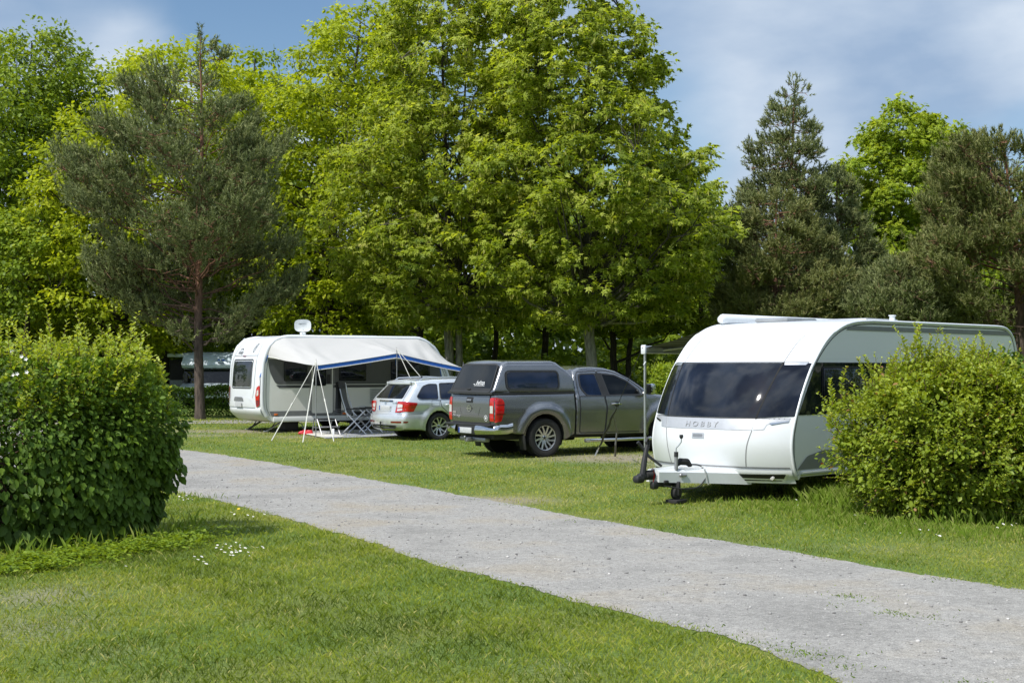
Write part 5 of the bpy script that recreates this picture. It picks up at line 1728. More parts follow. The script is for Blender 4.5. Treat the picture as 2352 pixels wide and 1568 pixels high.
# ================================================================== silver estate car
def make_estate():
    psi = R(34); s_, c_ = math.sin(psi), math.cos(psi)
    X0 = -1.77 - 1.02 * c_ - .84 * s_; Y0 = 34.4 - 1.02 * s_ + .84 * c_
    root = thing('estate_car', 'silver estate car with roof rails parked under the edge of the awning', 'car', (X0, Y0, float(terr(34.5))), psi)
    PAINT = carpaint('paint_silver', (.76, .79, .82), .5, .26)
    WC, FC, WR = 1.02, 3.70, .322
    def side(x, z):
        w = .885 - .06 * np.clip((.55 - z) / .35, 0, 1) ** 1.6
        w += .014 * np.exp(-((z - .86) / .06) ** 2) - .012 * np.exp(-((z - .68) / .09) ** 2)
        for cx in (WC, FC):
            d = np.hypot(x - cx, z - .33)
            w += .022 * np.clip(1 - ((d - .44) / .10) ** 2, 0, 1)
        w -= .20 * np.clip((z - .93) / .5, 0, 1) ** 1.15
        w -= .07 * np.clip((.35 - x) / .35, 0, 1) ** 2 + .10 * np.clip((x - 4.1) / .5, 0, 1) ** 2
        return w
    def arch(cx, r=.375, z0=.22, n=12):
        a0 = math.asin((z0 - .33) / r)
        return [(cx + r * math.cos(a), .33 + r * math.sin(a)) for a in np.linspace(math.pi - a0, a0, n)]
    o = [(.10, .26, .05, .06), (.02, .36, .08, .10), (0.0, .50, .10, .10), (.02, .60, .10, .10), (.07, .66, .09, .09), (.09, .80, .08, .07), (.10, .93, .08, .06), (.15, 1.0, .07, .06), (.30, 1.16, .06, .06), (.44, 1.32, .06, .05), (.42, 1.385, .05, .05), (.50, 1.42, .07, .03),
         (.9, 1.455, .09, .03), (1.5, 1.47, .09, .03), (2.1, 1.455, .09, .03), (2.6, 1.39, .08, .04), (3.0, 1.19, .06, .06), (3.35, 1.00, .06, .05), (3.7, .95, .10, .05), (4.2, .86, .12, .05), (4.5, .74, .12, .06), (4.62, .6, .10, .10), (4.65, .42, .08, .10), (4.55, .24, .04, .04)]
    o += [(x, z, .01, 0) for x, z in arch(FC)[::-1]]
    o += [(FC - .40, .24, .03, 0), (WC + .40, .24, .03, 0)]
    o += [(x, z, .01, 0) for x, z in arch(WC)[::-1]]
    o += [(.55, .24, .04, .0)]
    B = Body(o, side, None, step=.055)
    B.build('body', PAINT, root)
    qw = rpoly([(.40, 1.04), (.50, .985), (.98, .99), (1.02, 1.34), (.80, 1.345), (.62, 1.29)], [.04, .06, .03, .03, .06, .05])
    rw = rpoly([(1.06, .99), (1.98, .985), (1.96, 1.375), (1.10, 1.355)], [.03, .03, .03, .03])
    fw = rpoly([(2.06, .985), (3.05, .98), (2.92, 1.08), (2.55, 1.30), (2.05, 1.375)], [.03, .03, .04, .05, .03])
    for sd in (-1, 1):
        for wn in (qw, rw, fw):
            mb = MB(); patch(mb, wn, B.on(sd, .006), .08); wo = mb.build('window', M_GLASSB, root, 60)
            mb = MB(); stripe(mb, wn, .020, B.on(sd, .009), .04, True); mb.build('window_frame', M_SEAL, wo, 60)
        mb = MB(); stripe(mb, [(.42, 1.0), (.52, .967), (3.0, .962)], .014, B.on(sd, .012), .05); mb.build('chrome_strip', M_CHROME, root)
        rd = rpoly([(1.42, .30), (2.02, .30), (2.02, .97), (1.98, 1.385), (1.10, 1.365), (1.03, .97), (1.06, .80), (1.30, .62)], .04)
        fd = rpoly([(2.04, .30), (3.10, .30), (3.16, .60), (3.14, .96), (2.60, 1.32), (2.04, 1.39)], .04)
        mb = MB(); stripe(mb, rd, .012, B.on(sd, .003), .04, True); stripe(mb, fd, .012, B.on(sd, .003), .04, True)
        stripe(mb, rrect(.79, 1.01, .81, .95, .04), .006, B.on(sd, .003), .03, True); mb.build('door_gap', M_SEAL, root, 60)
        for dp in (rpoly([(1.43, .31), (2.01, .31), (2.01, .955), (1.045, .96), (1.07, .80), (1.31, .63)], .03), rpoly([(2.05, .31), (3.09, .31), (3.15, .60), (3.13, .95), (2.05, .955)], .03)):
            mb = MB(); patch(mb, dp, B.on(sd, .006), .08); do = mb.build('door', PAINT, root, 60)
            hx = dp[0][0] + (.02 if dp[0][0] < 1.9 else .12); hx = 1.26 if dp[0][0] < 1.9 else 2.25
            y = sd * (float(B.half(hx, .86)[0]) + .01)
            mb = MB(); mb.tube([(hx - .09, y, .845), (hx - .06, y + sd * .03, .85), (hx + .08, y + sd * .03, .85), (hx + .11, y, .845)], .012, 8); mb.build('handle', PAINT, do)
        mb = MB(); stripe(mb, [(.30, .905), (3.2, .875)], .008, B.on(sd, .004), .06); mb.build('waist_crease', PAINT, root)
        # roof rail
        y = sd * .60
        mb = MB(); mb.tube([(.62, y, 1.43), (.72, y, 1.485), (1.5, y, 1.515), (2.3, y, 1.475), (2.42, y, 1.42)], [.012, .015, .015, .015, .012], 8); mb.build('roof_rail', M_ALU, root)
        # tail light
        f = B.rear(.010)
        mb = MB(); patch(mb, rpoly([(.06, .93), (.40, .90), (.30, .69), (.06, .69)], [.02, .03, .03, .02]), B.on(sd, .010), .04)
        patch(mb, rpoly([(sd * .85, .93), (sd * .85, .69), (sd * .50, .67), (sd * .53, .93)], .02), f, .04); tl = mb.build('tail_light', M_RED, root, 50)
        mb = MB(); patch(mb, rpoly([(sd * .74, .86), (sd * .74, .79), (sd * .55, .77), (sd * .55, .87)], .015), B.rear(.015), .04); patch(mb, rpoly([(sd * .74, .765), (sd * .74, .72), (sd * .56, .70), (sd * .56, .75)], .01), B.rear(.015), .04); mb.build('reversing_lamp', M_CLEAR, tl)
        mb = MB(); patch(mb, rpoly([(.05, .46), (.17, .455), (.14, .42), (.05, .42)], .006), B.on(sd, .006), .04); patch(mb, rpoly([(sd * .80, .46), (sd * .80, .42), (sd * .40, .415), (sd * .42, .455)], .01), B.rear(.008), .04); mb.build('reflector', M_REDD, root)
        mb = MB(); mb.box((2.95, sd * .95, 1.02), (.12, .20, .13), .04); mb.build('mirror', PAINT, root)
        mb = MB(); mb.box((4.42, sd * .62, .70), (.3, .30, .14), .05); mb.build('headlight', M_CLEAR, root)
        mb = MB(); stripe(mb, [(.16, .625), (.55, .645)], .007, B.on(sd, .003), .04); stripe(mb, [(sd * .80, .625), (sd * .0, .625)], .009, B.rear(.003), .05); mb.build('bumper_gap', M_SEAL, root)
    f = B.rear
    mb = MB(); patch(mb, rpoly([(-.66, 1.0), (.66, 1.0), (.53, 1.325), (-.53, 1.325)], .06), f(.010), .07); rw_ = mb.build('rear_window', M_GLASSK, root, 60)
    mb = MB(); mb.tube([(.20, .02, 1.02), (.26, -.30, 1.10)], .008, 6); mb.build('wiper', M_BLACK, rw_)
    mb = MB(); stripe(mb, rpoly([(-.70, .66), (.70, .66), (.72, .95), (.58, 1.36), (-.58, 1.36), (-.72, .95)], .04), .010, f(.004), .05, True); stripe(mb, [(-.50, .655), (-.47, .94)], .006, f(.004)); mb.build('hatch_gap', M_SEAL, root, 60)
    mb = MB(); patch(mb, rpoly([(-.60, 1.345), (.60, 1.345), (.58, 1.39), (-.58, 1.39)], .02), f(.035), .08); mb.box((.45, 0, 1.39), (.14, 1.16, .025), .01); mb.build('spoiler', PAINT, root)
    mb = MB(); patch(mb, rpoly([(-.33, .925), (.33, .925), (.33, .955), (-.33, .955)], .005), f(.022), .08); mb.build('hatch_handle', M_CHROME, root)
    mb = MB(); patch(mb, rrect(-.30, .30, .69, .83, .02), f(.006), .06); mb.build('plate_recess', PAINT, root)
    mb = MB(); mb.box((-.005, 0, .765), (.012, .52, .12), .004); po = mb.build('number_plate', M_PLATE, root)
    mb = MB(); mb.box((-.012, .24, .765), (.004, .04, .11), 0); mb.build('plate_strip', M_PLATEB, po)
    def ring(mb, cy, cz, r0, r1, fn, n=24):
        V = [fn(cy + r * math.cos(6.2832 * k / n), cz + r * math.sin(6.2832 * k / n)) for r in (r0, r1) for k in range(n)]
        mb.add(V, [(k, (k + 1) % n, n + (k + 1) % n, n + k) for k in range(n)])
    mb = MB(); ring(mb, 0, .895, .028, .042, f(.016)); ring(mb, 0, .895, 0, .016, f(.018)); mb.build('badge', M_CHROME, root)
    def wr(co): return Vector(f(.014 + co.z)(-co.x, co.y))
    text_obj('lettering', 'OCTAVIA', .05, Matrix.Translation((.44, .875, 0)), M_CHROME, root, .002, 0, 1.1, wr)
    mb = MB(); patch(mb, rpoly([(-.55, .27), (.55, .27), (.60, .36), (-.60, .36)], .02), f(.012), .08); mb.build('diffuser', M_BLACK, root)
    mb = MB(); mb.tube([(.15, 0, .26), (-.06, 0, .27), (-.12, 0, .32), (-.12, 0, .40)], .016, 8); mb.lathe([(0, .445), (.018, .44), (.025, .42), (.018, .40), (.01, .395)], (-.12, 0, 0), 'z', 12); mb.build('tow_hitch', M_BLACK, root)
    mb = MB(); mb.box((2.35, 0, .27), (4.2, 1.2, .12), .03); mb.build('underbody', M_BLACK, root)
    mb = MB(); mb.grid(lambda u, v: (np.interp(v, [0, .5, 1], [3.38, 3.02, 2.66]) + .05 - .05 * (2 * u - 1) ** 2, (-.72 + 1.44 * u) * (1 - .16 * v), np.interp(v, [0, .5, 1], [1.01, 1.21, 1.385]) + .012), 10, 6); mb.build('windscreen', M_GLASSK, root)
    for cx in (WC, FC):
        mb = MB()
        for sd in (-1, 1):
            mb.grid(lambda u, v: (cx + .37 * math.cos(math.pi * (1.12 - 1.24 * u)), sd * (.48 + .34 * v), .33 + .37 * math.sin(math.pi * (1.12 - 1.24 * u))), 20, 2)
            mb.lathe([(0, sd * .48), (.37, sd * .48)], (cx, 0, .33), n=24)
        mb.build('wheel_well', M_DARKIN, root)
        for sd in (-1, 1):
            wheel(root, (cx, sd * .775, WR), WR, .215, sd, 5, 'twin', rim_r=.225, rot=.2)
    mb = MB(); mb.add([(.98, 0, 1.47), (1.14, 0, 1.47), (1.02, 0, 1.53)], [(0, 1, 2)]); mb.box((1.06, 0, 1.485), (.14, .025, .03), .01); mb.build('roof_antenna', M_BLACK, root)
    return root
make_estate()
# ================================================================== caravans
class Van:
    """caravan shell: end profile (x by height), bulge across the front, flat sides"""
    def __init__(s, prof, W, bulge, expo, roof_crown=.02):
        """prof: closed polyline in (x, z): front bottom -> up -> roof -> rear -> rear bottom"""
        s.prof = prof; s.W = W; s.h = W / 2; s.b = bulge; s.e = expo; s.rc = roof_crown
        q = np.array(prof); s.q = q
        k = int(np.argmax(q[:, 1]))
        top = np.where(q[:, 1] > q[:, 1].max() - .005)[0]
        s.front = q[:top[0] + 1]
        s.zmax = q[:, 1].max()
    def bw(s, z, x=0):
        return np.interp(z, s.b[0], s.b[1])
    def fx(s, y, z, off=0.0):
        """front surface"""
        x = float(np.interp(z, s.front[:, 1], s.front[:, 0]))
        b = float(s.bw(z)) * (1 - min(1, abs(y) / s.h) ** s.e)
        return (x - b - off, y, z)
    def F(s, off):
        def f(y, z):
            p = s.fx(y, z); dy = (s.fx(y + .01, z)[0] - s.fx(y - .01, z)[0]) / .02; dz = (s.fx(y, z + .01)[0] - s.fx(y, z - .01)[0]) / .02
            n = Vector((-1, dy, dz)).normalized()
            return (p[0] + n.x * off, p[1] + n.y * off, p[2] + n.z * off)
        return f
    def S(s, side, off=.003):
        return lambda a, b: (a, side * (s.h + off), b)
    def shell(s, name, mat, parent, m=26):
        P = resample(s.prof, .07, False)
        kf = s.front[-1][0]
        mb = MB(); V = []
        ts = np.linspace(-1, 1, m + 1); ts = np.sign(ts) * (1 - (1 - abs(ts)) ** 1.25)
        for x, z in P:
            isf = x <= kf + 1e-6 and True
            for t in ts:
                y = t * s.h
                if x <= kf:
                    b = float(s.bw(z)) * (1 - abs(t) ** s.e)
                    V.append((x - b, y, z + s.rc * (1 - t * t) * np.clip((z - s.zmax + .3) / .3, 0, 1)))
                else:
                    V.append((x, y, z + s.rc * (1 - t * t) * (z > s.zmax - .2)))
        n = len(P)
        mb.add(V, [(i * (m + 1) + k, (i + 1) * (m + 1) + k, (i + 1) * (m + 1) + k + 1, i * (m + 1) + k + 1) for i in range(n - 1) for k in range(m)])
        return mb.build(name, mat, parent, 50)

def make_right():
    psi = R(45); s_, c_ = math.sin(psi), math.cos(psi)
    W = 2.5
    # near front corner (local 0,-1.25) stands at (4.04, 20.1)
    X0 = 4.04 - 1.25 * s_; Y0 = 20.1 + 1.25 * c_
    root = thing('caravan', 'large white caravan with a dark wraparound front window and tow bar', 'caravan', (X0, Y0, float(terr(22))), psi)
    prof = spline([(.02, .30), (-.10, .44), (-.17, .72), (-.15, .95), (-.07, 1.18), (.06, 1.45), (.22, 1.72), (.39, 1.95), (.70, 2.26), (1.05, 2.46), (1.45, 2.565), (2.0, 2.60)], 5) + [(6.0, 2.60)]
    prof += spline([(6.08, 2.60), (6.38, 2.575), (6.62, 2.45), (6.76, 2.2), (6.82, 1.9), (6.86, 1.2), (6.86, .42), (6.80, .34)], 4)
    V = Van(prof, W, ([.2, 1.3, 1.95, 2.3, 2.6], [.40, .42, .41, .30, 0]), 2.6)
    V.shell('body', M_WHITE, root)
    # side walls
    sidepoly = [p for p in prof] + [(6.8, .34), (.05, .34)]
    for sd in (-1, 1):
        mb = MB(); patch(mb, resample(sidepoly, .2), V.S(sd, -.004), .25); wl = mb.build('side_wall', M_WHITE2, root, 0)
        # edge rail round the wall with a dark gasket inside it
        rail = [p for p in prof if p[1] > .36]
        mb = MB(); mb.tube([(x + .012 * (x < 3) - .012 * (x > 3), sd * (V.h - .006), z - .012 * (z > 2.4)) for x, z in rail], .024, 8); mb.build('edge_rail', M_WHITE, root, 60)
        inner = [(x + .045 * min(1, max(0, (2.75 - z) / .5)) * (1 if x < 3 else -1) + .0, z - .055 * (1 if z > 2.3 else max(0, (z - 1.6) / .7))) for x, z in rail]
        mb = MB(); stripe(mb, inner, .014, V.S(sd, .003), .07); mb.build('gasket', M_SEAL, root, 60)
        mb = MB(); patch(mb, rpoly([(1.38, 2.505), (1.25, 2.44), (6.55, 2.44), (6.42, 2.515)], .03), V.S(sd, .004), .3); mb.build('top_band', M_GREYM, root, 0)
        # window band of the side
        mb = MB(); patch(mb, rpoly([(.005, 1.215), (.46, 1.96), (6.74, 1.96), (6.79, 1.215)], [.01, .01, .03, .03]), V.S(sd, .004), .3); wb = mb.build('window_band', M_GLASSC, root, 0)
        for (a, b_) in ((.62, 1.75), (2.3, 3.35), (4.8, 6.1)):
            mb = MB(); mb.box(((a + b_) / 2, sd * (V.h + .022), 1.60), (b_ - a, .03, .56), .02); ww = mb.build('window', M_GLASSC, root, 40)
            mb = MB(); stripe(mb, rrect(a - .012, b_ + .012, 1.308, 1.892, .05), .028, V.S(sd, .012), .05, True); mb.build('window_frame', M_BLACK, ww)
        mb = MB(); patch(mb, rpoly([(-.03, .445), (.22, .63), (.65, .70), (6.6, .70), (6.72, .445)], [.02, .06, .10, .02, .02]), V.S(sd, .004), .3); mb.build('skirt_panel', M_GREYM, root, 0)
        mb = MB(); mb.box((3.35, sd * (V.h + .005), .40), (6.6, .035, .055), .012); mb.build('sill_rail', M_WHITE, root)
        mb = MB(); stripe(mb, [(-.04, .44), (-.10, .60), (-.09, .95), (-.01, 1.20)], .012, V.S(sd, .004)); mb.build('corner_seal', M_SEAM, root)
        for xx in (3.55, 4.35) :
            wheel(root, (xx, sd * 1.10, .325), .325, .2, sd, 5, 'twin', rim_r=.20)
        mb = MB(); mb.box((3.95, sd * (V.h - .002), .56), (1.7, .012, .42), .004); mb.build('wheel_cover', M_GREYP, root)
        mb = MB(); mb.box((.60, sd * 1.257, .50), (.07, .012, .035), .005); mb.box((5.9, sd * 1.257, .50), (.07, .012, .035), .005); mb.build('side_reflector', M_ORANGE, root)
    F_ = V.F
    # front glass in three panels
    ztop = lambda y: 1.945
    zbot = lambda y: 1.19 - .02 * (abs(y) / 1.2) ** 2 + .0
    cen = [(-.79, 1.175), (.79, 1.175), (.90, 1.945), (-.90, 1.945)]
    mb = MB(); patch(mb, rpoly(cen, .01), F_(.008), .07); fg = mb.build('front_window', M_GLASSC, root, 60)
    for sd in (-1, 1):
        mb = MB(); patch(mb, [(sd * .798, 1.175), (sd * 1.243, 1.195), (sd * 1.243, 1.945), (sd * .908, 1.945)], F_(.008), .06); so_ = mb.build('front_corner_window', M_GLASSC, root, 60)
        mb = MB(); patch(mb, [(sd * .92, 1.952), (sd * 1.20, 1.952), (sd * 1.18, 1.915), (sd * .93, 1.915)], F_(.014), .05); mb.build('marker_light_strip', M_ALU, so_, 60)
        mb = MB(); stripe(mb, [(sd * .793, 1.165), (sd * .903, 1.955)], .022, F_(.010)); mb.build('window_seam', M_DARKIN, so_, 60)
    mb = MB(); stripe(mb, [(-1.20, 1.958), (1.20, 1.958)], .012, F_(.006), .06); stripe(mb, [(-1.2, 1.165), (1.2, 1.165)], .014, F_(.006), .06); mb.build('window_gap', M_SEAL, root, 60)
    # silver band with raised letters
    mb = MB(); patch(mb, rpoly([(-.785, 1.155), (.785, 1.155), (.765, 1.0), (-.765, 1.0)], .005), F_(.006), .07); bd = mb.build('silver_band', M_SILVERP, root, 60)
    def wf(co): return Vector(F_(.008 + co.z)(-co.x, co.y))
    text_obj('lettering', 'HOBBY', .125, Matrix.Translation((-.05, 1.035, 0)) @ Matrix.Diagonal((1.05, .82, 1, 1)), M_SILVERP, bd, .006, 0, 1.6, wf)
    mt = text_obj('lettering_edge', 'HOBBY', .125, Matrix.Translation((-.047, 1.032, -.004)) @ Matrix.Diagonal((1.05, .82, 1, 1)), M_SEAM, bd, .004, 0, 1.6, wf, .003)
    for sd in (-1, 1):
        mb = MB(); patch(mb, rpoly([(sd * .80, 1.155), (sd * 1.20, 1.17), (sd * 1.19, 1.105), (sd * .95, 1.085), (sd * .92, 1.01), (sd * .78, 1.0)], .012), F_(.006), .05); mb.build('corner_trim', M_SILVERP, root, 60)
        mb = MB(); patch(mb, rpoly([(sd * .97, 1.10), (sd * 1.19, 1.135), (sd * 1.19, 1.12), (sd * 1.0, 1.075)], .005), F_(.012), .05); mb.build('grab_handle', M_CHROME, root, 60)
        mb = MB(); stripe(mb, spline([(sd * .77, 1.0), (sd * .72, .80), (sd * .69, .62), (sd * .67, .47)], 5), .012, F_(.004)); stripe(mb, spline([(sd * .90, 1.96), (sd * .905, 2.15), (sd * .91, 2.32), (sd * .93, 2.50)], 5), .010, F_(.003)); mb.build('panel_seam', M_SEAM, root, 60)
    mb = MB(); stripe(mb, [(-1.21, .475), (1.21, .475)], .016, F_(.004), .06); mb.build('panel_seam', M_SEAM, root, 60)
    mb = MB(); patch(mb, rrect(-.11 + .08, .11 + .08, .865, .945, .015), F_(.008), .05); lk = mb.build('locker_handle', M_SILVERP, root, 60)
    mb = MB(); patch(mb, rrect(-.085 + .08, .085 + .08, .885, .925, .012), F_(.012), .05); mb.build('handle_inset', M_STEEL, lk, 60)
    # lower bumper: proud of the locker
    def bump(y, z):
        o = .05 * math.sin(math.pi * min(1, max(0, (z - .16) / .32))) + .02
        x, _, _ = V.fx(y, max(.30, z))
        k = 1 - .05 * (abs(y) / 1.25) ** 8
        return (x - o + .10 * max(0, .28 - z) * 3, y, z)
    mb = MB(); mb.grid(lambda u, v: bump(-1.24 + 2.48 * u, .25 + .19 * v), 48, 10); bp_ = mb.build('front_bumper', M_WHITE, root, 60)
    def bo(off):
        return lambda y, z: (bump(y, z)[0] - off, y, z)
    for sd in (-1, 1):
        mb = MB(); patch(mb, rpoly([(sd * .12, .385), (sd * 1.21, .40), (sd * 1.12, .265), (sd * .36, .262)], .02), bo(.006), .05); mb.build('grille_rim', M_WHITE2, bp_, 60)
        mb = MB(); patch(mb, rpoly([(sd * .34, .372), (sd * 1.18, .385), (sd * 1.10, .285), (sd * .50, .28)], .02), bo(.010), .05); mb.build('grille', M_BLACK, bp_, 60)
        q = bump(sd * 1.0, .33)
        mb = MB(); mb.lathe([(0, q[0] - .03), (.03, q[0] - .025), (.035, q[0] - .005)], (0, sd * 1.0, .33), 'x', 18); mb.build('fog_light', M_CLEAR, bp_)
    # skylights and vents
    mb = MB(); mb.box((2.0, .30, 2.63), (.85, .62, .07), .032); mb.build('skylight', glass_dark('skylight_smoke', (.22, .23, .24), .1), root)
    mb = MB(); mb.box((3.3, -.30, 2.64), (1.0, .72, .06), .028); mb.build('skylight', M_SILVERP, root)
    mb = MB(); mb.lathe([(0, 2.72), (.06, 2.715), (.06, 2.70), (.045, 2.70), (.045, 2.60)], (3.1, -.95, 0), 'z', 16); mb.build('roof_vent', M_WHITE, root)
    # A-frame cover, coupling, jockey wheel
    SH = -.36
    cv = MB()
    secs = [(-.30, .66, .22, .44, .07), (-.80, .42, .25, .46, .06), (-1.35, .20, .28, .475, .05), (-1.70, .115, .30, .48, .04)]
    Vv = []
    for x, hw, z0, z1, r in secs:
        Vv += [(x, -hw, z0), (x, -hw, z1 - r), (x, -hw + r, z1), (x, hw - r, z1), (x, hw, z1 - r), (x, hw, z0)]
    Fc = [(i * 6 + k, (i + 1) * 6 + k, (i + 1) * 6 + k + 1, i * 6 + k + 1) for i in range(3) for k in range(5)]
    Fc.append((18, 19, 20, 21, 22, 23))
    cv.add(Vv, Fc); dr_ = cv.build('drawbar_cover', M_WHITE, root, 30)
    mb = MB()
    for k in range(9):
        x = -.55 - k * .045
        mb.box((x, -.27 + k * .012, .486), (.018, .10, .008), .003)
    mb.shift(SH).build('tread_ribs', M_WHITE2, dr_)
    mb = MB()
    for k in range(7):
        mb.lathe([(.052, -1.345 - k * .026), (.068, -1.355 - k * .026), (.052, -1.37 - k * .026)], (0, 0, .40), 'x', 18)
    mb.shift(SH).build('bellows', M_RUBBER, root)
    mb = MB(); mb.box((-1.66, 0, .385), (.30, .10, .10), .035); mb.box((-1.80, 0, .355), (.16, .12, .11), .04); cp_ = mb.shift(-.20).build('coupling_head', M_BLACK, root)
    mb = MB(); mb.tube([(-1.70, 0, .40), (-1.66, 0, .60), (-1.60, 0, .82)], [.045, .040, .028], 10)
    mb.tube([(-1.60, 0, .78), (-1.625, 0, .86), (-1.595, 0, .91), (-1.56, 0, .86), (-1.585, 0, .76)], .018, 8); mb.shift(-.22).build('stabiliser_lever', M_BLACK, cp_)
    mb = MB(); mb.tube([(-1.54, -.075, .50), (-1.50, -.075, .40), (-1.53, -.075, .31)], .006, 5); mb.shift(-.25).build('breakaway_cable', M_REDD, cp_)
    # jockey wheel and its crank
    mb = MB(); mb.tube([(-1.02, -.16, .46), (-1.02, -.16, .64)], .026, 12); mb.shift(SH).build('jockey_tube', M_STEEL, root)
    mb = MB(); mb.tube([(-1.02, -.16, .64), (-1.02, -.16, .71)], .030, 12); mb.shift(SH).build('clamp', M_BLACK, root)
    mb = MB(); mb.tube([(-1.02, -.16, .71), (-1.02, -.16, .76), (-1.0, -.19, .80), (-.98, -.22, .85), (-.98, -.22, .90)], .009, 8); cr_ = mb.shift(SH).build('crank', M_ALU, root)
    mb = MB(); mb.tube([(-.98, -.22, .895), (-.98, -.22, .92), (-.98, -.22, .95)], [.016, .030, .026], 10); mb.shift(SH).build('crank_knob', M_BLACK, cr_)
    mb = MB(); mb.lathe([(0, -.10), (.05, -.10), (.083, -.095), (.085, -.06), (.083, -.025), (.05, -.02), (0, -.02)], (-1.02, -.10, .135), 'y', 24); mb.box((-1.02, -.16, .025), (.24, .20, .05), .008); jw = mb.shift(SH).build('jockey_wheel', M_RUBBER, root)
    mb = MB(); mb.box((-1.02, -.16, .20), (.05, .13, .20), .015); mb.box((-1.15, -.06, .27), (.20, .14, .09), .03); mb.shift(SH).build('wheel_fork', M_BLACK, jw)
    mb = MB(); mb.box((-1.38, -.06, .26), (.12, .09, .11), .03); mb.box((-1.22, -.13, .30), (.09, .06, .05), .015); mb.shift(SH).build('connector', M_BLACK, root)
    # hand brake lever, plug and cable
    mb = MB(); mb.tube([(-.80, .28, .48), (-.98, .36, .62), (-1.16, .42, .83)], [.018, .022, .026], 8); mb.shift(SH).build('hand_brake', M_BLACK, root)
    mb = MB(); mb.tube([(-.70, -.16, .50), (-.78, -.16, .56), (-.92, -.15, .57), (-.99, -.13, .52)], [.03, .05, .05, .03], 8); mb.shift(SH).build('plug', M_RUBBER, root)
    mb = MB(); mb.tube(spline([(-.70, -.16, .52), (-.60, -.26, .50), (-.58, -.34, .36), (-.75, -.34, .22), (-1.0, -.28, .20), (-1.28, -.16, .25)], 6), .010, 6); mb.shift(SH).build('cable', M_BLACK, root)
    mb = MB(); mb.tube(spline([(-.62, -.345, .46), (-.60, -.36, .38), (-.56, -.37, .24)], 6), .012, 6); mb.shift(SH).build('drain_hose', M_SILVERP, root)
    mb = MB(); mb.lathe([(0, -.232), (.024, -.230), (.028, -.21)], (-.98, -.0, .385), 'y', 14); mb.tube([(-.98, -.23, .385), (-.90, -.25, .385)], .014, 8); mb.shift(SH).build('key_socket', M_STEEL, root)
    # rear lamps, underside
    for sd in (-1, 1):
        mb = MB(); mb.box((6.87, sd * 1.10, .85), (.03, .16, .5), .012); mb.build('tail_light', M_RED, root)
    mb = MB(); mb.box((6.875, 0, 1.65), (.02, 1.5, .55), .01); mb.build('rear_window', M_GLASSC, root)
    mb = MB(); mb.box((3.4, 0, .40), (6.6, 2.36, .14), .02); mb.build('chassis', M_BLACK, root)
    # ---- roll-out awning on the far side of the roof
    aw = thing('roll_out_awning', 'grey striped roll out awning on the far side of the right caravan', 'awning', (X0, Y0, float(terr(22))), psi)
    y0 = 1.22
    mb = MB(); mb.tube([(1.50, y0, 2.66), (1.56, y0, 2.665), (5.6, y0, 2.665), (5.66, y0, 2.66)], [.055, .085, .085, .055], 12); mb.build('cassette', M_WHITE, aw)
    y1, zz = y0 + 1.62, 2.19
    mb = MB(); mb.grid(lambda u, v: (1.60 + 3.95 * u, y0 + (y1 - y0) * v, 2.66 + (zz - 2.66 + .04) * v - .05 * math.sin(math.pi * v) * (1 - .3 * math.sin(u * 3.14))), 24, 12)
    m, nt, b = node_mat('awning_stripe')
    tc = N(nt, 'ShaderNodeTexCoord'); sp = N(nt, 'ShaderNodeSeparateXYZ'); nt.links.new(tc.outputs['Object'], sp.inputs[0])
    mm = N(nt, 'ShaderNodeMath', operation='MULTIPLY'); mm.inputs[1].default_value = 5.5; nt.links.new(sp.outputs[1], mm.inputs[0])
    fr = N(nt, 'ShaderNodeMath', operation='FRACT'); nt.links.new(mm.outputs[0], fr.inputs[0])
    c = ramp(nt, fr.outputs[0], [(.0, (.06, .06, .062)), (.55, (.045, .045, .047)), (.6, (.20, .20, .205)), (.8, (.20, .20, .20)), (.85, (.07, .07, .07))], 'CONSTANT')
    nt.links.new(c, b.inputs['Base Color']); b.inputs['Roughness'].default_value = .8
    mb.build('fabric', m, aw, 60)
    mb = MB(); mb.box((3.57, y1, zz), (4.06, .07, .13), .02); mb.build('lead_rail', M_ALU, aw)
    mb = MB(); mb.box((1.53, y1, zz), (.05, .10, .16), .02); mb.build('end_cap', M_WHITE, aw)
    mb = MB(); mb.tube([(1.75, y0 + .05, 2.60), (3.0, y0 + .75, 2.36), (2.0, y1 - .04, zz)], .022, 6); mb.build('folding_arm', M_ALU, aw)
    for xx in (1.56, 5.5):
        g = 0.0
        mb = MB(); mb.tube([(xx, y1, zz - .04), (xx, y1, 1.1), (xx, y1, 0.05)], [.021, .021, .017], 8); mb.box((xx, y1, .06), (.09, .09, .02), .006); mb.build('leg', M_ALU, aw)
        mb = MB(); mb.tube([(xx - .0, y1 - .02, zz - .20), (xx - .03, y1 - .0, zz - .26)], .012, 6); mb.build('cord_cleat', M_WHITE, aw)
    M4 = Matrix.Translation((X0, Y0, float(terr(22)))) @ Matrix.Rotation(psi, 4, 'Z')
    top = M4 @ Vector((1.50, y1, zz + .03))
    # ---- storm strap from the end of the awning to a peg in the lawn
    peg = gpt(1363.5, 1055)
    st = thing('storm_strap', 'thin black storm strap running down from the awning to a peg in the lawn', 'strap', peg)
    def L(t): return top.lerp(peg, t) - peg
    mb = MB(); mb.tube([L(0), L(.5)], .006, 5); mb.build('cord', M_BLACK, st)
    mb = MB(); pts = [L(t) + Vector((.012 * math.sin(t * 40), 0, 0)) for t in np.linspace(.5, .87, 12)]; mb.tube(pts, [.010, .016, .020, .024, .018, .028, .020, .026, .020, .022, .020, .014], 7); mb.build('webbing', M_BLACK, st)
    mb = MB(); mb.tube([L(.87), L(.90)], .012, 6)
    ax = (peg - top).normalized()
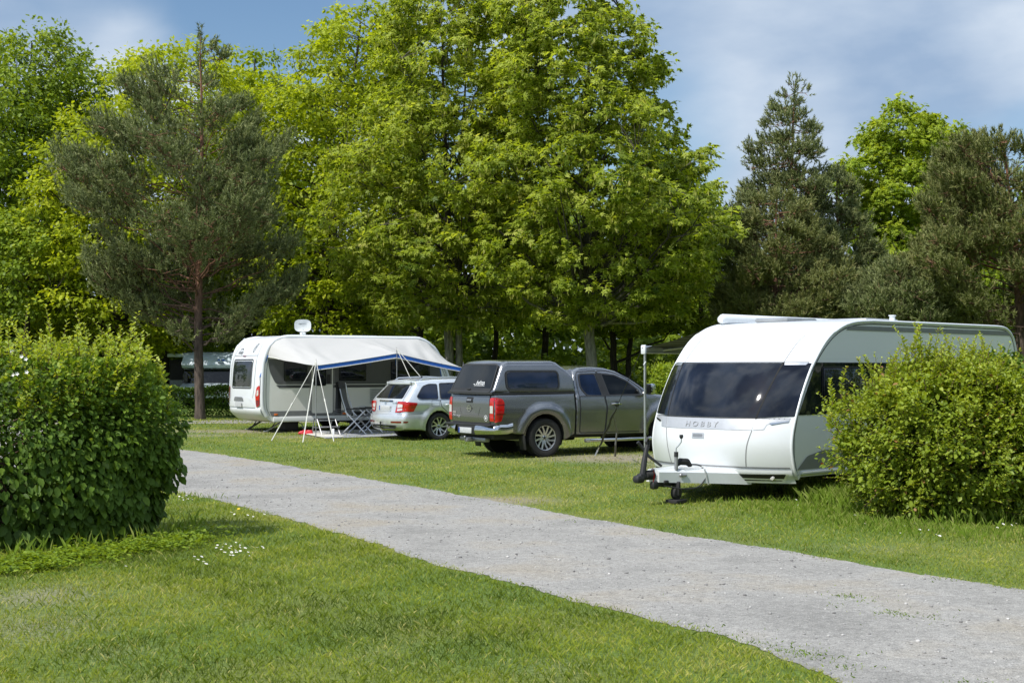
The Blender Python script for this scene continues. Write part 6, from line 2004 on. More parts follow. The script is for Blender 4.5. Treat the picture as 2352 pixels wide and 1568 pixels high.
    hp = [L(.90 + .06 * t) + Vector((.016 * math.cos(t * 50), .016 * math.sin(t * 50), 0)) for t in np.linspace(0, 1, 60)]; mb.tube(hp, .004, 4); mb.tube([L(.96), L(1.0) + Vector((0, 0, .03)), Vector((0, 0, -.05))], .006, 5); mb.build('spring_peg', M_ALU, st)
    a_ = apt(1420, 985, top.lerp(peg, .55).y)
    s2 = thing('strap_end', 'loose grey end of the storm strap hanging to the grass beside the pickup step', 'strap', gpt(1413, 1052))
    p0 = L(.50) + peg - s2.location; 
    mb = MB(); mb.tube([L(.56) + peg - s2.location, apt(1417, 992, peg.y - .2) - s2.location, apt(1414, 1020, peg.y - .1) - s2.location, Vector((.0, 0, .05))], [.008, .018, .022, .022], 6); mb.build('webbing', simple('webbing_grey', (.16, .16, .16), .8), s2)
    return root
make_right()

M_UPPER = simple('charcoal_panel', (.095, .098, .102), .45, 0, coat=.15, var=.05)
M_WHITE3 = gelcoat('caravan_side_cream', (.84, .84, .80), .05)
def make_left():
    psi = R(31.5); s_, c_ = math.sin(psi), math.cos(psi)
    W = 2.3; h = W / 2
    X0 = -6.55 - h * s_; Y0 = 37.1 + h * c_; Z0 = float(terr(38))
    root = thing('caravan', 'white caravan with tall red tail lights standing under a cream sun canopy', 'caravan', (X0, Y0, Z0), psi)
    M4 = Matrix.Translation((X0, Y0, Z0)) @ Matrix.Rotation(psi, 4, 'Z')
    prof = spline([(.42, .27), (.22, .34), (.10, .50), (.03, .68), (.015, 1.1), (.04, 1.7), (.10, 2.02), (.22, 2.28), (.42, 2.46), (.72, 2.53)], 5) + [(4.55, 2.53)]
    prof += spline([(4.70, 2.52), (4.95, 2.42), (5.2, 2.2), (5.45, 1.8), (5.62, 1.4), (5.72, 1.0), (5.70, .6), (5.55, .30)], 4)
    V = Van(prof, W, ([.2, .6, 1.9, 2.3, 2.53], [.14, .14, .10, .05, 0]), 4.5)
    V.shell('body', M_WHITE, root)
    sidepoly = list(prof)
    F_ = V.F
    for sd in (-1, 1):
        mb = MB(); patch(mb, resample(sidepoly, .2), V.S(sd, -.004), .25); mb.build('side_wall', M_WHITE3, root, 0)
        rail = [p for p in prof if p[1] > .40]
        mb = MB(); mb.tube([(x + .03 * (x < 3) - .03 * (x > 3), sd * (h - .02), z - .02 * (z > 2.3)) for x, z in rail], .055, 10); mb.build('edge_rail', M_WHITE, root, 60)
        inner = [(x + .13 * min(1, max(0, (2.7 - z) / .5)) * (1 if x < 3 else -1), z - .10 * (1 if z > 2.3 else max(0, (z - 1.7) / .6))) for x, z in rail]
        mb = MB(); stripe(mb, inner, .014, V.S(sd, .003), .07); mb.build('gasket', M_SEAM, root, 60)
        # dark window band with swept rear end
        mb = MB(); patch(mb, rpoly([(.19, 1.93), (.24, 1.60), (.42, 1.26), (5.40, 1.26), (5.28, 1.93)], [.02, .15, .10, .02, .05]), V.S(sd, .003), .25); mb.build('upper_panel', M_UPPER, root, 0)
        mb = MB(); patch(mb, rpoly([(.42, 1.24), (.52, 1.165), (5.48, 1.165), (5.43, 1.24)], .02), V.S(sd, .003), .25); mb.build('waist_stripe', M_GREYP, root, 0)
        mb = MB(); patch(mb, rpoly([(.24, .56), (.30, .42), (5.5, .42), (5.58, .56)], .02), V.S(sd, .003), .25); mb.build('sill_stripe', M_GREYM, root, 0)
        mb = MB(); mb.box((2.95, sd * (h - .0), .345), (5.2, .05, .14), .02); mb.build('sill_rail', M_WHITE, root)
        for xx in (.42, 2.38, 5.3):
            mb = MB(); mb.box((xx, sd * (h + .012), .47), (.10, .02, .05), .008); mb.build('side_reflector', M_ORANGE, root)
        for (a, b_) in (((.64, 1.30), (2.22, 3.02), (3.78, 4.98)) if sd < 0 else ((.8, 1.8), (3.6, 4.8))):
            mb = MB(); mb.box(((a + b_) / 2, sd * (h + .02), 1.61), (b_ - a, .03, .52), .02); ww = mb.build('window', M_GLASSC, root, 40)
            mb = MB(); stripe(mb, rrect(a + .04, b_ - .04, 1.39, 1.83, .05), .014, V.S(sd, .037), .05, True); mb.build('window_frame', M_BLACK, ww)
        mb = MB(); mb.box((2.92, sd * (h - .03), .36), (.86, .10, .30), .01); mb.build('wheel_well', M_DARKIN, root)
        mb = MB(); stripe(mb, [(2.92 + .40 * math.cos(a), .32 + .33 * math.sin(a)) for a in np.linspace(3.14, 0, 14)], .05, V.S(sd, .026), .05); mb.build('wheel_arch', M_WHITE, root)
        wheel(root, (2.92, sd * 1.02, .32), .32, .19, sd, 5, 'steel', rim_r=.19)
    # door
    mb = MB(); patch(mb, rrect(1.42, 2.05, .48, 1.96, .06), V.S(-1, .012), .2); dr_ = mb.build('door', M_WHITE3, root, 0)
    mb = MB(); patch(mb, rpoly([(1.46, 1.26), (2.01, 1.26), (2.01, 1.90), (1.46, 1.90)], .01), V.S(-1, .015), .2); mb.build('upper_panel', M_UPPER, dr_, 0)
    mb = MB(); mb.box((1.66, -h - .026, 1.55), (.34, .025, .66), .03); mb.build('window', M_GLASSC, dr_)
    mb = MB(); stripe(mb, rrect(1.42, 2.05, .48, 1.96, .06), .020, V.S(-1, .016), .05, True); stripe(mb, rrect(1.385, 2.085, .445, 1.99, .07), .014, V.S(-1, .006), .05, True); mb.build('door_frame', M_SEAM, dr_)
    mb = MB(); mb.box((1.915, -h - .03, 1.40), (.085, .03, .24), .015); mb.build('handle', M_BLACK, dr_)
    mb = MB(); patch(mb, rrect(3.14, 3.62, .72, 1.14, .02), V.S(-1, .008), .2); mb.build('service_vent', M_SILVERP, root, 0)
    mb = MB()
    for k in range(8): stripe(mb, [(3.18, .76 + k * .048), (3.58, .76 + k * .048)], .014, V.S(-1, .012))
    mb.build('vent_slots', M_SEAM, root, 0)
    # rear end
    mb = MB(); patch(mb, rrect(-.66, .62, 1.20, 1.87, .05), F_(.016), .08); rw = mb.build('rear_window', M_GLASSC, root, 60)
    mb = MB(); stripe(mb, rrect(-.70, .66, 1.16, 1.91, .06), .03, F_(.010), .05, True); mb.build('window_frame', M_SEAL, rw, 60)
    mb = MB(); stripe(mb, [(-.86, 2.02), (.82, 2.02)], .016, F_(.006)); stripe(mb, spline([(-.86, 1.1), (-.88, 1.6), (-.86, 2.02), (-.80, 2.25), (-.72, 2.42)], 4), .012, F_(.006)); stripe(mb, spline([(.82, 1.1), (.86, 1.6), (.82, 2.02), (.76, 2.25), (.68, 2.42)], 4), .012, F_(.006)); stripe(mb, [(-.80, .90), (-.86, 1.1)], .012, F_(.006)); mb.build('panel_seam', M_SEAM, root, 60)
    for sd in (-1, 1):
        tl = rpoly([(sd * .985, .66), (sd * 1.10, .72), (sd * 1.13, 1.18), (sd * 1.10, 1.24), (sd * (1.0 if sd < 0 else .90), 1.18), (sd * (.96 if sd < 0 else .88), .95)], .03)
        mb = MB(); patch(mb, tl, F_(.025), .04); t_ = mb.build('tail_light', M_RED, root, 60)
        mb = MB(); patch(mb, rpoly([(sd * 1.01, .95), (sd * 1.08, .98), (sd * 1.08, 1.12), (sd * 1.02, 1.10)], .02), F_(.030), .04); mb.build('reversing_lamp', M_CLEAR, t_, 60)
        mb = MB(); patch(mb, rpoly([(sd * 1.0, .70), (sd * 1.08, .74), (sd * 1.09, .86), (sd * .99, .84)], .02), F_(.030), .04); mb.build('fog_lamp', M_REDD, t_, 60)
        mb = MB(); mb.box((.16, sd * 1.12, 1.98), (.05, .03, .035), .006); mb.build('marker_light', M_ORANGE, root)
    mb = MB(); mb.grid(lambda u, v: (lambda p: (p[0] - .05 * math.sin(math.pi * v), p[1], p[2]))(V.fx(-1.12 + 2.24 * u, .36 + .30 * v)), 30, 8); mb.build('rear_bumper', M_WHITE, root, 60)
    mb = MB(); patch(mb, rpoly([(-.62, .92), (-.95, .66), (.95, .66), (.62, .92), (.30, .90), (-.30, .90)], .04), lambda a, b: F_(.03)(a, b), .07); mb.build('plate_panel', M_WHITE, root, 60)
    mb = MB(); patch(mb, rpoly([(-.30, .82), (.40, .82), (.33, .92), (-.22, .92)], .02), F_(.045), .05); mb.build('plate_lamp', M_STEEL, root, 60)
    q = V.fx(.08, .74)
    mb = MB(); patch(mb, rrect(-.20, .26, .67, .80, .01), F_(.062), .05); mb.build('number_plate', M_PLATE, root, 60)
    mb = MB(); patch(mb, rrect(-.10, .12, 1.99, 2.012, .005), F_(.02), .05); mb.build('brake_light', M_REDD, root)
    def wf(co): return Vector(F_(.008 + co.z)(-co.x, co.y))
    text_obj('lettering', 'Hobby', .13, Matrix.Translation((-.42, 2.065, 0)), M_LOGOG, root, .002, .25, 1.0, wf)
    mb = MB()
    for pts in ([(.55, 2.17), (.50, 2.225), (.46, 2.19), (.40, 2.23), (.30, 2.17)], ):
        mb.add([F_(.010)(a, b) for a, b in pts], [(0, 1, 2), (2, 3, 4)])
    mb.build('hill_emblem', M_LOGOG, root)
    mb = MB()
    n = 24
    Vv = [F_(.010)(-.48 + r_ * .085 * math.cos(6.2832 * k / n), 2.22 + r_ * .12 * math.sin(6.2832 * k / n)) for r_ in (.82, 1) for k in range(n)]
    mb.add(Vv, [(k, (k + 1) % n, n + (k + 1) % n, n + k) for k in range(n)])
    stripe(mb, [(-.45, 2.16), (-.45, 2.28), (-.43, 2.29)], .016, F_(.011)); stripe(mb, [(-.51, 2.15), (-.51, 2.29), (-.53, 2.27)], .016, F_(.011)); stripe(mb, [(-.45, 2.24), (-.51, 2.24)], .012, F_(.011))
    mb.build('round_emblem', M_LOGOG, root)
    # corner steadies: splayed arms under the rear
    for y in (-.72, .62):
        mb = MB(); mb.box((.78, y, .29), (.16, .06, .06), .01)
        mb.tube([(.82, y, .30), (.34, y - .02, .035)], .026, 6); mb.tube([(.62, y + .05, .28), (.50, y + .03, .13)], .016, 6); mb.box((.31, y - .02, .02), (.13, .10, .03), .008)
        mb.build('corner_steady', M_ALU, root)
    for y in (-.72, .62):
        mb = MB(); mb.tube([(5.1, y, .30), (5.45, y, .04)], .026, 6); mb.box((5.47, y, .02), (.12, .10, .03), .008); mb.build('corner_steady', M_ALU, root)
    mb = MB(); mb.box((3.0, 0, .33), (4.9, 2.1, .12), .02); mb.box((3.0, 0, .22), (.1, 1.9, .08), .02); mb.build('chassis', M_BLACK, root)
    mb = MB(); mb.box((1.6, .1, 2.57), (.7, .6, .05), .02); mb.box((3.3, .1, 2.57), (1.0, .7, .05), .02); mb.build('skylight', M_SILVERP, root)
    # tow bar at the front end, hidden behind the cars
    mb = MB(); mb.tube([(5.6, -.5, .36), (6.7, 0, .38)], .04, 6); mb.tube([(5.6, .5, .36), (6.7, 0, .38)], .04, 6); mb.box((6.8, 0, .40), (.3, .12, .12), .03); mb.tube([(6.4, .12, .02), (6.4, .12, .6)], .025, 8); mb.build('drawbar', M_STEEL, root)
    # ---- satellite dish on the roof
    o = M4 @ Vector((1.56, -.25, 2.57))
    ds = thing('satellite_dish', 'white rounded satellite dish on the roof of the left caravan', 'satellite dish', o, R(4))
    def dish(u, v, k=1.0):
        a = u * 6.2832; r = v
        e = 3.2
        cx_ = abs(math.cos(a)) ** (2 / e) * math.copysign(1, math.cos(a)); cz_ = abs(math.sin(a)) ** (2 / e) * math.copysign(1, math.sin(a))
        return (cx_ * r * .225, -.005 - .045 * r * r - .03 * cz_ * r, .27 + cz_ * r * .165)
    mb = MB(); mb.grid(dish, 40, 8)
    db_ = MB(); db_.grid(lambda u, v: (lambda p: (p[0], p[1] + .008, p[2]))(dish(u, v)), 40, 8)
    mb.add(db_.v, db_.f); dd = mb.build('reflector', M_WHITE, ds, 50)
    text_obj('lettering', 'MEGASAT', .045, Matrix.Translation((0, -.026, .30)) @ Matrix.Rotation(math.pi / 2, 4, 'X'), M_LOGOG, dd, .001, 0, 1.1)
    mb = MB(); mb.box((0, .04, .05), (.16, .15, .09), .03); mb.box((0, .02, .0), (.24, .22, .03), .01); mb.tube([(0, .02, .05), (0, .0, .18)], .018, 8); mb.tube([(-.02, -.02, .08), (-.02, -.15, .10), (-.02, -.16, .14)], .010, 6); mb.build('mount', M_WHITE, ds)
    # ---- sun canopy
    def onv(a, y, z): return M4 @ Vector((a, y, z))
    P1 = M4 @ Vector((.44, -h - 2.61, 0)); 
    def outer(a, z): 
        p = M4 @ Vector((a, -h - 2.55, 0)); p.z = z; return p
    A = outer(.44, 1.955); Bp = outer(2.67, 2.27); Cc = outer(4.62, 1.90)
    cn = thing('sun_canopy', 'cream sun canopy with a blue border stretched from the left caravan', 'awning', (A.x, A.y, float(terr(A.y))))
    O = cn.location
    inner_c = [(.19, 1.98), (.20, 2.08), (.27, 2.26), (.40, 2.40), (.62, 2.49), (1.2, 2.50), (2.6, 2.50), (4.0, 2.50), (4.60, 2.49), (4.90, 2.40), (5.12, 2.22), (5.22, 2.08)]
    q = np.array(inner_c); dd_ = np.concatenate([[0], np.cumsum(np.linalg.norm(np.diff(q, axis=0), axis=1))]); dd_ /= dd_[-1]
    def edge(u):
        if u < .54:
            t = u / .54; p = A.lerp(Bp, t); p.z -= .012 * math.sin(math.pi * t)
        else:
            t = (u - .54) / .46; p = Bp.lerp(Cc, t); p.z -= .015 * math.sin(math.pi * t)
        return p
    def fab(u, v):
        a = float(np.interp(u, dd_, q[:, 0])); z = float(np.interp(u, dd_, q[:, 1]))
        i = onv(a, -h - .012, z - 0)
        e = edge(u)
        p = i.lerp(e, v)
        sag = .26 * math.sin(math.pi * v) * (.12 + abs(math.sin(u * math.pi * 1.85)))
        # drag folds running to the two poles
        wr = .018 * math.sin((u - .10) * 60 + v * 9) * math.exp(-((u - .12) / .10) ** 2) * math.sin(math.pi * v)
        wr += .016 * math.sin(u * 70 - v * 7) * math.exp(-((u - .56) / .07) ** 2) * math.sin(math.pi * v)
        wr += .022 * math.sin(u * 55 + v * 6) * math.exp(-((u - .80) / .08) ** 2) * math.sin(math.pi * v)
        wr += .006 * math.sin(u * 23 + v * 14)
        p.z += -sag * .30 + wr
        return p - O
    M_CANVAS = leaf_mat('canvas_cream', [(0, (.56, .55, .53)), (1, (.62, .61, .59))], .2, .8, (1, 1, .95, 1))
    mb = MB(); mb.grid(lambda u, v: tuple(fab(u, v)), 110, 34); mb.build('fabric', M_CANVAS, cn, 80)
    mb = MB(); mb.grid(lambda u, v: tuple(edge(u) - O + Vector((0, -.004, -.105 * v))), 80, 2); vl = mb.build('valance', M_BLUE, cn, 60)
    mb = MB(); mb.tube([tuple(edge(u) - O + Vector((0, -.006, -.108))) for u in np.linspace(0, 1, 60)], .012, 5); mb.tube([tuple(edge(u) - O + Vector((0, -.004, .004))) for u in np.linspace(0, 1, 60)], .009, 5); mb.build('hem', M_ROPE, vl, 60)
    mb = MB(); mb.tube([tuple(fab(0, v) + Vector((0, 0, 0))) for v in np.linspace(0, .25, 5)], .010, 5); mb.build('edge_tape', M_ROPE, cn)
    p0 = onv(.19, -h - .02, 2.02) - O; p1 = onv(-.02, -h + .02, 1.45) - O
    mb = MB(); mb.tube([p0, p1], .016, 5); mb.build('tension_strap', M_BLUE, cn)
    mb = MB(); mb.tube([p1, p1 + Vector((.01, 0, -.1)), p1 + Vector((0, 0, -.42))], .008, 5); mb.build('strap_tail', M_BLACK, cn)
    for P_, lab in ((A, 0), (Bp, 1), (Cc, 2)):
        g = Vector((P_.x, P_.y, float(terr(P_.y)) - .02)) - O
        mb = MB(); mb.tube([g, P_ - O + Vector((0, 0, .10))], .013, 8); mb.tube([P_ - O + Vector((0, 0, .08)), P_ - O + Vector((0, 0, .16))], .006, 6); mb.build('pole', M_STEEL, cn)
    def rope(a, b, r=.009, runner=None):
        mb = MB(); a, b = Vector(a) - O, Vector(b) - O
        mb.tube([a, b, b + Vector((0, 0, -.04))], r, 5); o_ = mb.build('guy_rope', M_ROPE, cn)
        if runner:
            c = a.lerp(b, runner); d_ = (b - a).normalized()
            mb = MB(); mb.tube([c - d_ * .04, c + d_ * .04], .018, 6); mb.tube([c, b], r * 1.5, 5); mb.build('runner', M_ROPE, o_)
        mb = MB(); mb.tube([b + Vector((.01, 0, .03)), b + Vector((-.01, 0, -.06))], .008, 5); mb.build('peg', M_STEEL, o_)
    def zp(u, v): return gpt((850 + u / 2.138) * .57422, (1250 + v / 2.138) * .57422)
    T1 = A + Vector((0, 0, .12)); T2 = Bp + Vector((0, 0, .12)); T3 = Cc + Vector((0, 0, .05))
    rope(T1, zp(500, 1102), runner=.55); rope(T1, zp(772, 1115), runner=.25); rope(T1, zp(1038, 1102), runner=.5)
    rope(T2, outer(2.9, 0) + Vector((.9, -1.05, float(terr(35.2)))), runner=.55); rope(T2, outer(2.67, 0) + Vector((1.9, -.35, float(terr(36)))), runner=.42)
    rope(T3, outer(4.62, 0) + Vector((.5, -.4, .2)), runner=.5)
    mb = MB(); b_ = zp(1032, 1060) - O; mb.box(b_ + Vector((0, 0, .10)), (.06, .03, .20), .012); mb.build('peg_sleeve', M_LOGOW, cn)
    # blue cords hanging from the rail
    mb = MB()
    for a in (2.55, 3.15, 3.9, 4.35): 
        p = onv(a, -h - .03, 1.98) - O; mb.tube([p, p + Vector((.01, 0, -.10)), p + Vector((0, 0, -.22))], .007, 4)
    mb.build('tie_cord', M_BLUE, cn)
    p = onv(5.22, -h - .02, 2.05) - O; p2 = onv(5.30, -h - .3, 1.0) - O
    mb = MB(); mb.tube([p, p2], .012, 5); mb.build('tie_strap', M_BLUE, cn)

    # ---- carpet, mat, step, chairs and shoes under the canopy
    def poly_sheet(name, pts, lift, mat_, lab, cat):
        P = [zp(*q_) for q_ in pts]; c0 = sum(P, Vector()) / len(P)
        me = bpy.data.meshes.new(name)
        n = len(P)
        Vt = [tuple(p - c0 + Vector((0, 0, lift))) for p in P] + [tuple(p - c0 + Vector((0, 0, lift - .012))) for p in P]
        me.from_pydata(Vt, [], [tuple(range(n))] + [(i, (i + 1) % n, n + (i + 1) % n, n + i) for i in range(n)])
        me.update()
        o_ = link(name, me, mat_); o_.location = c0; tag(o_, lab, cat); return o_
    poly_sheet('awning_carpet', rpoly([(960, 1078), (1640, 1058), (1640, 1012), (1280, 1000), (860, 1018), (800, 1030)], 6), .022, simple('carpet_grey', (.30, .31, .33), .9, var=.35, scale=30, bump=.5), 'grey woven carpet spread on the grass under the sun canopy', 'carpet')
    poly_sheet('door_mat', rpoly([(800, 1046), (950, 1075), (1130, 1068), (1060, 1050), (900, 1034)], 5), .034, simple('mat_pale', (.60, .58, .52), .9, var=.2, scale=20, bump=.4), 'pale mat at the front corner of the carpet', 'mat')
    # folding double step in front of the door
    b0 = zp(958, 1043)
    stp = thing('folding_step', 'black folding step stool standing in front of the caravan door', 'step stool', b0, psi)
    mb = MB(); mb.box((0, 0, .40), (.50, .24, .035), .01); mb.build('top_step', M_BLACK, stp)
    mb = MB(); mb.box((.02, -.26, .21), (.50, .18, .03), .01); mb.build('lower_step', M_STEEL, stp)
    for sx in (-.25, .25):
        mb = MB(); mb.tube([(sx, -.42, .0), (sx, -.10, .40)], .016, 6); mb.build('leg', M_STEEL, stp)
        mb = MB(); mb.tube([(sx, .22, .0), (sx, .10, .40)], .016, 6); mb.tube([(sx, -.34, .19), (sx, .17, .19)], .010, 6); mb.build('leg', M_STEEL, stp)
    # reclining camp chair
    M_MESH = simple('chair_mesh', (.16, .165, .17), .8, var=.2, scale=60, bump=.3)
    def chair(o_, rz, lab, back=True):
        ch = thing('camp_chair', lab, 'chair', o_, rz)
        mb = MB(); mb.box((0, 0, .46), (.50, .50, .03), .012, Matrix.Rotation(R(-4), 3, 'Y')); mb.build('seat', M_MESH, ch)
        if back:
            mb = MB(); mb.grid(lambda u, v: (-.24 - .20 * v - .05 * math.sin(v * 3.1), (-.25 + .5 * u), .50 + .80 * v), 4, 8); mb.build('backrest', M_MESH, ch)
        for sy in (-.27, .27):
            if back:
                mb = MB(); mb.tube([(-.20, sy, .44), (-.36, sy, .92), (-.46, sy, 1.32)], .016, 8); mb.build('back_frame', M_ALU, ch)
            mb = MB(); mb.tube([(.30, sy, .0), (-.28, sy, .60)], .018, 8); mb.build('leg', M_ALU, ch)
            mb = MB(); mb.tube([(-.38, sy, .0), (.26, sy, .62)], .018, 8); mb.build('leg', M_ALU, ch)
            mb = MB(); mb.box((.02, sy, .66), (.52, .06, .03), .012); mb.build('armrest', M_BLACK, ch)
        mb = MB(); mb.tube([(.30, -.27, .01), (.30, .27, .01)], .014, 6); mb.build('crossbar', M_ALU, ch)
        mb = MB(); mb.tube([(-.38, -.27, .01), (-.38, .27, .01)], .014, 6); mb.build('crossbar', M_ALU, ch)
        return ch
    c1 = zp(1245, 1042)
    ch = chair(c1 + Vector((0, .15, 0)), R(-12), 'reclined grey camp chair with a high back beside the car')
    c2 = zp(1320, 1040)
    chair(c2 + Vector((.05, .9, 0)), R(170), 'second camp chair half hidden behind the silver car', back=False)
    # towel over the back of the chair
    tw = thing('towel', 'dark grey towel with pale stripes hung over the chair back', 'towel', c1 + Vector((-.45, .15, 1.30)), R(-12))
    m, nt, b = node_mat('towel_cloth')
    tc = N(nt, 'ShaderNodeTexCoord'); sp = N(nt, 'ShaderNodeSeparateXYZ'); nt.links.new(tc.outputs['Object'], sp.inputs[0])
    c = ramp(nt, (lambda: (lambda mrr: (nt.links.new(sp.outputs[2], mrr.inputs['Value']), mrr)[1])(N(nt, 'ShaderNodeMapRange')))().outputs[0], [(0, (.07, .072, .078)), (.12, (.30, .30, .31)), (.16, (.07, .072, .078)), (.22, (.30, .30, .31)), (.26, (.07, .072, .078)), (.32, (.30, .30, .31)), (.36, (.07, .072, .078))], 'CONSTANT')
    for nd in nt.nodes:
        if nd.type == 'MAP_RANGE': nd.inputs['From Min'].default_value = -.82; nd.inputs['From Max'].default_value = -.35
    nt.links.new(c, b.inputs['Base Color']); b.inputs['Roughness'].default_value = .95
    mb = MB(); mb.grid(lambda u, v: (-.05 - .01 * math.sin(u * 14) - .02 * v, -.30 + .52 * u, .04 - .84 * v + .02 * math.sin(u * 3)), 12, 16)
    mb.grid(lambda u, v: (-.05 + .09 * v + .02 * math.sin(v * 3.14), -.30 + .52 * u, .04 + .02 * math.sin(u * 3) + .02 * math.sin(v * 3.14) - .28 * max(0, v - .4)), 12, 8)
    mb.build('cloth', m, tw, 60, merge=.002)
    # red clogs
    M_CLOG = simple('clog_red', (.55, .02, .03), .5, var=.1)
    def clog(pos, rz, lab):
        cl = thing('clog', lab, 'shoe', pos, rz)
        def sh(u, v):
            a = u * 6.2832; t = v
            hh = np.interp(t, [0, .25, .6, 1], [.0, .045, .085, .10])
            L_ = .14 * (1 - .35 * t); Wd = .05 * (1 - .45 * t)
            return (L_ * math.cos(a) + .03 * t, Wd * math.sin(a) * (1 + .2 * math.cos(a)), float(hh) * (1 if math.cos(a) > -.3 else .75) + .005)
        mb = MB(); mb.grid(sh, 24, 6); mb.build('upper', M_CLOG, cl, 50)
        mb = MB(); mb.tube([(-.12, 0, .012), (0, 0, .012), (.13, 0, .012)], [.035, .045, .035], 12); mb.build('sole', M_CLOG, cl)
        return cl
    clog(zp(775, 1040) + Vector((0, 0, .01)), R(15), 'left one of a pair of red clogs on the grass by the mat')
    clog(zp(815, 1042) + Vector((0, 0, .01)), R(-10), 'right one of a pair of red clogs nearest the step stool')
    # black waste tank under the rear of the van
    pt = M4 @ Vector((.98, -.70, 0))
    wt = thing('waste_tank', 'black waste water container standing under the rear of the left caravan', 'container', (pt.x, pt.y, float(terr(pt.y))), psi)
    mb = MB(); mb.box((0, 0, .17), (.42, .36, .30), .05); mb.build('tank', M_BLACK, wt)
    mb = MB(); mb.tube([(.18, -.1, .26), (.28, -.2, .20), (.33, -.25, .03)], .014, 6); mb.build('hose', M_STEEL, wt)
    mb = MB(); mb.lathe([(0, .36), (.05, .36), (.055, .34), (.055, .31)], (-.10, 0, 0), 'z', 14); mb.build('cap', M_STEEL, wt)
    return root
make_left()

# ---- motorhome in the distance, left
def make_motorhome():
    b = spot(395, 60)
    root = thing('motorhome', 'pale blue grey motorhome half hidden behind the pine trunk', 'motorhome', (b.x, b.y, b.z), R(-4))
    PM = simple('motorhome_skin', (.44, .52, .58), .35, coat=.4, var=.12)
    s = 60 / F
    def X(x): return (x - 395) * s
    def Z(y): return 1.9 + (845 - y) * s - b.z
    def loaf(mb, x0, x1, z0, z1, y0, y1, r):
        mb.prism(rpoly([(x0, z0), (x1, z0), (x1, z1), (x0, z1)], r, 6), lambda a, c: (a, y0, c), lambda a, c: (a, y1, c))
    SM = simple('motorhome_side', (.12, .14, .145), .5, coat=.2, var=.2)
    x0, x1 = X(440), X(563)
    # over-cab pod: flat raked face with a rounded lower lip
    pf = [(1.1, Z(809)), (-.55, Z(809)), (-1.05, Z(816)), (-1.32, Z(832)), (-1.36, Z(838)), (-1.28, Z(844)), (-1.05, Z(847)), (1.1, Z(847))]
    mb = MB(); mb.prism(pf, lambda a, c: (x0, a, c), lambda a, c: (x1, a, c)); mb.build('cab_pod', PM, root, 35)
    mb = MB(); loaf(mb, X(396), x1, .42, Z(847), -.35, 1.1, [.05, .05, .03, .03]); mb.build('body', SM, root, 40)
    mb = MB(); mb.add([(x0, -1.06, Z(847.5)), (x1, -1.06, Z(847.5)), (x1, -1.30, Z(879)), (x0, -1.30, Z(879))], [(0, 1, 2, 3)]); mb.build('windscreen', M_GLASSK, root)
    mb = MB(); mb.prism([(-.4, .45), (-1.95, .45), (-2.0, Z(897)), (-1.9, Z(889)), (-1.30, Z(879)), (-.4, Z(878))], lambda a, c: (x0 + .04, a, c), lambda a, c: (x1 - .04, a, c)); mb.build('bonnet', PM, root, 35)
    mb = MB(); mb.box((X(478), -1.99, Z(894)), (.34, .06, .10), .03); mb.build('headlight', M_CLEAR, root)
    mb = MB(); mb.box((X(510), -2.0, .62), (1.0, .04, .12), .02); mb.build('grille', M_BLACK, root)
    mb = MB(); mb.box(((X(396) + X(431)) / 2, -.37, (Z(826) + Z(872)) / 2), (X(431) - X(396), .03, Z(826) - Z(872)), .02); mb.build('door_opening', M_DARKIN, root)
    mb = MB(); mb.add([(X(430), -.42, Z(810)), (X(438), -.42, Z(810)), (X(436), -.42, Z(845)), (X(447), -.42, Z(876)), (X(445), -.42, Z(898)), (X(431), -.42, Z(898))], [(0, 1, 2, 3, 4, 5)]); mb.build('pillar', PM, root, 0)
    mb = MB(); mb.box((X(452), -1.42, Z(868)), (.16, .12, .34), .05); mb.build('mirror', M_BLACK, root)
    mb = MB(); mb.box(((X(396) + X(432)) / 2, -.50, Z(816)), (X(432) - X(392), .30, .16), .05); mb.build('awning_box', PM, root)
    text_obj('lettering', 'RIMAR', .17, Matrix.Translation((X(530), -1.345, Z(836))) @ Matrix.Rotation(math.pi / 2, 4, 'X') @ Matrix.Diagonal((.55, .55, 1, 1)), M_BLACK, root, .002)
    mb = MB(); mb.add([(X(519), -1.30, Z(829)), (X(524), -1.24, Z(825)), (X(528), -1.28, Z(828)), (X(533), -1.22, Z(824.5)), (X(541), -1.30, Z(829))], [(0, 1, 2), (2, 3, 4)]); mb.build('wave_emblem', M_BLUE, root)
    for x in (430, 540):
        wheel(root, (X(x), -.95, .33), .33, .2, -1, 5, 'steel')
        wheel(root, (X(x), .95, .33), .33, .2, 1, 5, 'steel')
    mb = MB(); mb.box(((X(380) + X(555)) / 2, 0, .45), (X(555) - X(380), 1.9, .2), .03); mb.build('chassis', M_BLACK, root)
make_motorhome()
# ------------------------------------------------------------------ sky, sun, camera
SUN_AZ = (-.73, -.68)
SUN_EL = R(51)
SKYLOC = (0.3, 7.7, 2.1)
w = bpy.data.worlds.new('World'); SC.world = w; w.use_nodes = True
nt = w.node_tree; nt.nodes.clear()
out = N(nt, 'ShaderNodeOutputWorld'); bg = N(nt, 'ShaderNodeBackground')
sky = N(nt, 'ShaderNodeTexSky', sky_type='NISHITA', sun_disc=False)
sky.sun_elevation = SUN_EL; sky.sun_rotation = math.atan2(SUN_AZ[0], SUN_AZ[1]) % (2 * math.pi)
sky.air_density = 1.0; sky.dust_density = .6; sky.ozone_density = 1.5
tc = N(nt, 'ShaderNodeTexCoord')
mp = N(nt, 'ShaderNodeMapping'); mp.inputs['Scale'].default_value = (1.0, 1.0, 2.2); mp.inputs['Location'].default_value = SKYLOC
nt.links.new(tc.outputs['Generated'], mp.inputs[0])
nz = N(nt, 'ShaderNodeTexNoise'); nz.inputs['Scale'].default_value = 3.0; nz.inputs['Detail'].default_value = 7; nz.inputs['Roughness'].default_value = .42; nz.inputs['Distortion'].default_value = .25
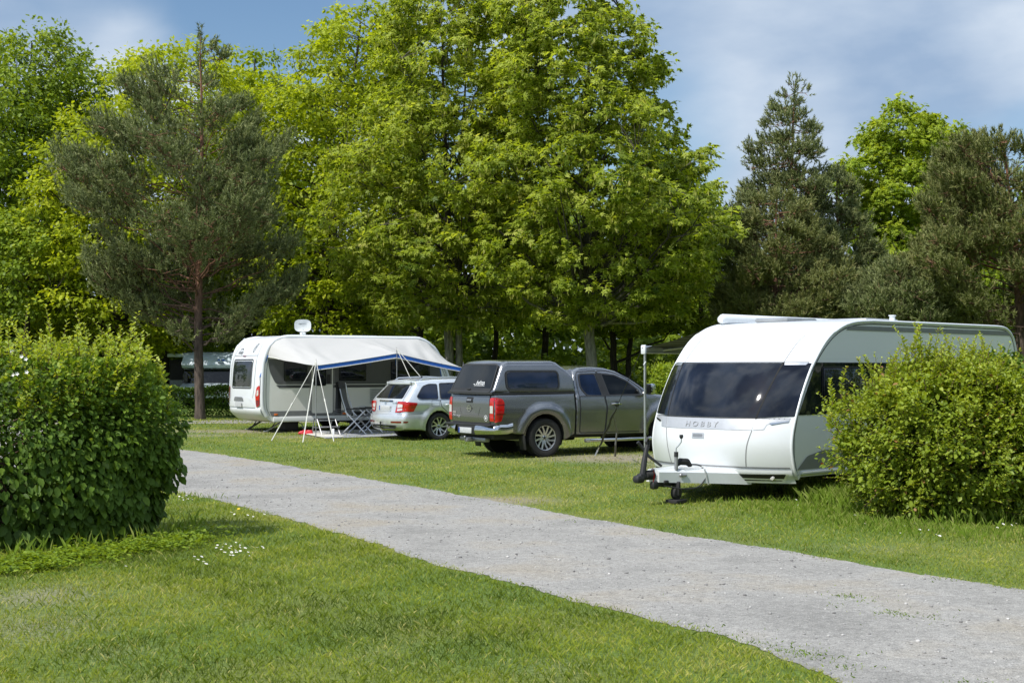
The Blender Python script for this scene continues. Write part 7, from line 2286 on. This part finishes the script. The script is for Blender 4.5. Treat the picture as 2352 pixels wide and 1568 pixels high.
nt.links.new(mp.outputs[0], nz.inputs['Vector'])
mr = N(nt, 'ShaderNodeMapRange', interpolation_type='SMOOTHSTEP'); mr.inputs['From Min'].default_value = .37; mr.inputs['From Max'].default_value = .56; mr.inputs['To Max'].default_value = .88
nt.links.new(nz.outputs['Fac'], mr.inputs['Value'])
n2 = N(nt, 'ShaderNodeTexNoise'); n2.inputs['Scale'].default_value = 6; n2.inputs['Detail'].default_value = 6
nt.links.new(mp.outputs[0], n2.inputs['Vector'])
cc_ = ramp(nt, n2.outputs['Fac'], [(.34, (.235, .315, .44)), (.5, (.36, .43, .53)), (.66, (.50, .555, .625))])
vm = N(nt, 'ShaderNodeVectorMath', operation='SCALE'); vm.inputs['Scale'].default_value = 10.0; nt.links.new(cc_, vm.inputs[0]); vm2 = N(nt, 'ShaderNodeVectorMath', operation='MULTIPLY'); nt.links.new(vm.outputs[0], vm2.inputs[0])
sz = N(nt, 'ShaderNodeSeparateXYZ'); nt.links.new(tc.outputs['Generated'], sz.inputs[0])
mz = N(nt, 'ShaderNodeMapRange'); mz.inputs['From Min'].default_value = .32; mz.inputs['From Max'].default_value = .85; mz.inputs['To Min'].default_value = 1.0; mz.inputs['To Max'].default_value = 2.0  # clouds high above the frame made brighter, added to lift the shadow fill
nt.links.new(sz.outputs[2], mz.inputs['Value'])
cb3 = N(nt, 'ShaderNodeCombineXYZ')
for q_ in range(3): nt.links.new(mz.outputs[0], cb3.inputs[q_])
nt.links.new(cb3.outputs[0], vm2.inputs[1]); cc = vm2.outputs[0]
# ramp clamps nothing above 1 in value fields, so scale separately
hs = N(nt, 'ShaderNodeHueSaturation'); hs.inputs['Saturation'].default_value = 1.12; hs.inputs['Value'].default_value = .80
nt.links.new(sky.outputs[0], hs.inputs['Color'])
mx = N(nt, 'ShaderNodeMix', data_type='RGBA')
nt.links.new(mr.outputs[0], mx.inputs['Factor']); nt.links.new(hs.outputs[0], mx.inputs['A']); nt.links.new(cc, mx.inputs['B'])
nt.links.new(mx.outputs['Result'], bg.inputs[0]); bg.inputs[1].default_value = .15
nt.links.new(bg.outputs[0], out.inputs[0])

sl = bpy.data.lights.new('sun', 'SUN'); sl.energy = 4.9; sl.angle = R(.55); sl.color = (1.0, .965, .91)
so = bpy.data.objects.new('sun', sl); COL.objects.link(so)
d = Vector((SUN_AZ[0] * math.cos(SUN_EL), SUN_AZ[1] * math.cos(SUN_EL), math.sin(SUN_EL)))
so.rotation_euler = (-d).to_track_quat('-Z', 'Y').to_euler(); so.location = (-20, -15, 30)

cam = bpy.data.cameras.new('camera'); co = bpy.data.objects.new('camera', cam); COL.objects.link(co)
cam.sensor_width = 36; cam.lens = 36 * F / 2352; cam.clip_end = 3000; cam.clip_start = .1
co.location = CAM; co.rotation_euler = (math.pi / 2 + PITCH, 0, 0)
SC.camera = co
SC.view_settings.view_transform = 'Standard'; SC.view_settings.look = 'None'; SC.view_settings.exposure = 0; SC.view_settings.gamma = 1
SC.render.engine = 'CYCLES'
cy = SC.cycles
cy.max_bounces = 8; cy.diffuse_bounces = 5; cy.glossy_bounces = 3; cy.transmission_bounces = 5; cy.transparent_max_bounces = 6
cy.caustics_reflective = False; cy.caustics_refractive = False; cy.sample_clamp_indirect = 6
cy.use_denoising = True
try: cy.denoiser = 'OPENIMAGEDENOISE'; cy.denoising_input_passes = 'RGB_ALBEDO_NORMAL'; cy.denoising_prefilter = 'ACCURATE'
except Exception: pass
